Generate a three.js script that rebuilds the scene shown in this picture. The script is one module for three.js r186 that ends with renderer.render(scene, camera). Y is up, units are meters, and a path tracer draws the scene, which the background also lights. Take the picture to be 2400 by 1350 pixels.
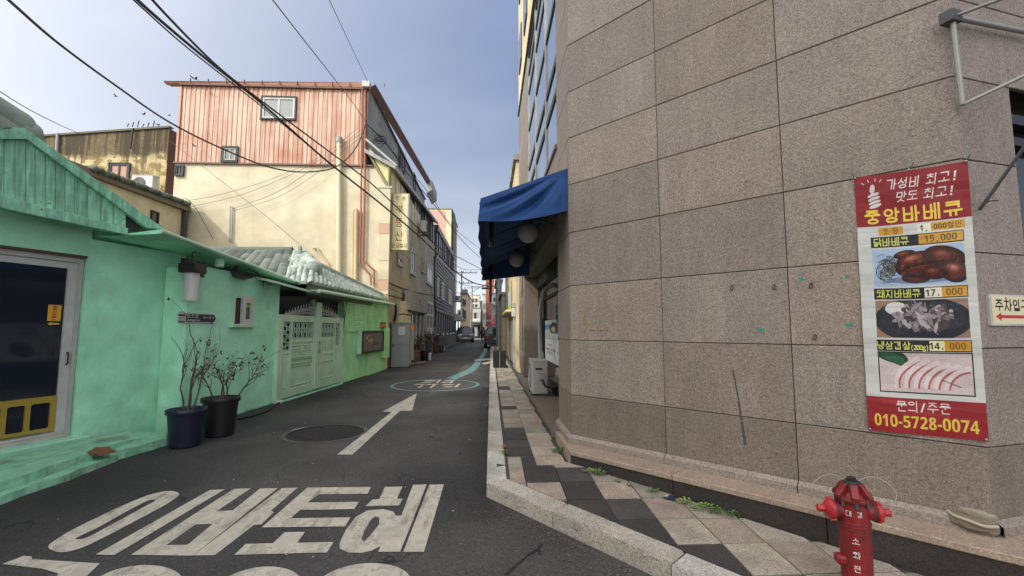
import * as THREE from 'three';
import { mergeGeometries } from 'three/addons/utils/BufferGeometryUtils.js';
import { RoundedBoxGeometry } from 'three/addons/geometries/RoundedBoxGeometry.js';
import { MarchingCubes } from 'three/addons/objects/MarchingCubes.js';

// ------------------------------------------------------------------ camera, sky, sun, exposure
const scene = new THREE.Scene();
const FOCAL = 1080 / 1350, EYE = 1.5;                       // focal length in picture heights, eye height
const PITCH = Math.atan(97 / 1080), YAW = Math.atan((53 / 1080) * Math.cos(PITCH));
const camera = new THREE.PerspectiveCamera((2 * Math.atan(0.5 / FOCAL) * 180) / Math.PI, 16 / 9, 0.05, 1500);
const FW = new THREE.Vector3(Math.sin(YAW) * Math.cos(PITCH), Math.sin(PITCH), -Math.cos(YAW) * Math.cos(PITCH));
camera.position.set(0, EYE, 0);
camera.lookAt(FW.clone().add(camera.position));
const SUN = new THREE.Vector3(-0.64, 0.60, 0.62).normalize();
{ // clear winter sky: blue overhead, pale towards the horizon, hazy bright around the sun behind the camera
  const W = 1024, H = 512, d = new Float32Array(W * H * 4);
  const wisp = (x, y, z) => {
    let s = 0, a = 0.5, px = x * 3 / (Math.abs(y) + 0.25), pz = z * 7 / (Math.abs(y) + 0.25);
    for (let i = 0; i < 5; i++) { s += a * Math.sin(px * 1.3 + 1.7 * Math.sin(pz * 0.9 + i)) * Math.cos(pz + 1.1 * Math.sin(px * 0.7 + 2 * i)); px *= 1.9; pz *= 1.8; a *= 0.55; }
    return Math.max(0, s);
  };
  for (let r = 0; r < H; r++) for (let c = 0; c < W; c++) {
    const el = ((r + 0.5) / H - 0.5) * Math.PI, az = ((c + 0.5) / W - 0.5) * 2 * Math.PI;
    const x = Math.cos(az) * Math.cos(el), y = Math.sin(el), z = Math.sin(az) * Math.cos(el);
    const up = Math.max(0, y), h = Math.exp(-up * 4.3), cs = x * SUN.x + y * SUN.y + z * SUN.z;
    const glow = 2.5 * Math.pow(Math.max(0, 0.5 + 0.5 * cs), 3.4) + 1.6 * Math.pow(Math.max(0, cs), 20);
    const left = Math.max(0, -x * 0.9 - z * 0.15) * 0.42;
    const cl = wisp(x, y, z) * 0.10 * Math.min(1, up * 4) * (0.35 + left * 2.2);
    const zen = [0.026, 0.100, 0.295], hor = [1.06, 1.12, 1.16], sunc = [1.04, 1.0, 0.92];
    for (let k = 0; k < 3; k++) {
      let v = zen[k] * (1 - h) + hor[k] * h;
      v += ([0.37, 0.40, 0.45][k] - v) * Math.min(0.6, left * 0.8 * (0.4 + h)) + cl;
      v += glow * sunc[k];
      if (y < 0) v = v * (1 + y * 0.5) * 0.6;
      d[(r * W + c) * 4 + k] = v;
    }
    d[(r * W + c) * 4 + 3] = 1;
  }
  const t = new THREE.DataTexture(d, W, H, THREE.RGBAFormat, THREE.FloatType);
  t.mapping = THREE.EquirectangularReflectionMapping; t.magFilter = t.minFilter = THREE.LinearFilter; t.needsUpdate = true;
  scene.background = t; scene.environment = t;
}
const sun = new THREE.DirectionalLight(new THREE.Color(1, 0.955, 0.86), 2.0);
sun.name = 'sun'; sun.position.copy(SUN).multiplyScalar(90); sun.castShadow = true;
sun.shadow.camera.left = sun.shadow.camera.bottom = -60; sun.shadow.camera.right = sun.shadow.camera.top = 60; sun.shadow.camera.far = 260;
sun.shadow.mapSize.set(4096, 4096); scene.add(sun); scene.add(sun.target);
const renderer = new THREE.WebGLRenderer({ antialias: true });
renderer.toneMapping = THREE.LinearToneMapping; renderer.toneMappingExposure = 1.14;
renderer.shadowMap.enabled = true; renderer.outputColorSpace = THREE.SRGBColorSpace;

// ------------------------------------------------------------------ measuring: rays of the photograph met with real planes
const C = camera.position, RT = new THREE.Vector3(Math.cos(YAW), 0, Math.sin(YAW)), UP = RT.clone().cross(FW);
const V = (x, y, z) => new THREE.Vector3(x, y, z);
const ray = (px, py) => FW.clone().addScaledVector(RT, (px - 1200) / 1080).addScaledVector(UP, -(py - 675) / 1080);
const BEND = -4.85, SLOPE = 0.06;                                  // the ground falls gently towards the viewer from here
const gy = (z) => -SLOPE * Math.max(0, z - BEND);
function G(px, py, h = 0) {                                        // ground point under a ray (h above the ground)
  const d = ray(px, py); let t = (h - EYE) / d.y;
  if (C.z + d.z * t > BEND) t = (h - EYE + SLOPE * BEND) / (d.y + SLOPE * d.z);
  return C.clone().addScaledVector(d, t);
}
const atZ = (px, py, z) => { const d = ray(px, py); return C.clone().addScaledVector(d, (z - C.z) / d.z); };
const atX = (px, py, x) => { const d = ray(px, py); return C.clone().addScaledVector(d, (x - C.x) / d.x); };
const atY = (px, py, y) => { const d = ray(px, py); return C.clone().addScaledVector(d, (y - C.y) / d.y); };
class Wall {                                                       // upright plane: u along it (to the right seen from the front), y up, w out of it
  constructor(x, z, dx, dz) { const l = Math.hypot(dx, dz); this.x = x; this.z = z; this.dx = dx / l; this.dz = dz / l; this.turn = Math.atan2(-dz, dx); }
  hit(px, py, w = 0) {
    const d = ray(px, py), nx = -this.dz, nz = this.dx;
    const t = (nx * (this.x - C.x) + nz * (this.z - C.z) + w) / (nx * d.x + nz * d.z), p = C.clone().addScaledVector(d, t);
    return [(p.x - this.x) * this.dx + (p.z - this.z) * this.dz, p.y];
  }
  u(px, py, w) { return this.hit(px, py, w)[0]; }
  y(px, py, w) { return this.hit(px, py, w)[1]; }
  at(u, y, w = 0) { return V(this.x + this.dx * u - this.dz * w, y, this.z + this.dz * u + this.dx * w); }
  place(o, u = 0, y = 0, w = 0) { o.position.copy(this.at(u, y, w)); o.rotation.y = this.turn; return o; }
}
// ------------------------------------------------------------------ random numbers and noise
let seed_ = 7;
const rnd = () => { seed_ = (seed_ + 0x6d2b79f5) | 0; let t = Math.imul(seed_ ^ (seed_ >>> 15), 1 | seed_); t = (t + Math.imul(t ^ (t >>> 7), 61 | t)) ^ t; return ((t ^ (t >>> 14)) >>> 0) / 4294967296; };
const R = (a, b) => a + (b - a) * rnd();
const hash = (x, y, s) => { let h = Math.imul(x, 374761393) ^ Math.imul(y, 668265263) ^ Math.imul(s + 11, 1274126177); h = Math.imul(h ^ (h >>> 13), 1274126177); return ((h ^ (h >>> 16)) >>> 0) / 4294967296; };
function pn(x, y, p, q, s) {                                       // value noise repeating after p by q cells
  const xi = Math.floor(x), yi = Math.floor(y), fx = x - xi, fy = y - yi, a = fx * fx * (3 - 2 * fx), b = fy * fy * (3 - 2 * fy), m = (v, k) => ((v % k) + k) % k;
  const h = (i, j) => hash(m(i, p), m(j, q), s);
  return (h(xi, yi) * (1 - a) + h(xi + 1, yi) * a) * (1 - b) + (h(xi, yi + 1) * (1 - a) + h(xi + 1, yi + 1) * a) * b;
}
function fbm(u, v, p, q, s, oct = 4) { let r = 0, a = 0.5, n = 0; for (let i = 0; i < oct; i++) { r += a * pn(u * p, v * q, p, q, s + i); n += a; a *= 0.5; p *= 2; q *= 2; } return r / n; }
const ss = (a, b, x) => { const t = Math.min(1, Math.max(0, (x - a) / (b - a))); return t * t * (3 - 2 * t); };
const mix = (a, b, t) => a + (b - a) * t, mix3 = (a, b, t) => [mix(a[0], b[0], t), mix(a[1], b[1], t), mix(a[2], b[2], t)];
function tex(w, h, f, srgb = true) {                               // f(u, v) -> [r, g, b] 0..255
  const d = new Uint8Array(w * h * 4);
  for (let j = 0; j < h; j++) for (let i = 0; i < w; i++) { const c = f(i / w, j / h, i, j), o = (j * w + i) * 4; d[o] = c[0]; d[o + 1] = c[1]; d[o + 2] = c[2]; d[o + 3] = 255; }
  const t = new THREE.DataTexture(d, w, h); t.wrapS = t.wrapT = THREE.RepeatWrapping; t.magFilter = THREE.LinearFilter; t.minFilter = THREE.LinearMipmapLinearFilter; t.generateMipmaps = true;
  if (srgb) t.colorSpace = THREE.SRGBColorSpace; t.needsUpdate = true; return t;
}
const rep = (t, sx, sy = sx) => { const c = t.clone(); c.repeat.set(1 / sx, 1 / sy); c.needsUpdate = true; return c; };
function canvasTex(w, h, draw) { const c = document.createElement('canvas'); c.width = w; c.height = h; draw(c.getContext('2d'), w, h); const t = new THREE.CanvasTexture(c); t.colorSpace = THREE.SRGBColorSpace; return t; }
const lin = (r, g, b) => new THREE.Color().setRGB(r, g, b);
const mat = (col, rough = 0.8, more = {}) => new THREE.MeshStandardMaterial({ color: Array.isArray(col) ? lin(...col) : col, roughness: rough, metalness: 0, ...more });
// ------------------------------------------------------------------ geometry
const unindex = THREE.BufferGeometry.prototype.toNonIndexed;
THREE.BufferGeometry.prototype.toNonIndexed = function () { return this.index ? unindex.call(this) : this; };
function boxUV(g) {                                                // uv in metres by the dominant direction of each face
  if (g.index) { const n = g.toNonIndexed(); g = n; }
  const p = g.attributes.position, n = g.attributes.normal, uv = new Float32Array(p.count * 2);
  for (let i = 0; i < p.count; i += 3) {
    let nx = 0, ny = 0, nz = 0; for (let k = 0; k < 3; k++) { nx += n.getX(i + k); ny += n.getY(i + k); nz += n.getZ(i + k); }
    nx = Math.abs(nx); ny = Math.abs(ny); nz = Math.abs(nz);
    for (let k = 0; k < 3; k++) {
      const x = p.getX(i + k), y = p.getY(i + k), z = p.getZ(i + k);
      const [a, b] = ny > nx && ny > nz ? [x, z] : nx > nz ? [z, y] : [x, y];
      uv[(i + k) * 2] = a; uv[(i + k) * 2 + 1] = b;
    }
  }
  g.setAttribute('uv', new THREE.BufferAttribute(uv, 2)); return g;
}
const tri = (pts, faces) => {                                      // flat-shaded faces (lists of vertex numbers)
  const a = []; for (const f of faces) for (let k = 1; k + 1 < f.length; k++) for (const i of [f[0], f[k], f[k + 1]]) a.push(...(pts[i].isVector3 ? pts[i].toArray() : pts[i]));
  const g = new THREE.BufferGeometry(); g.setAttribute('position', new THREE.Float32BufferAttribute(a, 3)); g.computeVertexNormals(); return boxUV(g);
};
const box = (x0, x1, y0, y1, z0, z1) => boxUV(new THREE.BoxGeometry(x1 - x0, y1 - y0, z1 - z0).translate((x0 + x1) / 2, (y0 + y1) / 2, (z0 + z1) / 2));
const rbox = (x0, x1, y0, y1, z0, z1, r = 0.02, s = 2) => boxUV(new RoundedBoxGeometry(x1 - x0, y1 - y0, z1 - z0, s, r).translate((x0 + x1) / 2, (y0 + y1) / 2, (z0 + z1) / 2));
function cbox(x0, x1, y0, y1, z0, z1, c = 0.005) {                 // box whose front (z1) edges are chamfered
  const P = [[x0, y0, z0], [x1, y0, z0], [x1, y1, z0], [x0, y1, z0], [x0, y0, z1 - c], [x1, y0, z1 - c], [x1, y1, z1 - c], [x0, y1, z1 - c], [x0 + c, y0 + c, z1], [x1 - c, y0 + c, z1], [x1 - c, y1 - c, z1], [x0 + c, y1 - c, z1]];
  return tri(P, [[8, 9, 10, 11], [4, 5, 9, 8], [5, 6, 10, 9], [6, 7, 11, 10], [7, 4, 8, 11], [0, 1, 5, 4], [1, 2, 6, 5], [2, 3, 7, 6], [3, 0, 4, 7]]);
}
function slab(poly, t) {                                           // a sheet of thickness t under a 3-D outline (counter-clockwise from above)
  const n = poly.length, P = [...poly, ...poly.map((p) => p.clone().setY(p.y - t))], f = [[...Array(n).keys()], [...Array(n).keys()].map((i) => 2 * n - 1 - i)];
  for (let i = 0; i < n; i++) { const j = (i + 1) % n; f.push([i, n + i, n + j, j]); }
  return tri(P, f);
}
const tube = (pts, r, seg = 0, rad = 6) => { const c = pts.length === 2 ? new THREE.LineCurve3(pts[0], pts[1]) : new THREE.CatmullRomCurve3(pts); return new THREE.TubeGeometry(c, seg || (pts.length === 2 ? 1 : pts.length * 6), r, rad, false).toNonIndexed(); };
function rod(a, b, r0, r1 = r0, rad = 8) {
  const d = b.clone().sub(a), g = new THREE.CylinderGeometry(r1, r0, d.length(), rad).toNonIndexed();
  g.applyMatrix4(new THREE.Matrix4().compose(a.clone().addScaledVector(d, 0.5), new THREE.Quaternion().setFromUnitVectors(V(0, 1, 0), d.normalize()), V(1, 1, 1))); return g;
}
const lathe = (pts, seg = 24) => new THREE.LatheGeometry(pts.map((p) => new THREE.Vector2(p[0], p[1])), seg).toNonIndexed();
const ext = (pts, d, bevel = 0) => { const s = new THREE.Shape(pts.map((p) => new THREE.Vector2(p[0], p[1]))); return boxUV(new THREE.ExtrudeGeometry(s, { depth: d, bevelEnabled: bevel > 0, bevelSize: bevel, bevelThickness: bevel, bevelSegments: 1 })); };
const sph = (x, y, z, rx, ry = rx, rz = rx, s = 14) => new THREE.SphereGeometry(1, s, s - 4).toNonIndexed().scale(rx, ry, rz).translate(x, y, z);
function merge(gs) {
  gs = (Array.isArray(gs) ? gs.flat(9) : [gs]).map((g) => { let q = g.index ? g.toNonIndexed() : g; if (!q.attributes.uv) boxUV(q); for (const k of Object.keys(q.attributes)) if (!['position', 'normal', 'uv'].includes(k)) q.deleteAttribute(k); return q; });
  return gs.length === 1 ? gs[0] : mergeGeometries(gs);
}
const used = {};
const numbered = (n) => { const k = (used[n] = (used[n] ?? -1) + 1); return k ? n + '_' + String(k).padStart(3, '0') : n; };
function obj(name, gs, m, parent) {                                // one mesh: a part of parent, or top level
  const o = new THREE.Mesh(gs.isBufferGeometry ? gs : merge(gs), m); o.name = parent ? name : numbered(name); o.castShadow = o.receiveShadow = true; (parent ?? scene).add(o); return o;
}
const tag = (o, label, category, group, kind) => { if (label) o.userData.label = label; if (category) o.userData.category = category; if (group) o.userData.group = group; if (kind) o.userData.kind = kind; return o; };
function thing(name, label, category, pos, turn = 0, group) { const o = new THREE.Group(); o.name = numbered(name); if (pos) o.position.copy(pos); o.rotation.y = turn; scene.add(o); return tag(o, label, category, group); }
const onWall = (w, name, label, category, u = 0, y = 0, out = 0, group) => w.place(thing(name, label, category, null, 0, group), u, y, out);
const struct = (name, gs, m, label, category = 'ground') => tag(obj(name, gs, m), label, category, null, 'structure');
function copy(o, label) { const c = o.clone(); c.name = numbered(o.name.replace(/_\d{3}$/, '')); scene.add(c); c.userData = { ...o.userData }; if (label) c.userData.label = label; return c; }
const inner = (g, o) => { o.updateMatrixWorld(true); return (Array.isArray(g) ? g.flat(9) : [g]).map((q) => q.applyMatrix4(o.matrixWorld.clone().invert())); };   // world geometry into a thing's own space
// ------------------------------------------------------------------ Hangul drawn with strokes
const JA = {
  g: [[0, 0, 1, 0, 1, 1]], n: [[0, 0, 0, 1, 1, 1]], d: [[1, 0, 0, 0, 0, 1, 1, 1]], r: [[0, 0, 1, 0, 1, .5, 0, .5, 0, 1, 1, 1]], m: [[0, 0, 1, 0, 1, 1, 0, 1, 0, 0]],
  b: [[0, 0, 0, 1, 1, 1, 1, 0], [0, .5, 1, .5]], s: [[.5, 0, .4, .5, 0, 1], [.45, .4, 1, 1]], o: 'o', j: [[0, 0, 1, 0], [.55, 0, .4, .5, 0, 1], [.45, .45, 1, 1]],
  c: [[.5, -.25, .5, 0], [0, .1, 1, .1], [.55, .1, .4, .55, 0, 1], [.45, .5, 1, 1]], k: [[0, 0, 1, 0, 1, 1], [0, .5, 1, .5]], t: [[1, 0, 0, 0, 0, 1, 1, 1], [0, .5, 1, .5]],
  p: [[0, 0, 1, 0], [0, 1, 1, 1], [.3, 0, .3, 1], [.7, 0, .7, 1]], h: 'h',
};
const LEAD = ['g', 'gg', 'n', 'd', 'dd', 'r', 'm', 'b', 'bb', 's', 'ss', 'o', 'j', 'jj', 'c', 'k', 't', 'p', 'h'];
const TAIL = ['', 'g', 'gg', 'gs', 'n', 'nj', 'nh', 'd', 'r', 'rg', 'rm', 'rb', 'rs', 'rt', 'rp', 'rh', 'm', 'b', 'bs', 's', 'ss', 'o', 'j', 'c', 'k', 't', 'p', 'h'];
// upright strokes: [stroke of the bar, side ticks]; level strokes
const VUP = { 0: ['a'], 1: ['a', 'i'], 2: ['ya'], 4: ['e'], 5: ['e', 'i'], 6: ['ye'], 7: ['ye', 'i'], 9: ['a'], 10: ['a', 'i'], 11: ['i'], 14: ['e'], 15: ['e', 'i'], 16: ['i'], 19: ['i'], 20: ['i'] };
const VLE = { 8: 'o', 9: 'o', 10: 'o', 11: 'o', 12: 'yo', 13: 'u', 14: 'u', 15: 'u', 16: 'u', 17: 'yu', 18: 'eu', 19: 'eu' };
function syllable(c, ch, x, y, w, h, lw) {
  const code = ch.charCodeAt(0) - 0xac00; c.lineWidth = lw; c.lineCap = 'square'; c.lineJoin = 'miter';
  const ln = (a) => { c.beginPath(); for (let i = 0; i < a.length; i += 2) c[i ? 'lineTo' : 'moveTo'](x + a[i] * w, y + a[i + 1] * h); c.stroke(); };
  const jamo = (k, x0, y0, x1, y1) => {
    const X = (a) => x0 + a * (x1 - x0), Y = (a) => y0 + a * (y1 - y0);
    if (k === 'o' || k === 'h') { const t = k === 'h' ? 0.36 : 0; c.beginPath(); c.ellipse(x + X(.5) * w, y + Y(.5 + t / 2) * h, (x1 - x0) * w * .5, (y1 - y0) * h * (.5 - t / 2), 0, 0, 7); c.stroke(); if (t) { ln([X(.3), Y(-.05), X(.7), Y(-.05)]); ln([X(0), Y(.2), X(1), Y(.2)]); } return; }
    for (const s of JA[k]) ln(s.map((v, i) => (i % 2 ? Y(v) : X(v))));
  };
  if (code < 0 || code > 11171) { c.save(); c.font = 'bold ' + Math.round(h * 1.25) + 'px sans-serif'; c.textAlign = 'center'; c.textBaseline = 'middle'; c.fillStyle = c.strokeStyle; c.fillText(ch, x + w / 2, y + h * 0.54); c.restore(); return; }
  const L = Math.floor(code / 588), vo = Math.floor((code % 588) / 28), T = code % 28, up = VUP[vo], le = VLE[vo], e = T ? .56 : 1;
  const xr = up ? (up.length > 1 ? .5 : .58) : .85, yl = le ? (up ? .42 : .48) * (T ? .72 : 1) : e - .05;
  jamo(LEAD[L][0], up ? .06 : .15, .06, xr, Math.max(.2, yl - (le ? .08 : 0)));
  if (le) {
    const b = T ? .5 : .86, yb = le[le.length - 1] === 'u' && le !== 'eu' ? b - .22 * e : b, x1 = up ? .68 : 1; ln([0, yb, x1, yb]);
    const tick = (q) => (le.endsWith('o') ? ln([q, yb, q, yb - .22 * e - .04]) : le !== 'eu' && ln([q, yb, q, yb + .3 * e]));
    if (le[0] === 'y') { tick(x1 * .33); tick(x1 * .67); } else if (le !== 'eu') tick(x1 * .5);
  }
  if (up) {
    const bx = up.length > 1 ? [.74, .97] : [.84]; bx.forEach((q) => ln([q, 0, q, e]));
    const k = up[0], q = bx[0], m = e * .5, out = up.length > 1 ? bx[1] : q + .17;
    if (k === 'a') ln([q, m, out, m]); if (k === 'ya') { ln([q, m - .12, out, m - .12]); ln([q, m + .12, out, m + .12]); }
    if (k === 'e') ln([q, m, q - .16, m]); if (k === 'ye') { ln([q, m - .12, q - .16, m - .12]); ln([q, m + .12, q - .16, m + .12]); }
  }
  if (T) { const k = TAIL[T]; if (k.length > 1 && k[0] !== k[1]) { jamo(k[0], .1, .68, .46, .97); jamo(k[1], .6, .68, .95, .97); } else jamo(k[0], .2, .68, .86, .97); }
}
function text(c, s, x, y, size, color, o = {}) {                    // centred on x, top at y
  const adv = o.adv ?? 1.12, wsc = o.w ?? 1; c.save(); c.strokeStyle = color; let W = 0; const wd = (ch) => (ch === ' ' ? .45 : /[ -~]/.test(ch) ? .68 : adv) * size * wsc;
  for (const ch of s) W += wd(ch);
  let p = x - W / 2; if (o.slant) { c.translate(x, y); c.transform(1, 0, o.slant, 1, 0, 0); c.translate(-x, -y); }
  for (const ch of s) { const w_ = wd(ch); if (ch !== ' ') { const han = ch.charCodeAt(0) > 255, iw = han ? size * wsc * 0.92 : w_; if (o.edge) { c.strokeStyle = o.edge; syllable(c, ch, p + 2, y + 2, iw, size, size * (o.lw ?? .13) * 1.25); c.strokeStyle = color; } syllable(c, ch, p + (w_ - iw) / 2, y, iw, size, size * (o.lw ?? .13)); } p += w_; }
  c.restore();
}

// ------------------------------------------------------------------ surfaces
const speck = (base, amp, dark, light, seed, n = 512, per = 5) => tex(n, n, (u, v, i, j) => {
  const k = fbm(u, v, per, per, seed, 3) - 0.5, a = hash(i >> 1, j >> 1, seed), b = hash(i, j, seed + 1), c = pn(u * n / 4, v * n / 4, n / 4, n / 4, seed + 9);
  let s = 1 + k * 0.28 + (b - 0.5) * amp + (c - 0.5) * amp * 1.6; if (a > 0.93) s *= light; else if (a < 0.11 || c < 0.16) s *= dark;
  const t = (hash(i >> 1, j >> 1, seed + 5) - 0.5) * 10;
  return [base[0] * s + t, base[1] * s, base[2] * s - t].map((q) => Math.max(0, Math.min(255, q)));
});
const T = {};
T.granite = tex(800, 800, (u, v, i, j) => { // fine grey-brown grain with faint rain streaks and blotches
  const k = fbm(u, v, 5, 5, 21, 4) - 0.5, st = fbm(u, v, 26, 2, 24, 3) - 0.5, a = hash(i >> 1, j >> 1, 21), b = hash(i, j, 22), c = pn(u * 330, v * 330, 330, 330, 30), d = pn(u * 200, v * 150, 200, 150, 31);
  let s = 1 + k * 0.16 + st * 0.10 + (b - 0.5) * 0.16 + (c - 0.5) * 0.34; if (a > 0.95) s *= 1.1; else if (a < 0.08) s *= 0.84; if (d < 0.14) s *= 0.86; else if (d > 0.88) s *= 1.07; const t = (hash(i >> 1, j >> 1, 26) - 0.5) * 8;
  return [166 * s + t, 157 * s, 148 * s - t].map((q) => Math.max(0, Math.min(255, q)));
});
T.darkstone = speck([82, 78, 76], 0.22, 0.7, 1.2, 33, 512, 6);
T.kerb = speck([176, 171, 162], 0.2, 0.82, 1.12, 35);
T.asphalt = tex(800, 800, (u, v, i, j) => {
  const g = hash(i, j, 3), c = pn(u * 340, v * 340, 340, 340, 5), k = fbm(u, v, 4, 4, 6, 5), w = fbm(u, v, 9, 9, 16, 3), cr = Math.abs(fbm(u, v, 5, 5, 40, 4) - 0.5);
  const mac = fbm(u, v, 2, 2, 77, 3); let s = 78 + (g - 0.5) * 30 + (c - 0.5) * 28 + (k - 0.5) * 36 + (mac - 0.5) * 40; if (c > 0.86) s += 18; if (cr < 0.004 && w > 0.52) s *= 0.62;
  return [s * 1.03, s, s * 0.97];
});
T.asphaltBump = tex(512, 512, (u, v, i, j) => { const s = 128 + (hash(i, j, 3) - 0.5) * 90 + (pn(u * 170, v * 170, 170, 170, 5) - 0.5) * 150; return [s, s, s]; }, false);
T.render = tex(512, 512, (u, v, i, j) => { const s = 128 + (fbm(u, v, 8, 8, 61, 6) - 0.5) * 190 + (hash(i, j, 62) - 0.5) * 30; return [s, s, s]; }, false);   // trowelled render, height
const plaster = (a, b, seed, dirt = [90, 92, 80], amt = 0.5) => tex(512, 512, (u, v, i, j) => {
  const k = fbm(u, v, 3, 3, seed, 6), m = fbm(u, v, 12, 14, seed + 7, 4), st = fbm(u, v, 40, 3, seed + 3, 3), d = ss(0.56, 0.78, fbm(u, v, 4, 5, seed + 13, 5)) * amt + ss(0.62, 0.8, st) * amt * 0.35;
  const q = mix3(mix3(a, b, ss(0.3, 0.7, k)), dirt, Math.min(0.8, d)), s = 1 + (m - 0.5) * 0.16 + (hash(i, j, seed) - 0.5) * 0.05;
  return q.map((z) => Math.min(255, z * s));
});
T.mint = plaster([166, 232, 194], [175, 237, 202], 71, [128, 176, 148], 0.16);
T.mintDirt = plaster([160, 228, 188], [190, 238, 206], 75, [96, 120, 96], 0.5);
T.lime = plaster([156, 214, 156], [170, 226, 168], 77, [104, 150, 100], 0.35);
T.cream = plaster([219, 209, 182], [210, 199, 170], 81, [188, 176, 150], 0.4);
T.tan = plaster([170, 160, 136], [154, 146, 124], 83, [104, 98, 82], 0.5);
T.grey = plaster([150, 150, 144], [134, 134, 130], 85, [88, 88, 84], 0.55);
T.beige = plaster([222, 203, 164], [208, 190, 150], 87, [150, 134, 104], 0.4);
T.peel = tex(768, 384, (u, v, i, j) => {                          // old yellow paint coming off grey cement, black rain streaks from the top
  const k = fbm(u, v, 10, 6, 91, 6), f = fbm(u, v, 48, 30, 92, 4), st = fbm(u, v, 60, 2, 93, 3), band = ss(0.74, 0.82, v + (k - 0.5) * 0.14);
  let c = mix3([202, 186, 144], [184, 166, 124], ss(0.3, 0.7, k)); const off = ss(0.50, 0.55, f * 0.6 + k * 0.5 + band * 0.16 - 0.02); c = mix3(c, [142, 124, 84], off); if (f > 0.47 && f < 0.5) c = mix3(c, [232, 214, 150], 0.8);
  c = mix3(c, [66, 56, 44], Math.min(0.9, band * (0.45 + 0.7 * ss(0.35, 0.7, st)))); c = mix3(c, [74, 66, 50], ss(0.62, 0.75, st) * 0.6); const s = 1 + (hash(i, j, 94) - 0.5) * 0.1; return c.map((q) => Math.min(255, q * s));
});
T.rustpink = tex(768, 384, (u, v, i, j) => {                      // sun-bleached red sheet steel
  const st = fbm(u, v, 90, 2, 101, 4), k = fbm(u, v, 6, 5, 102, 5), c = mix3([206, 176, 154], [182, 136, 114], ss(0.42, 0.72, st * 0.75 + k * 0.35)), e = ss(0.60, 0.78, k * 0.6 + st * 0.45), s = 1 + (hash(i, j, 103) - 0.5) * 0.06;
  return mix3(c, [178, 104, 76], e * 0.7).map((q) => q * s);
});
T.wood = tex(256, 512, (u, v, i, j) => { const g = fbm(u, v, 26, 3, 111, 4), k = fbm(u, v, 4, 6, 112, 4), s = 0.82 + (g - 0.5) * 0.4 + (k - 0.5) * 0.3; const c = mix3([150, 214, 182], [126, 180, 152], ss(0.45, 0.8, k)); return (g > 0.73 && k > 0.58 ? [100, 118, 100] : c).map((q) => Math.min(255, q * s * 1.1)); });
T.bluefab = tex(256, 256, (u, v, i, j) => { const k = fbm(u, v, 5, 5, 121, 5), w = ((i ^ j) & 1) * 6; return [13 + k * 16 + w, 48 + k * 36 + w, 100 + k * 50 + w]; });
T.paint = tex(512, 512, (u, v, i, j) => {                          // worn white road paint
  const k = fbm(u, v, 14, 14, 131, 5), g = hash(i, j, 132), cr = Math.abs(fbm(u, v, 6, 9, 133, 4) - 0.5); let s = 196 + (k - 0.5) * 60 + (g - 0.5) * 28; if (cr < 0.005) s *= 0.85; const tw = fbm(u, v, 22, 5, 137, 4); if (k > 0.62 && g > 0.45) s *= 0.74; if (tw + (g - 0.5) * 0.25 > 0.76) s *= 0.75; return [s, s * 0.975, s * 0.92];
});
T.teal = tex(256, 256, (u, v, i, j) => { const k = fbm(u, v, 10, 10, 141, 5), g = hash(i, j, 142), s = 1 + (k - 0.5) * 0.5 + (g - 0.5) * 0.16; return k + (g - 0.5) * 0.3 > 0.58 ? [88 * s, 96 * s, 96 * s] : [108 * s, 156 * s, 156 * s]; });
T.tile = plaster([196, 204, 196], [176, 186, 178], 151, [112, 122, 112], 0.5);
T.redpaint = tex(512, 512, (u, v, i, j) => { // old enamel over cast iron: dull patches, grime, chips down to dark metal
  const k = fbm(u, v, 6, 6, 171, 5), f = fbm(u, v, 40, 40, 172, 4), s = 1 + (k - 0.5) * 0.5 + (hash(i, j, 173) - 0.5) * 0.08; let c = mix3([142, 27, 31], [104, 30, 29], ss(0.4, 0.7, k)); if (f > 0.69 && k > 0.45) c = [58, 34, 30]; return c.map((q) => q * s); });
T.noise = tex(256, 256, (u, v, i, j) => { const s = 222 + (fbm(u, v, 6, 6, 161, 5) - 0.5) * 46 + (hash(i, j, 162) - 0.5) * 16; return [s, s, s]; });
const tm = (t, size, rough = 0.85, more = {}) => mat(0xffffff, rough, { map: rep(t, size), ...more });
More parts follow.
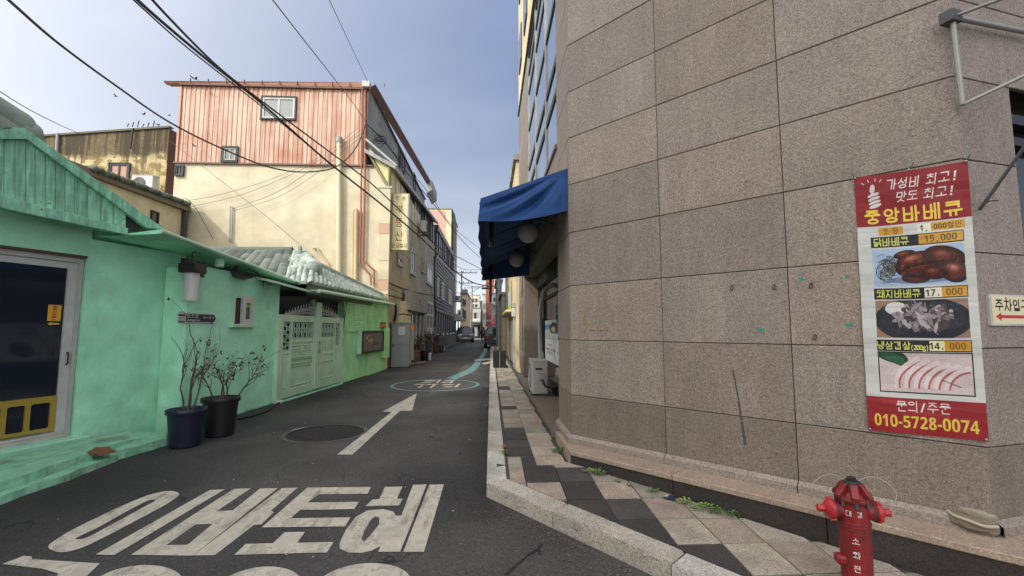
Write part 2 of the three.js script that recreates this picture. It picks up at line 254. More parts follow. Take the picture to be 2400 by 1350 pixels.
const M = {
  granite: [0xdcd5d0, 0xd4cdc8, 0xdfd5cd, 0xccc5c0, 0xd8d2ce, 0xd0c7c0].map((c) => mat(c, 0.62, { map: rep(T.granite, 2.3) })), graniteGrime: [0xc2bab2, 0xb8b0a8, 0xc8beb6].map((c) => mat(c, 0.7, { map: rep(T.granite, 2.1) })),
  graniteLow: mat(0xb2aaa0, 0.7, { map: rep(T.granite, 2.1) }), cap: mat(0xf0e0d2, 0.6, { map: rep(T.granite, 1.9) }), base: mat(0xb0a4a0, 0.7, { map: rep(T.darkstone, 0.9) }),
  joint: mat([0.11, 0.10, 0.09], 0.95), mortar: mat([0.075, 0.07, 0.06], 0.95, { map: T.noise }),
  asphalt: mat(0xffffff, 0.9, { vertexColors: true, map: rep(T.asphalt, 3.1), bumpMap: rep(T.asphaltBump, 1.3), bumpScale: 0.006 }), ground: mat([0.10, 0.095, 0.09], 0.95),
  kerb: [0xffffff, 0xf4f0ea, 0xe8e4dd].map((c) => mat(c, 0.75, { map: rep(T.kerb, 0.9) })),
  pinkTile: [0xe6d4ca, 0xd6c6bc].map((c) => mat(c, 0.7, { map: rep(T.kerb, 0.7) })), greyTile: [0xe6dfd2, 0xcec9c0].map((c) => mat(c, 0.7, { map: rep(T.kerb, 0.7) })), darkTile: [0xdedada, 0xbcb8b8].map((c) => mat(c, 0.72, { map: rep(T.darkstone, 0.8) })),
  mint: tm(T.mint, 3.2, 0.85, { bumpMap: rep(T.render, 0.8), bumpScale: 0.016 }), mintRough: tm(T.mintDirt, 1.7, 0.9, { bumpMap: rep(T.render, 0.45), bumpScale: 0.06 }), lime: tm(T.lime, 3, 0.8, { bumpMap: rep(T.render, 0.8), bumpScale: 0.01 }),
  mintWood: tm(T.wood, 0.8, 0.75), mintSteel: mat(0xd2f6d6, 0.45, { map: rep(T.noise, 2.1) }), mintDark: mat(0x6fae8e, 0.6, { map: rep(T.noise, 1.3) }),
  cream: tm(T.cream, 5.5, 0.8), tan: tm(T.tan, 4, 0.8), greyw: tm(T.grey, 4, 0.8), beige: tm(T.beige, 5, 0.8), white: mat([0.72, 0.72, 0.68], 0.45, { map: rep(T.noise, 1.1) }), pvc: mat([0.62, 0.61, 0.57], 0.4, { map: rep(T.noise, 0.9) }),
  peel: mat(0xffffff, 0.9, { map: T.peel }), rustpink: mat(0xffffff, 0.6, { map: rep(T.rustpink, 9, 3.2) }), pinkTrim: mat([0.50, 0.25, 0.17], 0.5), brownSteel: mat([0.16, 0.075, 0.055], 0.5), redPipe: mat([0.34, 0.13, 0.09], 0.6),
  dark: mat([0.025, 0.025, 0.027], 0.6), black: mat([0.012, 0.012, 0.014], 0.5), rubber: mat([0.018, 0.018, 0.018], 0.85), darkGrey: mat([0.07, 0.07, 0.07], 0.6), steel: mat([0.36, 0.36, 0.35], 0.4, { metalness: 0.6 }), galv: mat([0.42, 0.41, 0.38], 0.45, { metalness: 0.35, map: rep(T.noise, 0.4) }), grey: mat([0.30, 0.30, 0.29], 0.6, { map: rep(T.noise, 0.8) }), paleGrey: mat([0.46, 0.46, 0.44], 0.6, { map: rep(T.noise, 0.8) }),
  glassDark: mat([0.016, 0.021, 0.03], 0.05, { metalness: 0 }), glassSky: mat([0.50, 0.56, 0.62], 0.04, { metalness: 0.95 }), glassGrey: mat([0.05, 0.055, 0.06], 0.12),
  pane: new THREE.MeshPhysicalMaterial({ color: 0xffffff, roughness: 0.02, transmission: 1, thickness: 0, ior: 1.5 }),
  blue: new THREE.MeshPhysicalMaterial({ color: 0xffffff, roughness: 0.75, map: rep(T.bluefab, 0.9), side: THREE.DoubleSide, transmission: 0.07, thickness: 0 }), paint: mat(0xf4f0e6, 0.75, { map: rep(T.paint, 1.4) }), teal: mat(0xffffff, 0.8, { map: rep(T.teal, 1.2) }),
  tile: [0xf4f6f0, 0xdfe3dc, 0xc4c9c2].map((c) => mat(c, 0.75, { map: rep(T.tile, 1.4) })), slate: [0x8d9089, 0x74776f, 0x9da097].map((c) => mat(c, 0.8, { map: rep(T.tile, 1.2) })), tileBed: mat([0.16, 0.17, 0.155], 0.9),
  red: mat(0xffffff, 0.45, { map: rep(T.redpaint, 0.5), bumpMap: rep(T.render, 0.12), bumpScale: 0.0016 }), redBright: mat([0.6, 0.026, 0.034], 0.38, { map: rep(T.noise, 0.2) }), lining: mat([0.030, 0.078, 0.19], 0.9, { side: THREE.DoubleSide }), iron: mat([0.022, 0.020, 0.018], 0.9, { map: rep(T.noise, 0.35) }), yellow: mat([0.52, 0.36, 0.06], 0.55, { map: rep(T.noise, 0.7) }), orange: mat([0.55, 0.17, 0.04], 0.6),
  terracotta: mat([0.22, 0.14, 0.10], 0.8, { map: rep(T.noise, 0.5) }), soil: mat([0.04, 0.03, 0.022], 1), bark: mat([0.085, 0.06, 0.05], 0.9), leaf: mat([0.07, 0.16, 0.03], 0.6, { side: THREE.DoubleSide }), leafLight: mat([0.16, 0.28, 0.05], 0.6, { side: THREE.DoubleSide }), deadLeaf: mat([0.05, 0.032, 0.026], 0.8, { side: THREE.DoubleSide }), wire: mat([0.012, 0.012, 0.013], 0.6), wireGrey: mat([0.09, 0.09, 0.09], 0.6),
};

// ------------------------------------------------------------------ ground, road, markings
const onGround = (p, h) => V(p.x, gy(p.z) + h, p.z);
{
  const strip = (x0, x1, zs, h) => { const f = []; for (let i = 0; i + 1 < zs.length; i++) f.push(tri([V(x0, gy(zs[i]) + h, zs[i]), V(x1, gy(zs[i]) + h, zs[i]), V(x1, gy(zs[i + 1]) + h, zs[i + 1]), V(x0, gy(zs[i + 1]) + h, zs[i + 1])], [[0, 1, 2, 3]])); return f; };
  struct('ground', strip(-900, 900, [60, BEND, -1200], -0.03), M.ground, 'bare grey ground under and behind the buildings');
  const xs = [-7.5, -5.2], zs = [30, 2.2]; for (let x = -4.8; x < 3.01; x += 0.2) xs.push(x); xs.push(6, 40); for (let z = 2; z > -40; z -= z > -16 ? 0.2 : 0.6) { zs.push(z); if (z > BEND && z - 0.2 < BEND) zs.push(BEND); } zs.push(-70, -140);
  const pos = [], uv = [], col = [], idx = []; // darker along the walls and the kerb, the wheel paths are worn paler
  for (const z of zs) for (const x of xs) { pos.push(x, gy(z), z); uv.push(x, z); const n = fbm(x * 0.07 + 3, z * 0.05 + 9, 8, 8, 51, 4), n2 = fbm(x * 0.2 + 3, z * 0.12 + 9, 8, 8, 57, 3); const e = Math.exp(-Math.max(0, x + 3.9 + (n2 - 0.5) * 1.6) / 0.6) * 0.55 + (z < -4 ? Math.exp(-Math.max(0, -0.02 - x + (n2 - 0.5) * 0.3) / 0.26) * 0.6 * (x < 0.1 ? 1 : 0) : 0), w = 0.16 * Math.exp(-Math.pow((x + 1.1) / 0.9, 2)); const v = Math.min(1, Math.max(0.3, (0.56 + w + 0.16 * ss(-4, -10, z) + (n - 0.5) * 0.75 + (n2 - 0.5) * 0.2) * (1 - e))); col.push(v, v * (0.985 + n2 * 0.02), v * (0.965 + n2 * 0.03)); }  // near end darkened too, a vignette painted into the colour
  for (let j = 0; j + 1 < zs.length; j++) for (let i = 0; i + 1 < xs.length; i++) { const a = j * xs.length + i, b = a + xs.length; idx.push(a, a + 1, b + 1, a, b + 1, b); }
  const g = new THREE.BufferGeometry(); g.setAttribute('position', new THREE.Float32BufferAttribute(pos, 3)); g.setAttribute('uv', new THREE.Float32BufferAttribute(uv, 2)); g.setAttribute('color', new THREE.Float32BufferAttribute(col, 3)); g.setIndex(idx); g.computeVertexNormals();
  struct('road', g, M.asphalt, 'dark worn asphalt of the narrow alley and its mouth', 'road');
}
const flat = (pts, h) => pts.map((p) => onGround(p, h));
function sheet(pts, h, holes = []) {                               // a flat painted shape on the ground
  const s = new THREE.Shape(pts.map((p) => new THREE.Vector2(p.x, p.z))); for (const q of holes) s.holes.push(new THREE.Path(q.map((p) => new THREE.Vector2(p.x, p.z))));
  const g = new THREE.ShapeGeometry(s, 8).toNonIndexed(), a = g.attributes.position, n = a.count;
  for (let i = 0; i < n; i += 3) { const P = [0, 1, 2].map((k) => V(a.getX(i + k), 0, a.getY(i + k))); const up = (P[1].z - P[0].z) * (P[2].x - P[0].x) - (P[1].x - P[0].x) * (P[2].z - P[0].z); if (up < 0) P.reverse(); P.forEach((p, k) => a.setXYZ(i + k, p.x, gy(p.z) + h, p.z)); }
  g.computeVertexNormals(); return boxUV(g);
}
const GP = (list, dx = 0, dy = 0, k = 1) => { const r = []; for (let i = 0; i < list.length; i += 2) r.push(G(dx + list[i] * k, dy + list[i + 1] * k)); return r; };
const smooth = (list) => { const v = []; for (let i = 0; i < list.length; i += 2) v.push(V(list[i], list[i + 1], 0)); return new THREE.CatmullRomCurve3(v, true).getPoints(40).slice(0, -1).flatMap((p) => [p.x, p.y]); };
{ // stretched white lettering, read from the far side; the strokes as they lie on the asphalt
  const k = 1100 / 2400, P = (l) => GP(l, 0, 1100, k);
  const H = 0.004, word = (label) => tag(thing('road_lettering', label, 'road marking'), null, null, null, 'structure');
  const w1 = word('long stretched white letters painted across the asphalt in the foreground');
  obj('syllable', sheet(P(smooth([245, 400, 300, 352, 480, 256, 690, 160, 800, 122, 885, 113, 917, 128, 880, 162, 700, 262, 500, 366, 400, 410, 300, 426])), H, [P(smooth([385, 358, 500, 300, 690, 195, 770, 158, 795, 160, 740, 192, 560, 290, 430, 356]))]), M.paint, w1);
  obj('stroke', sheet(P([1075, 107, 1150, 104, 585, 441, 490, 438]), H), M.paint, w1);
  obj('syllable', [sheet(P([1195, 102, 1283, 99, 1108, 216, 1190, 212, 1330, 100, 1420, 98, 985, 444, 668, 440]), H, [P([1000, 284, 1088, 281, 960, 388, 850, 390])])], M.paint, w1);
  obj('syllable', sheet(P([1440, 98, 1522, 96, 1385, 214, 1402, 222, 1335, 284, 1300, 286, 1098, 442, 988, 443]), H), M.paint, w1);
  obj('syllable', [sheet(P([1572, 95, 1896, 92, 1880, 127, 1630, 130, 1572, 172, 1835, 168, 1812, 205, 1535, 210, 1487, 252, 1792, 248, 1765, 294, 1338, 299]), H), sheet(P([1455, 324, 1560, 322, 1520, 378, 1706, 374, 1672, 428, 1198, 440, 1255, 384, 1395, 380]), H)], M.paint, w1);
  obj('syllable', [sheet(P([1968, 92, 2058, 90, 2030, 152, 2060, 152, 2042, 186, 1868, 191, 1905, 156, 1940, 154]), H)], M.paint, w1);
  obj('syllable', [sheet(P([2112, 81, 2182, 79, 2108, 270, 2046, 424, 1934, 424, 1945, 396, 1900, 418, 1850, 430, 1780, 428, 1738, 408, 1736, 380, 1770, 310, 1820, 245, 1880, 212, 1960, 206, 2010, 218, 2026, 240, 2052, 238]), H, [P([1920, 242, 1940, 250, 1938, 285, 1890, 345, 1862, 372, 1848, 360, 1862, 320, 1895, 262])])], M.paint, w1);
  obj('stroke', sheet(P([2196, 80, 2270, 79, 2168, 424, 2062, 425]), H), M.paint, w1);
  const w2 = word('nearest white road letters cut off by the bottom edge of the photo');
  obj('stroke', sheet(P([120, 445, 160, 448, 165, 462, 510, 484, 400, 590, 260, 592, 300, 535, 210, 510, 12, 487]), H), M.paint, w2);
  for (const [cx, cy, rx, ry, sl] of [[690, 610, 240, 118, 0.5], [1320, 612, 215, 112, 0.5], [1850, 610, 250, 128, 0.42]]) {
    const ring = (s) => { const l = []; for (let i = 0; i < 40; i++) { const a = (i / 40) * 2 * Math.PI, y = Math.sin(a) * ry * s; l.push(cx + Math.cos(a) * rx * s - y * sl, cy + y); } return P(l); };
    obj('syllable', sheet(ring(1), H, [ring(0.42)]), M.paint, w2);
  }
  const ar = obj('road_arrow', sheet(GP([790, 1066, 826, 1066, 938, 963, 966, 963, 977, 922, 897, 965, 918, 966]), 0.004), M.paint); tag(ar, 'straight white arrow on the asphalt pointing up the alley beside the manhole', 'road marking', null, 'structure');
}
{ // round speed marking, the teal guide line and the white bars further up the alley
  const c = G(1021, 902), rx = 1.19, rz = 1.32, el = (s) => { const r = []; for (let i = 0; i < 64; i++) { const a = (i / 64) * 2 * Math.PI; r.push(V(c.x + Math.cos(a) * rx * s, 0, c.z + Math.sin(a) * rz * s)); } return r; };
  const t = thing('round_marking', 'faded teal ring with worn white words painted on the road', 'road marking'); tag(t, null, null, null, 'structure');
  obj('ring', sheet(el(1), 0.004, [el(0.93)]), M.teal, t);
  const bar = (x0, x1, y0, y1, s = 10) => sheet(GP([x0, y1, x1, y1, x1 + s, y0, x0 + s, y0]), 0.004);
  obj('lettering', [bar(990, 1018, 891, 893), bar(986, 1010, 895, 897), bar(1020, 1026, 890, 898), bar(1036, 1062, 891, 893), bar(1030, 1046, 895, 898), bar(1052, 1058, 890, 898), bar(968, 990, 900, 902), bar(978, 984, 903, 909), bar(996, 1024, 900, 902, 6), bar(1006, 1012, 902, 909), bar(1032, 1056, 901, 903), bar(1036, 1054, 906, 908), bar(1064, 1070, 900, 908)], M.paint, t);
  const L = [[1044, 887], [1095, 866], [1116, 845], [1130, 828], [1138, 812], [1143, 801]], Rr = [[1070, 889], [1113, 869], [1128, 848], [1138, 829], [1144, 812], [1147, 801]];
  const cv = (a) => new THREE.CatmullRomCurve3(a.map(([x, y]) => G(x, y))).getPoints(24);
  tag(obj('guide_line', sheet([...cv(L), ...cv(Rr).reverse()], 0.004), M.teal), 'teal painted line bending up the alley from the ring marking', 'road marking', null, 'structure');
  tag(obj('road_bar', sheet(GP([1112, 843, 1150, 840, 1150, 844, 1112, 847]), 0.008), M.paint), 'thin white bar across the teal line by the kerb', 'road marking', null, 'structure');
  tag(obj('road_bar', sheet(GP([1128, 852, 1150, 846, 1150, 851, 1136, 855]), 0.004), M.paint), 'short worn white patch by the kerb below the thin bar', 'road marking', null, 'structure');
  tag(obj('crossing_bar', sheet(GP([1106, 793, 1131, 793, 1131, 797, 1106, 797]), 0.004), M.paint), 'pale stop line far up the alley behind the motorcycle', 'road marking', null, 'structure');
}
{ // manhole
  const c = G(764, 1015), r = 0.50, t = thing('manhole_cover', 'round worn iron manhole cover set in the alley asphalt', 'manhole cover', onGround(c, 0));
  obj('collar', lathe([[r + 0.03, 0.004], [r + 0.06, 0.006], [r + 0.09, 0.003]], 40), M.darkGrey, t);
  obj('frame', lathe([[r - 0.02, 0], [r - 0.02, 0.012], [r + 0.03, 0.012], [r + 0.035, 0.002]], 40), M.iron, t);
  obj('lid', [lathe([[0.0, 0.012], [0.05, 0.014], [0.06, 0.010], [0.1, 0.010], [0.11, 0.014], [0.13, 0.014], [0.14, 0.010], [0.2, 0.010], [0.21, 0.014], [0.23, 0.014], [0.24, 0.010], [0.31, 0.010], [0.32, 0.013], [0.34, 0.013], [0.35, 0.009], [0.46, 0.009], [0.475, 0.004]].reverse().map((p) => p), 40)], M.iron, t);
  for (let i = 0; i < 18; i++) { const a = (i / 18) * 6.283; const b = box(0.37, 0.45, 0.008, 0.013, -0.018, 0.018); b.rotateY(a); obj('rib', b, M.iron, t); }
}
{ // pale cement smear round the manhole
  tag(obj('cement_smear', [sheet(GP([664, 1018, 690, 1006, 722, 1000, 700, 1006, 676, 1020, 684, 1032, 670, 1030]), 0.003), sheet(GP([820, 1030, 850, 1022, 856, 1026, 826, 1034]), 0.003)].slice(0, 1), M.kerb[2]), 'pale cement smear on the asphalt along the left rim of the manhole', 'smear', null, 'structure');
}
{ // cracks, dirt along the edges, litter flecks
  const bits = (n, f, s0, s1) => { const g = []; for (let i = 0; i < n; i++) { const [x, z] = f(), s = R(s0, s1), q = new THREE.TetrahedronGeometry(s).toNonIndexed(); q.scale(1, 0.5, R(0.6, 1.4)).rotateY(R(0, 6)).translate(x, gy(z) + s * 0.25, z); g.push(boxUV(q)); } return merge(g); };
  tag(obj('kerb_grit', bits(240, () => { const z = -4.2 - Math.pow(rnd(), 0.7) * 12; return [-Math.pow(rnd(), 2.2) * 0.35 - 0.01, z]; }, 0.006, 0.022), mat([0.05, 0.042, 0.03], 1)), 'dark grit and leaf crumbs along the foot of the kerb', 'grit', null, 'stuff');
  tag(obj('kerb_grit', bits(300, () => { const t = rnd() * 1.6, o = Math.pow(rnd(), 2) * 0.3; return [0.05 + t * 0.664 - o * 0.748 - 0.02, -4.25 + t * 0.748 + o * 0.664 + 0.03]; }, 0.005, 0.018), mat([0.10, 0.09, 0.075], 1)), 'fine grit along the slanting front kerb', 'grit', null, 'stuff');
  tag(obj('litter_flecks', bits(90, () => [R(-3.9, -0.1), R(-14, -2.8)], 0.005, 0.013), mat([0.42, 0.41, 0.38], 0.9)), 'small pale flecks of litter scattered over the asphalt', 'litter', null, 'stuff');
  { const g = [], sp = [[1160, 872, 1205, 888, 90], [1262, 905, 1290, 925, 14], [1145, 905, 1152, 935, 16], [1178, 1040, 1184, 1075, 14], [655, 935, 800, 905, 30], [905, 868, 960, 866, 40]]; for (const [a, b, c, d, n] of sp) for (let i = 0; i < n; i++) { const p = G(R(a, c), R(b, d), a > 1155 ? 0.14 : 0), s = R(0.015, 0.04), q = tri([V(-s, 0, 0), V(0, s * 0.35, -s * 0.5), V(s, 0.004, 0), V(0, s * 0.2, s * 0.5)], [[0, 1, 2, 3], [3, 2, 1, 0]]); q.rotateY(R(0, 6)).translate(p.x, p.y + 0.006, p.z); g.push(q); } tag(obj('dry_leaves', g, mat([0.17, 0.085, 0.035], 0.9)), 'small dry brown leaves scattered on the pavement strip and along the walls', 'leaves', null, 'stuff'); }
  const crack = []; for (const l of [[1270, 1275, 1262, 1288, 1240, 1300, 1222, 1316, 1205, 1330, 1185, 1348], [1262, 1288, 1266, 1300]]) crack.push(...GP(l).slice(0, -1).map((p, i) => { const q = GP(l)[i + 1], w = 0.006 + rnd() * 0.008, n = V(q.z - p.z, 0, p.x - q.x).normalize().multiplyScalar(w); return sheet([p.clone().add(n), q.clone().add(n), q.clone().sub(n), p.clone().sub(n)], 0.003); }));
  tag(obj('asphalt_crack', crack, M.black), 'dark crack in the asphalt running from the kerb joint', 'crack', null, 'structure');
}
// ------------------------------------------------------------------ kerb and paving
const POD = [0.828, -4.884], DD = [0.664, 0.748];                   // foot of the stone base: corner and direction of the slanting front
const Dl = Math.hypot(...DD); DD[0] /= Dl; DD[1] /= Dl;
const KH = 0.13, KC = [-0.02, -4.38], KW = 0.19;
{
  const kd = [0.655, 0.755], kn = [0.755, -0.655];                    // along the slanting kerb, and into the pavement
  const kerb = tag(thing('kerb', 'pale stone kerb along the alley turning at the corner of the pavement', 'kerb'), null, null, null, 'structure');
  const stone = (a, b, c, d, i) => { // four ground points: outer a to b, inner c (by b) to d (by a)
    const q = [a, b, c, d].map(([x, z]) => V(x, 0, z)), e = 0.012, m = [q[0].clone().add(q[1]).add(q[2]).add(q[3]).multiplyScalar(0.25)][0];
    const ring = (h, s) => q.map((p) => { const o = p.clone().sub(m); const v = m.clone().add(o.clone().setLength(Math.max(0.02, o.length() - s))); return V(v.x, gy(v.z) + h, v.z); });
    const P = [...ring(-0.05, 0.004), ...ring(KH - e, 0.004), ...ring(KH + (i % 3) * 0.003, 0.02)];
    const F = [[8, 9, 10, 11]]; for (let k = 0; k < 4; k++) { const j = (k + 1) % 4; F.push([k, j, 4 + j, 4 + k], [4 + k, 4 + j, 8 + j, 8 + k]); }
    obj('kerb_stone', tri(P, F), M.kerb[i % 3], kerb);
  };
  let z = KC[1], i = 0; const ic = [KC[0] + KW, KC[1] - KW * 0.42];
  for (; z > -40; i++) { const L = i ? 1.0 : 0.95, z2 = z - L; const sx = 0.0035 * (KC[1] - z), sx2 = 0.0035 * (KC[1] - z2); stone([KC[0] + sx, z], [KC[0] + sx2, z2], [KC[0] + KW + sx2, z2], i ? [KC[0] + KW + sx, z] : ic, i); z = z2; }
  const dv = (t, w) => [KC[0] + kd[0] * t + kn[0] * w, KC[1] + kd[1] * t + kn[1] * w];
  let t = 0; for (let k = 0; k < 6; k++) { const L = [0.80, 1.0, 1.0, 1.0, 1.0, 1.0][k]; stone(k ? dv(t, KW) : ic, dv(t + L, KW), dv(t + L, 0), k ? dv(t, 0) : KC, k + 1); t += L; }
  // paving: slabs in rows square to the alley, cut along the kerb and along the foot of the building
  const clip = (poly, nx, nz, c) => { const o = []; for (let a = 0; a < poly.length; a++) { const p = poly[a], q = poly[(a + 1) % poly.length], dp = nx * p[0] + nz * p[1] - c, dq = nx * q[0] + nz * q[1] - c; if (dp >= 0) o.push(p); if ((dp >= 0) !== (dq >= 0)) { const s = dp / (dp - dq); o.push([p[0] + (q[0] - p[0]) * s, p[1] + (q[1] - p[1]) * s]); } } return o; };
  const inK = (p) => clip(clip(p, 1, 0, KC[0] + KW + 0.03), kn[0], kn[1], kn[0] * dv(0, KW + 0.008)[0] + kn[1] * dv(0, KW + 0.008)[1]);
  const Nd = [-DD[1], DD[0]], cD = Nd[0] * POD[0] + Nd[1] * POD[1] + 0.004;
  const pave = tag(thing('pavement', 'pavement of dark, pink and pale square slabs around the corner building', 'pavement'), null, null, null, 'structure');
  const bed = (p) => { const n = p.length; return tri(p.map(([x, zz]) => V(x, gy(zz) + KH - 0.012, zz)), [[...Array(n).keys()].reverse()]); };
  obj('mortar_bed', [bed([[KC[0] + 0.1, -40], [0.9, -40], [0.9, BEND], [KC[0] + 0.1, BEND]]), bed([[KC[0] + 0.1, BEND], [9, BEND], dv(6, 0.1), [KC[0] + 0.13, -4.39]])], M.mortar, pave);
  const a0 = G(1503, 1168, KH), RZ = 0.372, RX = 0.315; let n = 0;
  const add = (poly, m, h) => { if (poly.length < 3) return; let A = 0; for (let a = 0; a < poly.length; a++) { const p = poly[a], q = poly[(a + 1) % poly.length]; A += p[0] * q[1] - q[0] * p[1]; } if (Math.abs(A) < 0.004) return; if (A > 0) poly = [...poly].reverse(); const g = slab(poly.map(([x, zz]) => V(x, gy(zz) + KH + h, zz)), 0.04); const s = R(0, 3); const uv = g.attributes.uv; for (let q = 0; q < uv.count; q++) uv.setXY(q, uv.getX(q) + s, uv.getY(q) + s * 1.7); obj('paving_slab', g, m, pave); n++; };
  for (let r = -14; r < 14; r++) {
    const z0 = a0.z - r * RZ, z1 = z0 - RZ; let cnt = 0; if (z0 < BEND + 0.05) continue;
    for (let c = -8; c < 20; c++) {
      const x0 = a0.x + c * RX, q = [[x0 + 0.006, z0 - 0.005], [x0 + RX - 0.005, z0 - 0.006], [x0 + RX - 0.006, z1 + 0.005], [x0 + 0.005, z1 + 0.006]];
      let p = inK(q); if (p.length < 3) continue; p = clip(p, Nd[0], Nd[1], cD); if (p.length < 3) continue;
      const cut = p.length !== 4 || Math.abs(p[0][0] - q[0][0]) > 0.01; cnt++;
      const dk = { 2: [-3], 1: [-3, -2], 0: [-2], '-1': [-2, -1], '-2': [-2, -1], '-3': [-1, 0], '-4': [0, 1], '-5': [0, 1], '-6': [1, 2] }[r] ?? [];
      const m = dk.includes(c) ? M.darkTile[n % 2] : (c + r) & 1 ? M.pinkTile[n % 2] : M.greyTile[n % 2];
      add(p, m, R(-0.003, 0.004));
    }
  }
  // the strip up the alley: two columns of slabs
  const zz = [BEND + 0.05]; while (zz[zz.length - 1] > -28) zz.push(zz[zz.length - 1] - (zz.length < 14 ? 0.36 : 0.6));
  for (let r = 0; r + 1 < zz.length; r++) { const xk = KC[0] + KW + 0.035 + 0.0035 * (KC[1] - zz[r]), xm = 0.485; for (const [xa, xb, col] of [[xk, xm, 0], [xm, POD[0] - 0.035 - (r % 3) * 0.012, 1]]) { const m = col === 0 && (r < 5 || r === 9 || r === 15) ? M.darkTile[r % 2] : (col === 1 && (r === 0 || r === 2 || r === 5)) || (col === 0 && r === 6) ? M.pinkTile[r % 2] : r > 5 && (r * 7 + col * 3) % 5 === 0 ? M.pinkTile[0] : M.greyTile[(r + col) % 2]; add([[xa + 0.003, zz[r] - 0.003], [xb - 0.003, zz[r] - 0.003], [xb - 0.003, zz[r + 1] + 0.003], [xa + 0.003, zz[r + 1] + 0.003]], m, R(-0.003, 0.004)); } }
}

// ------------------------------------------------------------------ the stone corner building on the right
const WD = new Wall(POD[0], POD[1], DD[0], DD[1]);                  // foot of the slanting front; panels stand 0.30 m behind it
const SET = -0.30;
const cornerL = (() => { const u = WD.u(1336, 700, SET); return WD.at(u, 0, SET); })();
const FX = cornerL.x;                                               // the alley side of the building
const WF = new Wall(FX, cornerL.z, 0, 1);                           // its front faces the alley; u runs towards the viewer, 0 at the corner
const uL = WD.u(1336, 700, SET), uR = (WD.u(2243, 200, SET) + WD.u(2318, 1150, SET)) / 2;
const cornerR = WD.at(uR, 0, SET), WN = new Wall(cornerR.x, cornerR.z, 0.974, -0.226);   // the face towards the cross street
const stone = thing('stone_building', 'corner building clad in large speckled pinkish brown granite panels', 'building');
const inStone = (w, name, gs, m, parent = stone) => obj(name, merge(gs).rotateY(w.turn).translate(w.x, 0, w.z), m, parent);
const panelsOn = (w, us, ys, front, skip, mats, t = 0.03) => { // separate panels with recessed joints
  for (let i = 0; i + 1 < us.length; i++) for (let j = 0; j + 1 < ys.length; j++) {
    if (skip && skip(us[i], us[i + 1], ys[j], ys[j + 1])) continue;
    const g = cbox(us[i] + 0.003, us[i + 1] - 0.003, ys[j] + 0.003, ys[j + 1] - 0.003, front - t, front + R(-0.0015, 0.0015), 0.004), uv = g.attributes.uv, a = R(0, 5), b = R(0, 5);
    for (let q = 0; q < uv.count; q++) uv.setXY(q, uv.getX(q) + a, uv.getY(q) + b);
    const ms = ys[j] < 0.4 ? M.graniteGrime : mats; inStone(w, 'stone_panel', g, ms[Math.floor(rnd() * ms.length)]);
  }
};
const YJ = [0.33, ...[925, 797, 670, 545, 432, 322, 213, 103].map((p) => WD.y(1338, p, SET))];
const stepY = YJ[8] - YJ[7]; while (YJ[YJ.length - 1] < 14) YJ.push(YJ[YJ.length - 1] + stepY);
const UJ = [uL, WD.u(1545, 500, SET), WD.u(1838, 500, SET), uR];
panelsOn(WD, UJ, YJ, SET, null, M.granite);
// the face on the alley: a pilaster at the corner, then a shop front recessed under a beam, then a second pilaster
const GXO = -0.42;                                                   // glass line behind the alley face
const uP = WF.u(1308, 700), uQ = WF.u(1227, 760), LINT = 2.92, WINB = 4.05;
const winR = WF.u(1304.5, 250), winL = WF.u(1238, 250) - 0.15, endU = uQ - 1.75;
const yF = YJ.filter((y) => y < 8.3).concat([8.3]);
panelsOn(WF, [uP, -0.004], YJ, 0, null, [M.granite[2], M.granite[0]]);
panelsOn(WF, [endU, uQ - 0.85, uQ], yF, 0, (a, b, c, d) => c > 3.2 && b > winL + 0.05 && c > WINB - 0.3, [M.granite[2], M.granite[3]]);
// stone between beam and windows, and beside the windows
{
  const seg = []; for (let u = uQ; u < uP - 0.1; u += (uP - uQ) / 4) seg.push(u); seg.push(uP);
  panelsOn(WF, seg, [LINT, 3.45, WINB], 0, null, M.granite);
  panelsOn(WF, [endU, winL], yF.filter((y) => y > WINB - 0.4), 0, (a, b, c) => false, [M.granite[3], M.granite[1]]);
  panelsOn(WF, [winR, uP], YJ.filter((y) => y > WINB - 0.2), 0, null, [M.granite[0]]);
  inStone(WF, 'core', [box(endU, 0, 0, LINT, -6, -0.56), box(endU, 0, LINT, 14, -6, -0.14), box(endU, uQ, 0.2, LINT, -0.56, -0.035), box(uP, -0.03, 0.2, 14, -0.56, -0.035), box(uQ, uP, LINT + 0.004, WINB, -0.14, -0.035), box(endU, winL, WINB, 8.3, -0.14, -0.035)], M.joint);
  inStone(WD, 'core', box(uL + 0.03, uR - 0.03, 0.0, 14, SET - 0.6, SET - 0.035), M.joint);
  inStone(WF, 'core', [box(-0.25, -0.03, 0.0, 14, -0.4, -0.05)], M.joint);
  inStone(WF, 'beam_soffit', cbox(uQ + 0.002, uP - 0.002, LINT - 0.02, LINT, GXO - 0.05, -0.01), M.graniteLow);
  inStone(WF, 'pier_side', box(uQ, uQ + 0.025, 0.26, LINT - 0.022, GXO, -0.032), M.graniteLow); inStone(WF, 'pier_side', box(uP - 0.025, uP, 0.26, LINT - 0.022, GXO, -0.032), M.graniteLow);
}
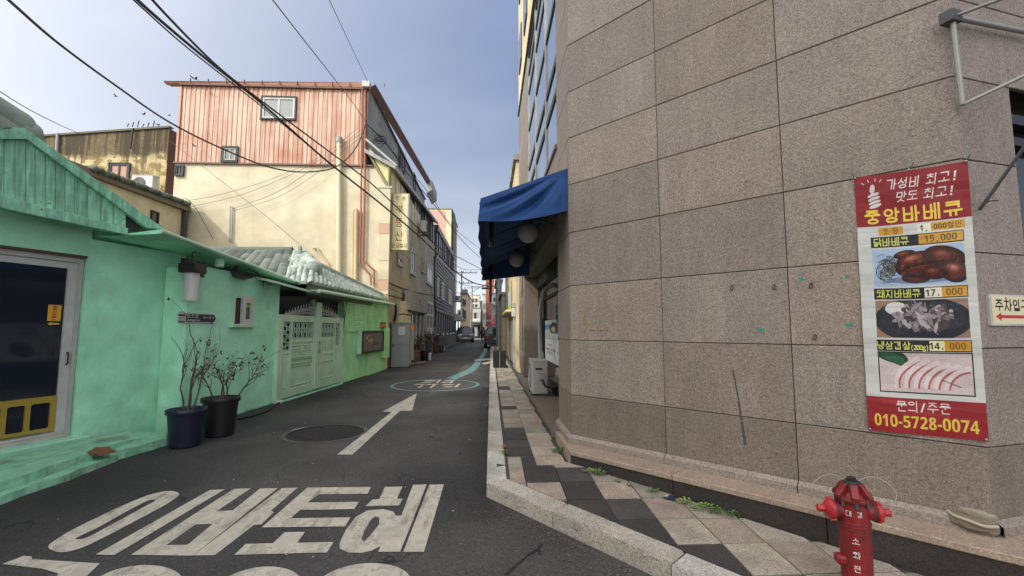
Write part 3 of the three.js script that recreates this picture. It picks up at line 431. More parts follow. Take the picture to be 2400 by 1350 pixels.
// base: dark foot, coping, low band
{
  const capY0 = 0.203, capY1 = 0.25, jp = [0, WD.u(1575, 1120), WD.u(1968, 1240), WD.u(2390, 1310)];
  const podEnd = WD.u(2330, 1300) + 0.14;
  const us = [0.01, jp[1], jp[1] + 1.12, podEnd];
  for (let i = 0; i < 3; i++) { inStone(WD, 'base_panel', cbox(us[i] + 0.003, us[i + 1] - 0.003, -0.35, capY0, -0.1, -0.012, 0.004), M.base); inStone(WD, 'coping', cbox(us[i] + 0.003, us[i + 1] - 0.003, capY0, capY1, SET - 0.02, 0.004, 0.006), M.cap); }
  const uc = (FX - 0.045 - POD[0] + WD.dz * -0.255) / WD.dx, cz = WD.at(uc, 0, -0.255).z - WF.z;   // where the bands of the two faces meet
  for (let i = 0; i < 3; i++) { const a = i ? UJ[i] + 0.003 : uc, a1 = i ? a : uL, b = UJ[i + 1] - 0.003; inStone(WD, 'low_band', tri([V(a, 0.25, -0.255), V(b, 0.25, -0.255), V(b, 0.305, -0.255), V(a, 0.305, -0.255), V(b, 0.336, SET + 0.004), V(a1, 0.336, SET + 0.004)], [[0, 1, 2, 3], [3, 2, 4, 5]]), M.granite[0]); }
  const zc = POD[1] - WF.z; // alley side foot, lower and flush with the pavement strip
  for (let i = 0; i < 6; i++) { const b = zc - (i ? 0.9 + (i - 1) * 1.5 : 0), a = zc - (0.9 + i * 1.5); inStone(WF, 'coping', cbox(a + 0.003, b - 0.003, 0.0, capY1 - 0.03 + 0.027 * (i === 0), GXO - 0.1, FX - POD[0], 0.005), i ? M.graniteLow : M.cap); }
  inStone(WF, 'low_band', tri([V(uP, 0.25, 0.045), V(cz, 0.25, 0.045), V(cz, 0.305, 0.045), V(uP, 0.305, 0.045), V(0, 0.336, 0.001), V(uP, 0.336, 0.001)], [[0, 1, 2, 3], [3, 2, 4, 5]]), M.granite[2]);
}
// the face on the cross street
{
  const yr = [0.33, ...[1040, 797, 670, 545, 432, 322, 213, 103].map((p, i) => YJ[i + 1])]; while (yr[yr.length - 1] < 14) yr.push(yr[yr.length - 1] + stepY);
  const wu = WN.u(2375, 300), wy0 = 2.2, wy1 = WN.y(2372, 258);
  panelsOn(WN, [0, wu], yr, 0, null, [M.granite[3], M.granite[1]]);
  panelsOn(WN, [wu, wu + 1.6], yr, 0, (a, b, c, d) => d > 1.9 && c < wy1 - 0.1, [M.granite[3], M.granite[1]]);
  inStone(WN, 'core', [box(0.03, 4, -0.3, 14, -3.0, -0.25), box(0.03, wu - 0.05, 0, 14, -0.25, -0.035), box(wu + 1.6, 4, 0, 14, -0.25, -0.0)], M.joint);
  inStone(WN, 'window_frame', [box(wu, wu + 1.6, wy1 - 0.07, wy1, -0.12, -0.04), box(wu, wu + 0.07, wy0 - 0.3, wy1, -0.12, -0.04), box(wu, wu + 1.6, WN.y(2380, 330), WN.y(2380, 330) + 0.06, -0.12, -0.05)], M.black);
  inStone(WN, 'window_pane', box(wu + 0.05, wu + 1.6, wy0 - 0.3, wy1 - 0.05, -0.16, -0.13), M.glassDark);
  inStone(WN, 'coping', [box(-0.02, 4, 0.203, 0.25, -0.1, 0.26)], M.cap); inStone(WN, 'base_panel', [box(-0.02, 4, -0.4, 0.203, -0.1, 0.245)], M.base);
  inStone(WN, 'low_band', tri([V(0, 0.25, 0.045), V(4, 0.25, 0.045), V(4, 0.305, 0.045), V(0, 0.305, 0.045), V(4, 0.336, 0.001), V(0, 0.336, 0.001)], [[0, 1, 2, 3], [3, 2, 4, 5]]), M.granite[1]);
  inStone(WN, 'floor_grate', [...Array(7)].map((_, i) => box(0.55 + i * 0.05, 0.58 + i * 0.05, 0.25, 0.262, 0.02, 0.2)), M.iron);
}
// upper window wall over the alley
{
  const cols = [winL, WF.u(1253, 200), WF.u(1277, 286), winR], rows = [WINB, 4.95, 5.43, 6.42, 7.35, 7.85, 8.3];
  for (let i = 0; i < 3; i++) for (let j = 0; j < rows.length - 1; j++) {
    const a = cols[i], b = cols[i + 1], p = inStone(WF, 'window_frame', [box(a, a + 0.07, rows[j], rows[j + 1], -0.12, -0.012), box(b - 0.07, b, rows[j], rows[j + 1], -0.12, -0.012), box(a + 0.07, b - 0.07, rows[j], rows[j] + 0.05, -0.12, -0.014)], M.paleGrey);
    obj('window_pane', box(a + 0.07, b - 0.07, rows[j] + 0.05, rows[j + 1], -0.05, -0.03).rotateY(WF.turn).translate(WF.x, 0, WF.z), M.glassSky, p);
    obj('transom', box(a + 0.07, b - 0.07, rows[j + 1] - 0.10, rows[j + 1] - 0.002, -0.029, -0.011).rotateY(WF.turn).translate(WF.x, 0, WF.z), M.darkGrey, p);
  }
  inStone(WF, 'window_sill', cbox(winL, winR, WINB - 0.06, WINB, -0.12, 0.03), M.graniteLow);
  // the pale rendered upper storey above the stone
  inStone(WF, 'upper_wall', [box(endU, winL, 8.36, 14, -0.14, 0.012), box(winL, uP, 8.36, 14, -0.14, 0.012)], M.beige);
  inStone(WF, 'cornice', cbox(endU, uP, 8.3, 8.36, -0.14, 0.05), M.graniteLow);
  for (const [u, y] of [[endU + 0.7, 9.3], [endU + 2.6, 9.3], [endU + 4.6, 9.3], [endU + 0.7, 11.6], [endU + 2.6, 11.6], [endU + 4.6, 11.6]]) { const f = inStone(WF, 'window_frame', [box(u, u + 0.9, y, y + 1.1, 0.013, 0.05)], M.darkGrey); obj('window_pane', box(u + 0.06, u + 0.84, y + 0.06, y + 1.04, 0.03, 0.058).rotateY(WF.turn).translate(WF.x, 0, WF.z), M.glassSky, f); }
}
// shop front under the beam
{
  const F0 = 0.25, w = GXO, y1 = LINT - 0.025, x = [uQ + 0.03, WF.u(1256, 800, w), WF.u(1276, 800, w), uP - 0.03];
  const fr = []; for (const u of [x[0], x[1], x[2], x[3] - 0.06]) fr.push(box(u, u + 0.06, F0, y1, w - 0.05, w + 0.03));
  fr.push(box(x[0], x[3], 2.2, 2.26, w - 0.05, w + 0.028), box(x[0], x[3], y1 - 0.3, y1, w - 0.05, w + 0.06), box(x[2] + 0.06, x[3] - 0.06, F0, F0 + 0.12, w - 0.05, w + 0.05));
  inStone(WF, 'shop_frame', fr, M.black);
  for (let i = 0; i < 3; i++) inStone(WF, 'shop_pane', box(x[i] + 0.06, x[i + 1] - 0.0, F0 + 0.1, y1 - 0.3, w - 0.03, w - 0.015), M.glassDark);
  inStone(WF, 'door_sheet', box(x[1] + 0.12, x[2] - 0.02, F0 + 0.1, 1.75, w - 0.014, w - 0.004), M.paleGrey);
  inStone(WF, 'shop_box', box(x[1] + 0.5, x[1] + 0.85, 2.28, 2.75, w + 0.03, w + 0.2), M.paleGrey);
  inStone(WF, 'door_pull', box(x[2] - 0.12, x[2] - 0.06, 0.95, 1.75, w + 0.01, w + 0.06), M.black);
  // sheets of print stuck to the shop window
  const ps = thing('window_poster', 'large pale printed sheets stuck inside the corner shop window', 'poster'); WF.place(ps, 0, 0, 0);
  const pu0 = x[2] + 0.09, pu1 = x[3] - 0.07, py0 = WF.y(1290, 848, w), ym = WF.y(1290, 795, w), py1 = WF.y(1290, 750, w);
  const top = canvasTex(512, 384, (c, W, H) => { c.fillStyle = '#5f6463'; c.fillRect(0, 0, W, H); c.fillStyle = '#b9c3c2'; c.fillRect(0, 0, 190, H); c.fillStyle = '#4b8f9d'; c.fillRect(0, 90, 190, 90); c.fillStyle = '#31282a'; c.beginPath(); c.ellipse(150, 170, 56, 120, 0, 0, 7); c.fill(); c.fillStyle = '#c9b3a5'; c.beginPath(); c.ellipse(150, 190, 34, 62, 0, 0, 7); c.fill(); c.fillStyle = '#c9cdcb'; c.fillRect(105, 265, 110, 119); c.fillStyle = '#d7d8d2'; c.fillRect(290, 70, 210, 300); c.fillStyle = '#8c8f88'; for (let i = 0; i < 6; i++) c.fillRect(320 + (i % 3) * 62, 110 + Math.floor(i / 3) * 130, 26, 84); });
  const bot = canvasTex(512, 512, (c, W, H) => { c.fillStyle = '#dcd8d8'; c.fillRect(0, 0, W, H); text(c, '네일', 80, 110, 36, '#3b4044'); text(c, '젤네일', 100, 210, 50, '#3d4f55'); text(c, '케어', 85, 290, 50, '#3d4f55'); text(c, '1+1', 245, 245, 50, '#5a3a38'); text(c, '할인', 350, 245, 50, '#33292a'); c.fillStyle = '#56484a'; c.beginPath(); c.ellipse(462, 240, 20, 170, 0.05, 0, 7); c.fill(); });
  const pl = (t, y0, y1) => { const g = new THREE.PlaneGeometry(pu1 - pu0, y1 - y0).toNonIndexed().translate((pu0 + pu1) / 2, (y0 + y1) / 2, w - 0.008); return [g, mat(0xffffff, 0.5, { map: t })]; };
  obj('sheet', ...pl(bot, py0, ym), ps); obj('sheet', ...pl(top, ym + 0.004, py1), ps);
}
// ------------------------------------------------------------------ blue awning and its two globe lamps
{
  const zN = -5.30, zF = -10.6, xo = -0.14, t = thing('awning', 'blue fabric awning hanging over the shop front on the alley', 'awning');
  const P = { wt: V(FX, 3.41, zN), wb: V(FX + 0.0, 2.90, zN), ot: V(xo + 0.03, 3.03, zN), ob: V(xo, 2.74, zN), wtf: V(FX, 3.41, zF), otf: V(xo + 0.03, 2.93, zF), obf: V(xo - 0.03, 2.62, zF), wbf: V(FX, 2.75, zF) };
  const grid = (a, b, c, d, nu, nv, bump) => { const pts = [], f = []; for (let j = 0; j <= nv; j++) for (let i = 0; i <= nu; i++) { const s = i / nu, q = j / nv, p = a.clone().lerp(b, s).lerp(d.clone().lerp(c, s), q); pts.push(bump(p, s, q)); } for (let j = 0; j < nv; j++) for (let i = 0; i < nu; i++) f.push([j * (nu + 1) + i, j * (nu + 1) + i + 1, (j + 1) * (nu + 1) + i + 1, (j + 1) * (nu + 1) + i]); const g = tri(pts, f); const m = new THREE.BufferGeometry(); m.copy(g); return g; };
  // near end: sagging side cloth with pulled folds from the upper wall corner
  const fold = (p, s, q) => { const e = Math.sin(Math.PI * q) * Math.sin(Math.PI * Math.min(1, s * 1.05)); const rad = Math.atan2(q + 0.02, 1.04 - s), near = Math.min(1, Math.hypot(1 - s, q) * 1.6); p.z += 0.055 * e * Math.sin(rad * 11) * near + 0.02 * e * Math.sin(rad * 23 + 1) * near; p.y -= 0.05 * Math.sin(Math.PI * s) * (q > 0.9 ? 1 : q) ; return p; };
  obj('side_cloth', grid(P.ob.clone().setY(2.76), P.wb, P.wt, P.ot, 40, 20, (p, s, q) => fold(p, s, 1 - q)), M.blue, t);
  obj('top_cloth', grid(P.ot, P.wt, P.wtf, P.otf, 16, 30, (p, s, q) => { p.y -= 0.035 * Math.sin(Math.PI * s) * (0.6 + 0.4 * Math.sin(q * 28)); return p; }), M.blue, t);
  obj('valance', grid(P.ob, P.ot, P.otf, P.obf, 4, 30, (p, s, q) => { p.x += 0.012 * Math.sin(q * 31 + s) * (1 - s); return p; }), M.blue, t);
  obj('far_cloth', grid(P.obf, P.wbf, P.wtf, P.otf, 8, 6, (p) => p), M.blue, t);
  const dn = (p, x, y, z) => p.clone().add(V(x, y, z)); obj('lining', [grid(dn(P.ot, 0.012, -0.02, -0.02), dn(P.wt, -0.01, -0.02, -0.02), dn(P.wtf, -0.01, -0.02, 0.02), dn(P.otf, 0.012, -0.02, 0.02), 12, 24, (p, s2, q) => { p.y -= 0.035 * Math.sin(Math.PI * s2) * (0.6 + 0.4 * Math.sin(q * 28)) + 0.004; return p; }), grid(dn(P.obf, 0.01, 0, 0.012), dn(P.wbf, 0, 0, 0.012), dn(P.wtf, -0.01, -0.02, 0.012), dn(P.otf, 0.012, -0.02, 0.012), 8, 6, (p) => p), grid(dn(P.ob, 0.014, 0.005, -0.02), dn(P.ot, 0.014, -0.02, -0.02), dn(P.otf, 0.014, -0.02, 0.012), dn(P.obf, 0.014, 0.005, 0.012), 4, 30, (p, s2, q) => { p.x += 0.012 * Math.sin(q * 31 + s2) * (1 - s2); return p; })], M.lining, t);  // added dark sheet under the cloth, its navy paints in the underside shade
  for (let i = 0; i < 9; i++) { const z = zN - 0.35 - i * 0.58; obj('rib', tube([V(FX, 3.37 - 0.02, z), V(xo + 0.05, 3.0 - i * 0.01, z)], 0.009), M.black, t); }
  obj('front_bar', tube([V(xo + 0.03, 2.99, zN - 0.05), V(xo + 0.03, 2.90, zF)], 0.016), M.black, t);
  obj('brace', tube([V(FX, 2.95, -5.6), V(0.1, 3.0, -5.75)], 0.014), M.black, t);
  for (const z of [-6.2, -10.3]) obj('hanging_strap', rod(V(0.02, z < -9 ? 2.1 : 2.62, z), V(0.02, 2.98, z), 0.03), M.black, t);
  obj('eyelet', sph(xo + 0.005, 2.68, zF + 0.05, 0.018), M.white, t);
  for (const [px, py, z, lab] of [[1238, 545, -6.5, 'larger nearer dim globe lamp hanging under the blue awning'], [1211, 608, -9.0, 'smaller farther dim globe lamp hanging under the blue awning']]) {
    const p = atZ(px, py, z), l = thing('globe_lamp', lab, 'lamp', p); obj('globe', sph(0, 0, 0, 0.15, 0.15, 0.15, 24), mat([0.42, 0.38, 0.35], 0.35), l);
    obj('collar', lathe([[0.0, 0.2], [0.05, 0.2], [0.06, 0.13], [0.0, 0.13]], 16), M.black, l); obj('arm', tube([V(0, 0.18, 0), V(0.12, 0.2, 0), V(FX - p.x, 0.12, 0)], 0.012), M.black, l);
  }
}
// ------------------------------------------------------------------ things fixed to or standing by the stone building
function acUnit(t, s = 1, m = M.pvc) { // outdoor unit, front towards +z, base at the origin, width 0.8
  obj('housing', rbox(-0.40 * s, 0.40 * s, 0.04, 0.66 * s, -0.15 * s, 0.15 * s, 0.02), m, t); obj('top_plate', rbox(-0.41 * s, 0.41 * s, 0.655 * s, 0.68 * s, -0.16 * s, 0.16 * s, 0.008), m, t);
  obj('fan_opening', boxUV(new THREE.CylinderGeometry(0.24 * s, 0.24 * s, 0.012, 28).rotateX(Math.PI / 2).translate(-0.1 * s, 0.35 * s, 0.152 * s)), M.darkGrey, t);
  for (let i = 0; i < 5; i++) obj('grille_ring', new THREE.TorusGeometry((0.05 + i * 0.047) * s, 0.004 * s, 4, 28).toNonIndexed().translate(-0.1 * s, 0.35 * s, 0.163 * s), m, t);
  for (const x of [-0.3, 0.3]) obj('foot', box((x - 0.05) * s, (x + 0.05) * s, 0, 0.045, -0.17 * s, 0.17 * s), M.darkGrey, t);
}
{
  const p = atY(1239, 900, 0.25), z = -9.35, t = thing('air_conditioner', 'cream outdoor air conditioner standing on the stone ledge under the awning', 'air conditioner', V(FX + 0.06, 0.222, z), -Math.PI / 2);
  acUnit(t, 1.0);
  for (let i = 0; i < 4; i++) obj('louvre', box(0.402, 0.412, 0.14 + i * 0.13, 0.18 + i * 0.13, -0.11, 0.11), M.pvc, t);
  obj('side_panel', box(0.401, 0.41, 0.08, 0.62, -0.12, 0.0), M.pvc, t); obj('handle_recess', box(0.409, 0.415, 0.5, 0.54, -0.04, 0.09), M.black, t);
  obj('service_cover', rbox(0.40, 0.44, 0.3, 0.44, -0.08, 0.04, 0.01), M.paleGrey, t);
  obj('hose', tube([V(0.43, 0.32, -0.03), V(0.5, 0.2, -0.1), V(0.48, 0.16, -0.3), V(0.42, 0.12, -0.42)], 0.022), M.wire, t);
  tag(obj('insulated_pipe', tube([V(FX + 0.13, 0.87, -9.5), V(FX + 0.12, 1.5, -9.55), V(FX + 0.15, 2.0, -9.6), V(FX + 0.26, 2.35, -9.6), V(FX + 0.5, 2.45, -9.6)], 0.045, 40, 10), M.paleGrey), 'pale wrapped pipe curving up the wall from the air conditioner', 'pipe');
}
// banner
{
  const c4 = [[2001, 415], [2268, 375], [2318, 1035], [2036, 1008]].map(([x, y]) => WD.hit(x, y, SET + 0.02)), t = onWall(WD, 'menu_banner', 'tall barbecue menu banner in red and white hung on the granite wall', 'banner');
  const tx = canvasTex(840, 2000, (c, W, H) => {
    const g = (x, y, w, h, col) => { c.fillStyle = col; c.fillRect(x, y, w, h); };
    g(0, 0, W, H, '#c2c2bd'); g(0, 0, W, 412, '#851a23'); g(0, H - 262, W, 262, '#8e1820');
    text(c, '가성비 최고!', 520, 52, 78, '#d9d3cb', { lw: .11, slant: -.18 }); text(c, '맛도 최고!', 540, 160, 76, '#d9d3cb', { lw: .11, slant: -.18 });
    // a drawn fist with its thumb up
    c.save(); c.translate(150, 170); c.rotate(-0.12); c.scale(0.86, 0.86); c.fillStyle = '#d8cfcb'; c.strokeStyle = '#7a1820'; c.lineWidth = 7;
    for (let i = 0; i < 4; i++) { c.beginPath(); c.ellipse(0, -10 + i * 34, 62, 21, -0.14, 0, 7); c.fill(); c.stroke(); } c.beginPath(); c.ellipse(0, -66, 24, 44, 0.28, 0, 7); c.fill();
    c.strokeStyle = '#d8cfcb'; for (const a of [-2.2, -1.75, -1.25, -0.85]) { c.beginPath(); c.moveTo(Math.cos(a) * 116, -60 + Math.sin(a) * 76); c.lineTo(Math.cos(a) * 150, -60 + Math.sin(a) * 104); c.stroke(); } c.restore();
    text(c, '중앙바베큐', 425, 282, 108, '#e2c64c', { lw: .15, adv: 1.22, w: 1.12 });
    const slip = (x, y, w, h, col, s, size, ink) => { g(x, y, w, h, col); text(c, s, x + w / 2, y + (h - size) / 2, size, ink, { lw: .09 }); };
    slip(170, 428, 190, 62, '#c8912a', '포 장', 46, '#3c2a10'); slip(466, 424, 96, 62, '#d9d6c2', '1,', 50, '#262420'); slip(562, 424, 230, 62, '#c58f2c', '000할인', 46, '#4a3210');
    const bar = (y) => { g(106, y, 674, 86, '#17161a'); };
    bar(500); text(c, '닭바베큐', 262, 512, 62, '#d3d66a', { lw: .115, w: 1.0 }); slip(470, 506, 304, 72, '#c8912a', '15,000', 56, '#5a4416');
    bar(906); text(c, '돼지바베큐', 292, 918, 60, '#d3d66a', { lw: .115, w: 1.0 }); slip(486, 912, 120, 72, '#d9d6c2', '17.', 56, '#2c2a24'); slip(606, 912, 168, 72, '#c8912a', '000', 56, '#6a4c14');
    bar(1302); text(c, '냉삼겹살', 232, 1316, 58, '#d3d66a', { lw: .115, w: 1.0 }); text(c, '(200g)', 425, 1336, 40, '#d3d66a', { lw: .1, w: .8 }); slip(496, 1308, 104, 72, '#e2dca8', '14.', 56, '#201e18'); slip(600, 1308, 174, 72, '#c8912a', '000', 56, '#7a5a20');
    const ph = (y, h, bg) => { c.save(); c.beginPath(); c.rect(112, y, 664, h); c.clip(); g(112, y, 664, h, bg); };
    let sd = 5; const rr = () => { sd = (sd * 16807) % 2147483647; return sd / 2147483647; };
    const blob = (x, y, a, b, r, col, gl) => { c.save(); c.translate(x, y); c.rotate(r); c.scale(a, b); if (gl) { const q = c.createRadialGradient(-0.2, -0.35, 0.05, 0, 0, 1); q.addColorStop(0, gl); q.addColorStop(0.45, col); q.addColorStop(1, '#220b08'); c.fillStyle = q; } else c.fillStyle = col; c.beginPath(); c.arc(0, 0, 1, 0, 7); c.fill(); c.restore(); };
    ph(600, 290, '#9db4cf'); for (let i = 0; i < 60; i++) { c.strokeStyle = ['#23241d', '#3d4034', '#5d5f50', '#171712'][i % 4]; c.lineWidth = 4; c.beginPath(); const x = 190 + rr() * 90, y = 700 + rr() * 110; c.arc(x, y, 20 + rr() * 46, rr() * 6, rr() * 6 + 1.4); c.stroke(); }
    blob(470, 845, 250, 30, 0, 'rgba(60,70,100,.5)'); blob(360, 650, 84, 32, -.15, '#54200f', '#8e4a34'); blob(430, 835, 104, 40, .05, '#4e1c10', '#7e3c2a'); blob(470, 735, 190, 96, -.12, '#5a2012', '#a0583e'); blob(430, 690, 140, 54, -.2, '#6a2a18', '#b5735a'); blob(640, 690, 150, 84, .25, '#4c1a10', '#8a4632'); blob(700, 800, 100, 80, .5, '#5a2014', '#b07a64'); blob(560, 800, 90, 50, .2, '#501b10', '#8f4c36'); c.strokeStyle = '#1d0805'; c.lineWidth = 9; c.beginPath(); c.moveTo(300, 775); c.quadraticCurveTo(440, 735, 640, 715); c.stroke(); for (let i = 0; i < 50; i++) blob(320 + rr() * 420, 640 + rr() * 190, 4 + rr() * 16, 2 + rr() * 5, rr() * 3, ['rgba(150,90,70,.5)', 'rgba(40,12,8,.5)'][i % 2]); c.restore();
    ph(1000, 286, '#8a6a54'); blob(450, 1150, 350, 170, 0, '#11161f'); blob(450, 1140, 300, 140, 0, '#1c212a'); blob(270, 1062, 84, 50, 0, '#c9c5c2'); for (let i = 0; i < 130; i++) { const a = rr() * 6.3, q = Math.sqrt(rr()); blob(470 + Math.cos(a) * q * 210, 1130 + Math.sin(a) * q * 100, 14 + rr() * 38, 7 + rr() * 12, rr() * 3, ['#6d6266', '#8d8488', '#4b4144', '#a79fa2', '#3a3032', '#7f7075'][i % 6]); } c.restore();
    ph(1396, 300, '#c4b3b2'); blob(200, 1416, 140, 54, .3, '#123a24'); blob(230, 1440, 110, 36, .5, '#1d5233'); for (let i = 0; i < 6; i++) { c.lineWidth = 46; c.strokeStyle = '#d6c6c4'; c.beginPath(); c.moveTo(250 + i * 70, 1660); c.quadraticCurveTo(220 + i * 80, 1530, 420 + i * 70, 1440 + i * 14); c.stroke(); c.lineWidth = 15; c.strokeStyle = '#a5585c'; c.beginPath(); c.moveTo(262 + i * 70, 1664); c.quadraticCurveTo(240 + i * 80, 1545, 430 + i * 66, 1462 + i * 14); c.stroke(); } c.lineWidth = 6; c.strokeStyle = '#4a2a26'; c.beginPath(); c.moveTo(560, 1590); c.lineTo(690, 1640); c.stroke(); c.restore();
    c.strokeStyle = '#17161a'; c.lineWidth = 9; c.strokeRect(112, 1396, 664, 300);
    for (const [y0, hh] of [[600, 290], [1000, 286], [1400, 292]]) for (let i = 0; i < 2600; i++) { const v = rr(); c.fillStyle = v < 0.5 ? 'rgba(10,6,6,' + 0.16 * rr() + ')' : 'rgba(255,240,230,' + 0.14 * rr() + ')'; c.fillRect(114 + rr() * 655, y0 + rr() * (hh - 6), 2 + rr() * 9, 2 + rr() * 4); }
    text(c, '문의/주문', 420, H - 240, 76, '#d9cfca', { lw: .1 }); c.fillStyle = '#d8bb48'; c.font = 'bold 124px sans-serif'; c.textAlign = 'center'; c.textBaseline = 'alphabetic'; c.fillText('010-5728-0074', 420, H - 44, 740);
    for (let i = 0; i < 16; i++) { const y = rr() * H, g2 = c.createLinearGradient(0, y - 26, 0, y + 26); g2.addColorStop(0, 'rgba(90,86,84,0)'); g2.addColorStop(0.5, 'rgba(90,86,84,.10)'); g2.addColorStop(0.56, 'rgba(255,255,255,.06)'); g2.addColorStop(1, 'rgba(255,255,255,0)'); c.fillStyle = g2; c.save(); c.translate(0, y); c.rotate((rr() - 0.5) * 0.25); c.translate(0, -y); c.fillRect(-60, y - 26, W + 120, 52); c.restore(); }
  });
  const N = 14, g = new THREE.PlaneGeometry(1, 1, N, N * 2).toNonIndexed(), p = g.attributes.position, uv = g.attributes.uv;
  for (let i = 0; i < p.count; i++) { const u = uv.getX(i), v = uv.getY(i), L = (a, b, q) => a + (b - a) * q; const x = L(L(c4[3][0], c4[2][0], u), L(c4[0][0], c4[1][0], u), v), y = L(L(c4[3][1], c4[2][1], u), L(c4[0][1], c4[1][1], u), v); p.setXYZ(i, x, y - 0.012 * Math.sin(Math.PI * u) * v, SET + 0.014 + 0.006 * Math.sin(u * 7 + v * 5) + 0.005 * Math.sin(v * 21) + 0.003 * Math.sin(v * 53 + u * 9)); }
  g.computeVertexNormals(); const bm = mat(0xffffff, 0.62, { map: tx, side: THREE.DoubleSide }); obj('printed_cloth', g, bm, t);
  for (const [x, y] of [[2004, 418], [2264, 378], [2040, 1005], [2312, 1030], [2130, 398]]) { const [u, yy] = WD.hit(x, y, SET + 0.02); obj('nail', sph(u, yy, SET + 0.025, 0.008, 0.008, 0.006, 8), M.steel, t); obj('tie', tube([V(u, yy, SET + 0.02), V(u + R(-0.03, 0.03), yy + R(0.02, 0.05), SET + 0.012)], 0.003), M.wire, t); }
}
// parking entrance sign on the cross-street face
{
  const q = [[2318, 692], [2400, 690], [2400, 762], [2320, 764]].map(([x, y]) => WN.hit(x, y, 0.02)), u0 = q[0][0], y0 = (q[2][1] + q[3][1]) / 2, y1 = (q[0][1] + q[1][1]) / 2, h = y1 - y0, w = h * 2.1, t = onWall(WN, 'parking_sign', 'small cream sign with black letters and a red arrow pointing left', 'sign');
  const tx = canvasTex(800, 384, (c, W, H) => { c.fillStyle = '#d6cba6'; c.fillRect(0, 0, W, H); text(c, '주차입구', W / 2, 48, 150, '#1a1916', { lw: .15 }); c.fillStyle = '#b0262a'; c.fillRect(150, 262, 570, 44); c.beginPath(); c.moveTo(60, 284); c.lineTo(170, 226); c.lineTo(170, 342); c.fill(); });
  obj('plate', box(u0, u0 + w, y0, y1, 0.002, 0.02), M.white, t); obj('print', new THREE.PlaneGeometry(w - 0.02, h - 0.02).translate(u0 + w / 2, (y0 + y1) / 2, 0.0225), mat(0xffffff, 0.6, { map: tx }), t);
}
// bare frame of a removed awning at the top right
{
  const t = thing('awning_skeleton', 'bare rusty steel frame of a removed awning at the building corner', 'frame'), w = 0.05, h = (x, y, ww) => { const [u, yy] = WN.hit(x, y, ww); return WN.at(u, yy, ww); };
  const a = h(2232, 40, w), b = h(2256, 245, w), c = h(2420, 78, w);
  obj('wall_rail', rod(a, c, 0.019), M.galv, t); obj('upright', rod(a, b, 0.016), M.galv, t);
  const arm = (p, x, y, d) => { const r = ray(x, y); return p.clone().lerp(C.clone().addScaledVector(r, d), 1); };
  obj('top_arm', rod(a, arm(a, 2420, -30, 2.75), 0.011), M.galv, t); obj('mid_arm', rod(b, arm(b, 2420, 168, 2.9), 0.012), M.galv, t);
  const e = h(2296, 492, 0.02); obj('stay', rod(e, arm(e, 2420, 318, 2.75), 0.010), M.darkGrey, t); obj('bracket', rbox(-0.05, 0.05, -0.04, 0.04, -0.05, 0.03, 0.006).rotateY(WN.turn).translate(a.x, a.y, a.z), M.darkGrey, t); obj('wire_end', tube([e, e.clone().add(V(0.04, 0.05, 0.02)), e.clone().add(V(0.1, 0.055, 0.03))], 0.004), M.wire, t);
}
// tape marks, old fixings and a scrape on the panels
{
  const w = SET + 0.003, at = (x, y) => WD.hit(x, y, w), strip = (x0, y0, x1, y1, hw, m, name, label) => { const a = at(x0, y0), b = at(x1, y1), d = [b[0] - a[0], b[1] - a[1]], l = Math.hypot(...d), n = [-d[1] / l * hw, d[0] / l * hw]; const g = tri([V(a[0] - n[0], a[1] - n[1], w), V(b[0] - n[0], b[1] - n[1], w), V(b[0] + n[0], b[1] + n[1], w), V(a[0] + n[0], a[1] + n[1], w)], [[0, 1, 2, 3]]); return g; };
  const add = (name, label, cat, gs, m, group) => { const t = onWall(WD, name, label, cat, 0, 0, 0, group); for (const q of Array.isArray(gs) ? gs : [gs]) obj('mark', q, m, t); return t; };
  const tp = mat([0.28, 0.19, 0.07], 0.7); add('tape_outline', 'four strips of old yellow tape in a rectangle on the leftmost granite panels', 'tape', [strip(1371, 733, 1371, 760, 0.008, tp), strip(1435, 727, 1436, 762, 0.009, tp), strip(1379, 773, 1427, 773, 0.005, tp), strip(1376, 722, 1386, 722, 0.005, tp), strip(1402, 721, 1410, 721, 0.005, tp), strip(1418, 720, 1427, 720, 0.005, tp)], tp);
  const gr = mat([0.03, 0.26, 0.18], 0.6); [[1876, 650, 1880, 658, 'upper'], [1983, 645, 1986, 650, 'rightmost upper'], [1776, 772, 1791, 775, 'lower left'], [1981, 762, 1999, 760, 'lower right']].forEach(([a, b, c, d, n]) => add('tape_scrap', n + ' torn scrap of green tape on the granite wall', 'tape scrap', strip(a, b, c, d, 0.011, gr), gr));
  const br = mat([0.09, 0.05, 0.05], 0.7); [[1715, 668, 1717, 680, 'left'], [1811, 678, 1818, 667, 'middle'], [1898, 672, 1905, 666, 'right'], [1906, 789, 1915, 791, 'lowest']].forEach(([a, b, c, d, n]) => { const p = at((a + c) / 2, (b + d) / 2), t = onWall(WD, 'wire_loop', n + ' small dark wire loop left on the granite wall', 'wire loop', p[0], p[1], w + 0.006); obj('loop', new THREE.TorusGeometry(0.016, 0.004, 6, 14).toNonIndexed().scale(0.7, 1.25, 1).rotateZ(a < c ? -0.2 : 0.4), br, t); });
  add('scrape', 'long dark slanting scrape down the granite panels', 'scrape', [strip(1718, 868, 1731, 938, 0.006, M.black), strip(1731, 940, 1738, 985, 0.009, M.darkGrey), strip(1738, 988, 1747, 1042, 0.011, mat([0.1, 0.095, 0.085], 0.9))], M.darkGrey);
}
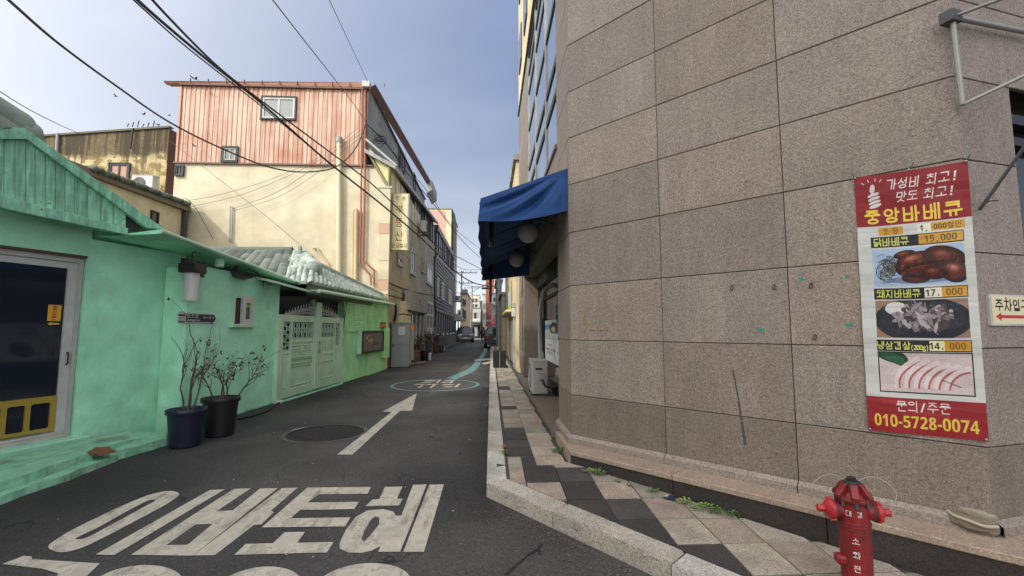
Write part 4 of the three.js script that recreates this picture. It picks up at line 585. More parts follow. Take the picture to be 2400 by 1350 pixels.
// crumpled sack on the ledge, cigarette packet, weeds
{
  const p = atY(2286, 1242, 0.25), t = thing('crumpled_sack', 'crumpled brown sack lying on the stone ledge at the corner', 'sack', V(p.x, 0.25, p.z), WD.turn); t.scale.setScalar(0.86);
  const lump = (rx, ry, rz, x, y, z, sd, tilt) => { const g = new THREE.SphereGeometry(1, 40, 26), a = g.attributes.position, sq = (v, e) => Math.sign(v) * Math.pow(Math.abs(v), e); for (let i = 0; i < a.count; i++) { const X = a.getX(i), Y = a.getY(i), Z = a.getZ(i), n = (fbm(X * 0.3 + 0.5, Y * 0.3 + Z * 0.25 + 1, 6, 6, sd, 4) - 0.5) * 0.55 + 0.05 * Math.sin(X * 9 + Z * 4) * (1 - Math.abs(Y)); a.setXYZ(i, sq(X, 0.65) * rx * (1 + n * 0.5), sq(Y, 0.7) * ry * (1 + n), sq(Z, 0.65) * rz * (1 + n * 0.6)); } g.computeVertexNormals(); return boxUV(g.toNonIndexed().rotateZ(tilt).translate(x, y, z)); };
  obj('body', lump(0.135, 0.056, 0.1, 0, 0.056, 0, 301, 0), mat([0.25, 0.20, 0.145], 0.9, { map: T.noise }), t); obj('folded_neck', lump(0.105, 0.036, 0.055, 0.02, 0.118, -0.015, 317, -0.1), mat([0.40, 0.35, 0.26], 0.9, { map: T.noise }), t); obj('fold', tube([V(-0.14, 0.10, 0.02), V(-0.10, 0.092, 0.075), V(-0.03, 0.085, 0.10), V(0.05, 0.07, 0.105), V(0.12, 0.075, 0.07)], 0.012), mat([0.40, 0.35, 0.26], 0.9), t);
  const q = G(1572, 1165, KH + 0.02), c = thing('cigarette_packet', 'dark blue and white cigarette packet lying at the foot of the stone base', 'packet', V(q.x, gy(q.z) + KH + 0.005, q.z), -0.6); c.rotation.z = 0.12; obj('carton', rbox(-0.045, 0.045, 0, 0.024, -0.028, 0.028, 0.002), mat([0.02, 0.025, 0.06], 0.4), c); obj('label', box(-0.046, -0.016, 0.0242, 0.0252, -0.024, 0.024), M.white, c); obj('flap', rbox(-0.05, -0.02, 0.002, 0.022, -0.029, 0.029, 0.002), mat([0.05, 0.05, 0.07], 0.4), c);
  const weed = (x, z, s, n, light, label) => { s *= 1.5; n = Math.round(n * 1.4); const t2 = thing('weed', label, 'weed', V(x, gy(z) + KH, z)); const ls = []; for (let i = 0; i < n; i++) { const a = R(0, 6.28), r = R(0.1, 1) * s, h = R(0.15, 0.75) * s, l = R(0.24, 0.42) * s, P = [V(0, 0, 0), V(l * 0.5, l * 0.2, l * 0.42), V(l * 1.05, l * 0.08, 0), V(l * 0.5, l * 0.2, -l * 0.42), V(l * 0.5, l * 0.06, 0)]; const q2 = tri(P, [[0, 1, 4], [1, 2, 4], [2, 3, 4], [3, 0, 4]]); q2.rotateZ(R(-0.4, 0.7)).rotateY(a).translate(Math.cos(a) * r * 0.6 * 1.4, h * 0.6, -Math.sin(a) * r * 0.5); ls.push(q2); } obj('foliage', ls, light ? M.leafLight : M.leaf, t2); obj('stem', [...Array(5)].map((_, i) => rod(V(0, 0, 0), V(Math.cos(i * 1.3) * s * 0.5, s * 0.4, Math.sin(i * 1.3) * s * 0.4), 0.0025, 0.0015, 5)), M.leaf, t2); };
  [[1390, 1102, 0.06, 26, 1, 'bright leafy weed at the left end of the stone base'], [1408, 1108, 0.05, 22, 0, 'weed growing beside the bright one at the stone base'], [1450, 1125, 0.03, 14, 0, 'thin creeping weed in the joint along the stone base'], [1475, 1134, 0.03, 14, 0, 'second creeping weed in the joint, between the bright weed and the packet'], [1532, 1148, 0.045, 20, 0, 'weed just left of the cigarette packet'], [1608, 1175, 0.05, 24, 1, 'weed just right of the cigarette packet'], [1645, 1188, 0.06, 30, 1, 'largest weed clump at the foot of the stone base'], [1680, 1197, 0.055, 26, 0, 'weed clump right of the largest one'], [1715, 1205, 0.05, 22, 0, 'rightmost weed at the foot of the stone base']].forEach(([x, y, s, n, l, lab]) => { const p2 = G(x, y + 6, KH); weed(p2.x, p2.z, s, n, l, lab); });
  [[1312, 1060, 0.07, 26, 0, 'yellowing weed where the alley pavement meets the corner'], [1298, 1028, 0.045, 18, 1, 'small weed by the wall up the pavement strip'], [1252, 955, 0.04, 14, 0, 'small dry weed by the shop ledge'], [1181, 1064, 0.045, 18, 0, 'weed in the gap along the inside of the kerb'], [1137, 970, 0.04, 14, 1, 'small weed on the road side of the kerb']].forEach(([x, y, s, n, l, lab]) => { const p2 = G(x, y, x < 1150 ? 0 : KH); weed(p2.x, p2.z, s, n, l, lab); });
}
// ------------------------------------------------------------------ fire hydrant
{
  const top = atZ(1995, 1117, -2.66), z = -2.66, gr = gy(z) + KH, t = thing('fire_hydrant', 'red fire hydrant with two capped outlets standing on the pavement', 'fire hydrant', V(top.x, gr, z), -0.28), H = top.y - gr, k = H / 0.842, kr = k * 1.17;
  const L = (a, s) => lathe(a.map(([r, y]) => [r * kr, y * k]), s), Lo = (a, s) => lathe(a.map(([r, y]) => [r * k * 1.06, y * k * 1.07]), s);
  obj('base_flange', [L([[0, 0], [0.135, 0], [0.135, 0.03], [0.1, 0.035], [0.085, 0.06]], 28)], M.red, t);
  obj('barrel', [L([[0.085, 0.03], [0.085, 0.46], [0.083, 0.47], [0.083, 0.48], [0.089, 0.49], [0.089, 0.52], [0.084, 0.53], [0.083, 0.66], [0.082, 0.675]], 36)], M.red, t);
  obj('band', L([[0.084, 0.475], [0.0905, 0.478], [0.0905, 0.486], [0.084, 0.489]], 36), M.red, t); obj('band', L([[0.084, 0.518], [0.091, 0.521], [0.091, 0.53], [0.084, 0.533]], 36), M.red, t);
  obj('foot_boss', rbox(-0.125 * kr, -0.06 * kr, 0.22 * k, 0.29 * k, -0.02, 0.05, 0.02, 3), M.red, t);
  // bonnet: a six-sided bell with windows between its ribs, a flange below
  obj('bonnet_flange', [L([[0, 0.66], [0.088, 0.665], [0.098, 0.68], [0.098, 0.695], [0.094, 0.7]], 28)], mat([0.2, 0.016, 0.018], 0.5), t);
  for (let i = 0; i < 8; i++) { const a2 = i * 0.785 + 0.2; obj('bolt', boxUV(new THREE.CylinderGeometry(0.009, 0.009, 0.05, 6).toNonIndexed().translate(Math.cos(a2) * 0.09 * kr, 0.675 * k, Math.sin(a2) * 0.09 * kr)), M.darkGrey, t); }
  const hex = (a) => { const g = new THREE.LatheGeometry(a.map(([r, y]) => new THREE.Vector2(r * kr, y * k)), 6).toNonIndexed(); g.computeVertexNormals(); return g; };
  obj('bonnet', [L([[0.094, 0.7], [0.08, 0.705], [0.050, 0.74], [0.046, 0.78], [0.047, 0.80], [0, 0.80]], 24)], M.red, t);
  for (let i = 0; i < 6; i++) { const a = (i / 6) * 6.283 + 0.3; const g = ext([[0.03 * kr, 0.70 * k], [0.104 * kr, 0.70 * k], [0.106 * kr, 0.718 * k], [0.08 * kr, 0.752 * k], [0.06 * kr, 0.792 * k], [0.03 * kr, 0.8 * k]], 0.03, 0.004).translate(0, 0, -0.015).rotateY(a); obj('rib', g, M.red, t); }
  obj('crown', [L([[0.048, 0.797], [0.049, 0.808], [0.036, 0.818], [0, 0.818]], 24), hex([[0.025, 0.815], [0.025, 0.838], [0.021, 0.842], [0, 0.842]])], M.black, t);
  for (const s of [-1, 1]) {
    const y = 0.60 * k, rot = (g) => g.rotateZ(s * -Math.PI / 2).translate(0, y, 0);
    const arm = tag(obj('outlet', rot(Lo([[0.055, 0.0], [0.055, 0.10], [0.06, 0.105], [0.06, 0.118]].map((p) => p), 24)), M.red, t), null);
    obj('gasket', rot(Lo([[0.05, 0.116], [0.063, 0.118], [0.063, 0.126], [0.05, 0.128]], 24)), M.darkGrey, arm);
    const c = obj('cap', rot(Lo([[0.06, 0.126], [0.07, 0.128], [0.072, 0.15], [0.064, 0.158], [0.04, 0.176], [0.026, 0.182], [0, 0.182]], 28)), M.redBright, t);
    obj('nut', rot(hex([[0.024, 0.188], [0.024, 0.236], [0.02, 0.24], [0, 0.24]])), M.redBright, c);
    for (let i = 0; i < 4; i++) obj('lug', rot(rbox(-0.012, 0.012, 0.138 * k, 0.165 * k, 0.066 * k, 0.084 * k, 0.003).rotateY(i * 1.571 + 0.4)), M.redBright, c);
    obj('tether', tube([V(s * 0.03, 0.81 * k, 0), V(s * 0.10, 0.85 * k, 0.0), V(s * 0.175, 0.82 * k, 0.01), V(s * 0.222, 0.74 * k, 0.01), V(s * 0.236 * k, 0.62 * k, 0.012)].map((p) => V(p.x * 0.98 * k / 0.78, p.y, p.z)), 0.0019, 30), mat([0.36, 0.35, 0.33], 0.5), t);
  }
  // raised white lettering, bent round the barrel
  const letter = (s, y, size, yaw0) => { const tx = canvasTex(128, 128, (c) => { c.clearRect(0, 0, 128, 128); text(c, s, 64, 22, 80, '#d9cfc9', { lw: .115 }); }); tx.premultiplyAlpha = false; const arc = size / (0.0865 * kr), g = new THREE.CylinderGeometry(0.0864 * kr, 0.0864 * kr, size, 10, 1, true, -arc / 2 + yaw0, arc).toNonIndexed().translate(0, y * k, 0); const m = mat(0xffffff, 0.5, { map: tx, transparent: true, alphaTest: 0.5 }); obj('letter', g, m, t); };
  const f = -0.36; letter('대', 0.60, 0.045, f - 0.34); letter('경', 0.60, 0.045, f + 0.34); letter('소', 0.41, 0.055, f); letter('화', 0.315, 0.055, f); letter('전', 0.22, 0.055, f);
}

// ------------------------------------------------------------------ the mint green house on the left
const P1 = G(418, 1013), P2 = G(640, 945), G1 = G(648, 944), G2 = G(800, 898), C2 = G(903, 866);
const WB = new Wall(P1.x, P1.z, P2.x - P1.x, P2.z - P1.z), WG = new Wall(G1.x, G1.z, G2.x - G1.x, G2.z - G1.z), WC = new Wall(G2.x, G2.z, C2.x - G2.x, C2.z - G2.z);
const WA = new Wall(P1.x - 0.37, P1.z - 0.06, 0.326, -0.946);
const lenB = WB.u(650, 850), lenG = Math.hypot(G2.x - G1.x, G2.z - G1.z), lenC = Math.hypot(C2.x - G2.x, C2.z - G2.z);
const inW = (t, w, name, gs, m) => obj(name, merge(gs).rotateY(w.turn).translate(w.x, 0, w.z), m, t);
const house = thing('green_house', 'low mint green rendered house with a boarded gable and sliding glass door', 'house');
const yDoorT = WA.y(188, 602), uDoor = WA.u(188, 800), yDoorB = WA.y(150, 1026), eaveY = (z) => 2.76 - 0.053 * (-5.66 - z);
{
  inW(house, WA, 'front_wall', [box(uDoor, 0.3, -0.3, 2.68, -0.2, 0), box(-6.5, uDoor, yDoorT, 2.68, -0.2, 0), box(-6.5, -1.0, 2.68, 3.2, -0.2, -0.001), box(-6.5, uDoor, -0.5, yDoorB, -0.2, 0.0)], M.mint);
  const topE = WB.y(400, 617, -0.02);
  inW(house, WB, 'road_wall', [rbox(0, lenB, -0.25, topE, -0.36, 0, 0.035, 3), box(0.02, lenB - 0.001, topE - 0.06, 2.5, -0.16, -0.003)], M.mint);
  inW(house, WB, 'back_wall', [box(-0.1, lenB, topE - 0.6, 2.4, -2.2, -2.0), box(lenB - 0.15, lenB, 0, 2.6, -3.5, -0.37)], M.mint);
  // door: outer white frame, sliding leaf, glass, yellow lower rail with three openings
  const w = -0.07, fr = [], u0 = -3.4, q = (x, y) => WA.hit(x, y, w);
  const uf = q(176, 800)[0], ug = q(153, 700)[0], yt = q(150, 625)[1] + 0.02;
  inW(house, WA, 'lintel_board', box(u0, uDoor, yDoorT - 0.012, yDoorT + 0.02, -0.06, 0.012), mat([0.10, 0.06, 0.045], 0.9));
  const dr = inW(house, WA, 'door_frame', [box(uf - 0.045, uf, yDoorB, yDoorT - 0.02, -0.12, -0.03), box(u0, uf - 0.045, yDoorT - 0.075, yDoorT - 0.014, -0.12, -0.03), box(u0, uf - 0.045, yDoorB, yDoorB + 0.05, -0.12, 0.0)], M.pvc);
  const sub = (name, gs, m) => obj(name, merge(gs).rotateY(WA.turn).translate(WA.x, 0, WA.z), m, dr);
  sub('sliding_leaf', [box(ug, uf - 0.047, yDoorB + 0.052, yDoorT - 0.08, -0.105, -0.055), box(u0, ug, yDoorT - 0.16, yDoorT - 0.08, -0.105, -0.055), box(u0, ug, yDoorB + 0.052, yDoorB + 0.11, -0.105, -0.055)], M.white);
  sub('glass', box(u0, ug, yDoorB + 0.1, yDoorT - 0.15, -0.088, -0.08), M.glassDark);
  sub('handle', [tube([V(ug + 0.055, 1.20, -0.055), V(ug + 0.055, 1.21, -0.03), V(ug + 0.055, 1.14, -0.022), V(ug + 0.055, 1.07, -0.03), V(ug + 0.055, 1.06, -0.055)], 0.009)], M.black);
  const yr0 = q(120, 1010)[1] - 0.02, yr1 = q(120, 928)[1], xs = [q(-60, 960)[0], q(8, 960)[0], q(64, 960)[0], q(122, 960)[0]], yl = [];
  { // rail as one plate with rounded openings
    const s = new THREE.Shape(); const X0 = q(-120, 960)[0], X1 = ug - 0.004, Y0 = yr0, Y1 = yr1; s.moveTo(X0, Y0); s.lineTo(X1, Y0); s.lineTo(X1, Y1); s.lineTo(X0, Y1);
    for (let i = 0; i < 3; i++) { const a = xs[i] + 0.025, b = xs[i + 1] - 0.025, c = Y0 + 0.065, d = Y1 - 0.075, r = 0.025, h = new THREE.Path(); h.moveTo(a + r, c); h.lineTo(b - r, c); h.quadraticCurveTo(b, c, b, c + r); h.lineTo(b, d - r); h.quadraticCurveTo(b, d, b - r, d); h.lineTo(a + r, d); h.quadraticCurveTo(a, d, a, d - r); h.lineTo(a, c + r); h.quadraticCurveTo(a, c, a + r, c); s.holes.push(h); }
    sub('yellow_rail', boxUV(new THREE.ExtrudeGeometry(s, { depth: 0.02, bevelEnabled: false }).translate(0, 0, -0.075)), M.yellow);
  }
  const st = onWall(WA, 'door_sticker', 'yellow sticker with red letters and an arrow on the glass door', 'sticker'), s0 = q(114, 714), s1 = q(141, 765);
  obj('print', new THREE.PlaneGeometry(s1[0] - s0[0], s0[1] - s1[1]).translate((s0[0] + s1[0]) / 2, (s0[1] + s1[1]) / 2, -0.074), mat(0xffffff, 0.5, { map: canvasTex(160, 320, (c, W, H) => { c.fillStyle = '#d9a936'; c.fillRect(0, 0, W, 240); c.fillStyle = '#141414'; c.fillRect(0, 240, W, 80); text(c, '출', 80, 14, 62, '#a3252b'); text(c, '입', 80, 88, 62, '#a3252b'); text(c, '문', 80, 162, 62, '#a3252b'); c.fillStyle = '#d9a936'; c.fillRect(40, 268, 110, 26); c.beginPath(); c.moveTo(6, 281); c.lineTo(52, 252); c.lineTo(52, 310); c.fill(); }) }), st);
  // gable: boards, tie beam, verge board, roof with tile ends
  const gw = 0.34, h = (x, y, ww = gw) => WA.hit(x, y, ww), bt = (x) => 461 + (75 / 293) * x, bb = (x) => 488 + (62 / 293) * x, vb = (x) => (x < 56 ? 325 : 326 + ((x - 56) * 207) / 283), vt = (x) => (x < 51 ? 302 : 301 + ((x - 51) * 235) / 327);
  const xsb = [-34, -12, 10, 36, 61, 83, 107, 131, 153, 175, 205, 237, 266, 296];
  for (let i = 0; i + 1 < xsb.length; i++) { const a = xsb[i] + 1.3, b = xsb[i + 1] - 1.3, P = [[a, bt(a) - 1], [b, bt(b) - 1], [b, vb(b)], [a, vb(a)]].map(([x, y]) => h(x, y)); inW(house, WA, 'gable_board', ext(P, 0.022, 0.003).translate(0, 0, gw - 0.03 + R(0, 0.004)), M.mintWood); }
  inW(house, WA, 'gable_backing', ext([[-30, bt(-30)], [296, bt(296)], [338, 534], [56, 326], [-30, 325]].map(([x, y]) => h(x, y)), 0.02).translate(0, 0, gw - 0.06), M.dark);
  inW(house, WA, 'tie_beam', ext([[-40, bb(-40)], [294, bb(294)], [294, bt(294)], [-40, bt(-40)]].map(([x, y]) => h(x, y)), 0.11, 0.006).translate(0, 0, gw - 0.07), M.mintWood);
  inW(house, WA, 'verge_board', [ext([[56, 326], [339, 534], [378, 536], [51, 301]].map(([x, y]) => h(x, y)), 0.05, 0.004).translate(0, 0, gw - 0.004), ext([[-40, 326], [55.6, 326], [50.6, 301], [-40, 303]].map(([x, y]) => h(x, y)), 0.05, 0.004).translate(0, 0, gw - 0.004)], M.mintWood);
  const A = h(20, 300), B = h(380, 534), back = -6;
  inW(house, WA, 'roof_slope', tri([V(A[0], A[1] - 0.04, gw - 0.01), V(B[0], B[1] - 0.04, gw - 0.01), V(B[0], B[1] - 0.04, back), V(A[0], A[1] - 0.04, back), V(A[0], A[1] + 0.0, gw - 0.01), V(B[0], B[1] + 0.0, gw - 0.01), V(B[0], B[1], back), V(A[0], A[1], back)], [[3, 2, 1, 0], [4, 5, 6, 7], [0, 1, 5, 4], [1, 2, 6, 5]]), M.tileBed);
  inW(house, WA, 'roof_slope', tri([V(A[0], A[1], gw + 0.06), V(A[0], A[1], back), V(A[0] - 3.4, A[1] - 1.9, back), V(A[0] - 3.4, A[1] - 1.9, gw + 0.06)], [[0, 1, 2, 3], [3, 2, 1, 0]]), M.tileBed);
  for (let i = 0; i < 15; i++) { // courses of pantiles seen along the verge
    const t0 = 0.1 + i * 0.062; if (t0 > 0.98) break; const x = A[0] + (B[0] - A[0]) * t0, y = A[1] + (B[1] - A[1]) * t0, sl = Math.atan2(B[1] - A[1], B[0] - A[0]);
    for (let j = 0; j < (i > 4 ? 4 : 2); j++) { const g = new THREE.CylinderGeometry(0.085, 0.078, 0.3, 9, 1, false, 0, Math.PI).toNonIndexed(); g.rotateZ(Math.PI / 2).scale(1, 0.75, 1).rotateX(-Math.PI / 2 * 0).rotateZ(sl + 0.12).translate(x, y + 0.03, gw - 0.19 - j * 0.19); inW(house, WA, 'roof_tile', boxUV(g), M.slate[(i + j) % 3]); }
  }
  for (const [x, y, r, l] of [[48, 288, 0.13, 0.42], [18, 262, 0.14, 0.5], [-20, 276, 0.14, 0.5]]) { const [u, yy] = h(x, y); const g = new THREE.CapsuleGeometry(r, l - 2 * r + 0.1, 5, 12).toNonIndexed().rotateZ(Math.PI / 2 - 0.35).translate(u, yy, gw - 0.1); inW(house, WA, 'ridge_tile', boxUV(g), M.tile[2]); }
  // flat concrete eave over the road wall
  const e0 = WA.at(...[h(296, 548, gw - 0.02)[0], h(296, 548, gw - 0.02)[1]], gw - 0.02), e1 = atX(377, 537, P1.x + 0.28), e2 = atX(701, 661, P1.x + 0.24), y1 = e1.y;
  const bk = (p, s) => V(p.x - s, p.y + 0.02, p.z);
  obj('eave_slab', slab([e0, e1, e2, bk(e2, 1.6), bk(e1, 2.2), bk(e0, 0.5)].map((p) => p.clone().setY(p.y)), 0.06), M.mint, house);
  obj('eave_cap', [rod(e1.clone().add(V(0.005, -0.025, 0)), e2.clone().add(V(0.005, -0.025, 0)), 0.032, 0.032, 6)], M.mintSteel, house);
  // small window in the road wall
  const f = (x, y, ww = 0) => WB.hit(x, y, ww), a = f(546, 690), b = f(590, 760), win = inW(house, WB, 'window_frame', [box(a[0], b[0], a[1] - 0.05, a[1], -0.02, 0.035), box(a[0], a[0] + 0.035, b[1], a[1] - 0.05, -0.02, 0.035), box(b[0] - 0.035, b[0], b[1], a[1] - 0.05, -0.02, 0.035)], M.mintSteel);
  const ws = (n, g, m) => obj(n, merge(g).rotateY(WB.turn).translate(WB.x, 0, WB.z), m, win), um = f(563, 720)[0];
  ws('dark_opening', box(a[0] + 0.035, b[0] - 0.035, b[1], a[1] - 0.05, 0.001, 0.006), M.black); ws('sash', [box(um, um + 0.1, b[1], a[1] - 0.05, 0.007, 0.05), box(b[0] - 0.12, b[0] - 0.04, b[1], a[1] - 0.05, 0.007, 0.05), box(um + 0.1, b[0] - 0.12, b[1], b[1] + 0.09, 0.007, 0.05), box(um + 0.1, b[0] - 0.12, a[1] - 0.13, a[1] - 0.05, 0.007, 0.05)], M.white);
  ws('pane', box(um + 0.1, b[0] - 0.12, b[1] + 0.09, a[1] - 0.13, 0.008, 0.014), M.glassGrey); ws('green_paper', box(um + 0.11, b[0] - 0.13, (a[1] + b[1]) / 2 + 0.05, a[1] - 0.14, 0.015, 0.018), mat([0.28, 0.5, 0.04], 0.7));
  ws('sill', cbox(a[0] - 0.08, b[0] + 0.02, b[1] - 0.06, b[1] - 0.001, -0.02, 0.075, 0.008), M.mintSteel);
  // steps of painted concrete along the door wall
  const rough = (poly, t, m, name) => { const P = []; poly.forEach((p, i) => { const q2 = poly[(i + 1) % poly.length], n = Math.max(1, Math.round(p.distanceTo(q2) / 0.12)); for (let k = 0; k < n; k++) { const v = p.clone().lerp(q2, k / n); v.x += R(-0.012, 0.012); v.z += R(-0.012, 0.012); v.y += R(-0.006, 0.006); P.push(v); } }); const cen = poly.reduce((s, p) => s.add(p), V(0, 0, 0)).multiplyScalar(1 / poly.length); const F = [], pts = [...P, ...P.map((p) => V(p.x + R(0, 0.02), p.y - t, p.z)), cen]; const n = P.length; for (let i = 0; i < n; i++) { const j = (i + 1) % n; F.push([2 * n, i, j], [i, n + i, n + j, j]); } obj(name, tri(pts, F), m, house); };
  const top = (x, y, hh) => { const p = G(x, y, hh); return V(p.x, gy(p.z) + hh, p.z); };
  rough([top(-60, 1186, 0.07), top(60, 1141, 0.07), top(160, 1110, 0.07), top(276, 1066, 0.07), top(276, 1040, 0.07), top(-60, 1120, 0.07)], 0.12, M.mintRough, 'step');
  rough([top(-60, 1150, 0.15), top(90, 1102, 0.15), top(214, 1060, 0.15), top(226, 1050, 0.15), top(330, 1024, 0.15), top(300, 1010, 0.15), top(-60, 1090, 0.15)].map((p) => p), 0.12, M.mintRough, 'step');
  rough([top(272, 1058, 0.10), top(392, 1026, 0.10), top(388, 1012, 0.10), top(320, 1012, 0.10), top(262, 1034, 0.10)], 0.16, M.mintRough, 'step');
  rough([top(206, 1060, 0.156), top(226, 1064, 0.15), top(268, 1055, 0.152), top(258, 1047, 0.157), top(222, 1049, 0.158)], 0.02, mat([0.26, 0.10, 0.05], 0.95, { map: T.noise }), 'broken_brick');
  inW(house, WA, 'door_sill', cbox(-3.5, uDoor + 0.10, yDoorB - 0.14, yDoorB - 0.004, 0.001, 0.16, 0.01), M.mint);
  obj('foundation', [box(-0.2, lenB, -0.3, 0.03, -0.1, 0.02).rotateY(WB.turn).translate(WB.x, 0, WB.z)], M.mintRough, house);
}
{ // things on the house front
  const f = (x, y, w = 0) => WB.hit(x, y, w);
  const L = onWall(WB, 'wall_lamp', 'black capped wall lamp with a long white six-sided shade', 'lamp', f(449, 672, 0.14)[0], f(449, 705, 0.14)[1], 0.14), hL = f(449, 640, 0.14)[1] - f(449, 705, 0.14)[1];
  obj('shade', new THREE.CylinderGeometry(0.108, 0.102, hL, 6).toNonIndexed().translate(0, hL / 2, 0), mat([0.55, 0.53, 0.5], 0.4), L); obj('cap', rbox(-0.13, 0.13, hL, hL + 0.14, -0.13, 0.13, 0.015), M.black, L); obj('back_plate', rbox(-0.07, 0.09, hL + 0.06, hL + 0.22, -0.14, -0.06, 0.01), M.black, L);
  const S = onWall(WB, 'lettered_plate', 'small black plate with white letters turned sideways beside the wall lamp', 'sign'), s0 = f(466, 612, 0.03), s1 = f(479, 650, 0.03); obj('plate', box(s0[0], s1[0], s1[1], s0[1], 0.0, 0.026), M.black, S);
  obj('letters', new THREE.PlaneGeometry(s1[0] - s0[0], s0[1] - s1[1]).translate((s0[0] + s1[0]) / 2, (s0[1] + s1[1]) / 2, 0.0285), mat(0xffffff, 0.5, { map: canvasTex(96, 280, (c) => { c.fillStyle = '#1c1c1c'; c.fillRect(0, 0, 96, 280); c.save(); c.translate(50, 140); c.rotate(Math.PI / 2); c.fillStyle = '#c2c8c4'; c.font = 'bold 92px sans-serif'; c.textAlign = 'center'; c.textBaseline = 'middle'; c.fillText('KOR', 0, 0, 250); c.restore(); }) }), S);
  const K = onWall(WB, 'wall_speaker', 'small pale drum-shaped fitting under the eave right of the wall lamp', 'wall fitting', f(500, 626)[0], f(500, 626)[1], 0.1); obj('body', lathe([[0, 0], [0.055, 0], [0.065, 0.015], [0.068, 0.2], [0, 0.2]], 20), M.mintSteel, K);
  const D = onWall(WB, 'flood_lamp', 'dark wedge-shaped flood lamp fixed under the eave above the small window', 'lamp'), d0 = f(556, 634, 0.12), d1 = f(592, 655, 0.12); obj('head', tri([V(d0[0], d0[1], 0.0), V(d1[0], d0[1] - 0.02, 0.0), V(d1[0] - 0.05, d0[1] - 0.03, 0.26), V(d0[0], d0[1] - 0.02, 0.26), V(d0[0] + 0.03, d1[1], 0.03), V(d1[0] - 0.12, d1[1] - 0.02, 0.03), V(d1[0] - 0.18, d1[1] - 0.0, 0.2), V(d0[0] + 0.03, d1[1] + 0.02, 0.2)], [[3, 2, 1, 0], [4, 5, 6, 7], [0, 1, 5, 4], [1, 2, 6, 5], [2, 3, 7, 6], [3, 0, 4, 7]]), mat([0.03, 0.028, 0.04], 0.5), D); obj('bracket', box(d0[0] + 0.1, d0[0] + 0.15, d0[1] - 0.02, d0[1] + 0.09, 0.0, 0.06), M.black, D);
  // street name plate: dark blue arrow-shaped sign
  const N = onWall(WB, 'street_name_plate', 'dark blue arrow-shaped street name plate with white letters on the green wall', 'sign'), n0 = f(436, 733, 0.03), n1 = f(507, 757, 0.03), W_ = n1[0] - n0[0], H_ = n0[1] - n1[1], pent = (s) => [[s, s], [W_ * 0.91, s], [W_ - s, H_ / 2], [W_ * 0.91, H_ - s], [s, H_ - s]];
  obj('border', ext(pent(0), 0.012).translate(n0[0], n1[1], 0.012), M.white, N); const face = new THREE.ShapeGeometry(new THREE.Shape(pent(0.012).map((p) => new THREE.Vector2(...p)))), uv = face.attributes.uv, ps = face.attributes.position; for (let i = 0; i < uv.count; i++) uv.setXY(i, ps.getX(i) / W_, ps.getY(i) / H_); face.translate(n0[0], n1[1], 0.0265);
  obj('face', face, mat(0xffffff, 0.5, { map: canvasTex(700, 230, (c, W, H) => { c.fillStyle = '#1d2036'; c.fillRect(0, 0, W, H); text(c, '정조로', 150, 34, 82, '#d6d8d8', { lw: .1 }); c.fillStyle = '#d6d8d8'; c.font = 'bold 58px sans-serif'; c.fillText('Jeongjo-ro', 30, 190, 290); c.font = 'bold 50px sans-serif'; c.fillText('780-1→780-13', 380, 116, 260); }) }), N);
  const Q = onWall(WB, 'notice_plate', 'small pale printed plate left of the street name plate', 'sign'), q0 = f(420, 730, 0.02), q1 = f(434, 757, 0.02); obj('print', box(q0[0], q1[0], q1[1], q0[1], 0.005, 0.018), mat(0xffffff, 0.6, { map: (() => { const t = canvasTex(64, 128, (c) => { c.fillStyle = '#b9c2ba'; c.fillRect(0, 0, 64, 128); c.fillStyle = '#2a2c2c'; c.fillRect(0, 30, 64, 22); c.fillStyle = '#7c827d'; c.fillRect(4, 66, 56, 8); c.fillRect(4, 80, 56, 8); c.fillStyle = '#5f6461'; c.fillRect(0, 102, 64, 22); }); t.wrapS = t.wrapT = THREE.RepeatWrapping; t.repeat.set(1 / (q1[0] - q0[0]), 1 / (q0[1] - q1[1])); t.offset.set(-q0[0] / (q1[0] - q0[0]), -q1[1] / (q0[1] - q1[1])); return t; })() }), Q);
  tag(obj('eave_cable', [tube([[450, 610], [452, 592], [470, 594], [500, 600], [540, 612], [570, 624], [600, 640], [618, 662], [616, 672]].map(([x, y]) => WB.at(...f(x, y, 0.04), 0.04)), 0.008, 60), tube([[600, 636], [630, 666], [652, 664], [690, 640]].map(([x, y]) => WB.at(...f(x, y, 0.06), 0.06)), 0.007, 40)], M.wire), 'thin black cable hanging along under the eave of the green house', 'cable');
  tag(obj('ground_cable', tube([[548, 985], [580, 978], [612, 968], [640, 950], [652, 944]].map(([x, y]) => { const p = G(x, y); return V(p.x + 0.06, 0.02, p.z); }), 0.017, 50), M.wire), 'black cable lying on the road at the foot of the green wall', 'cable');
}
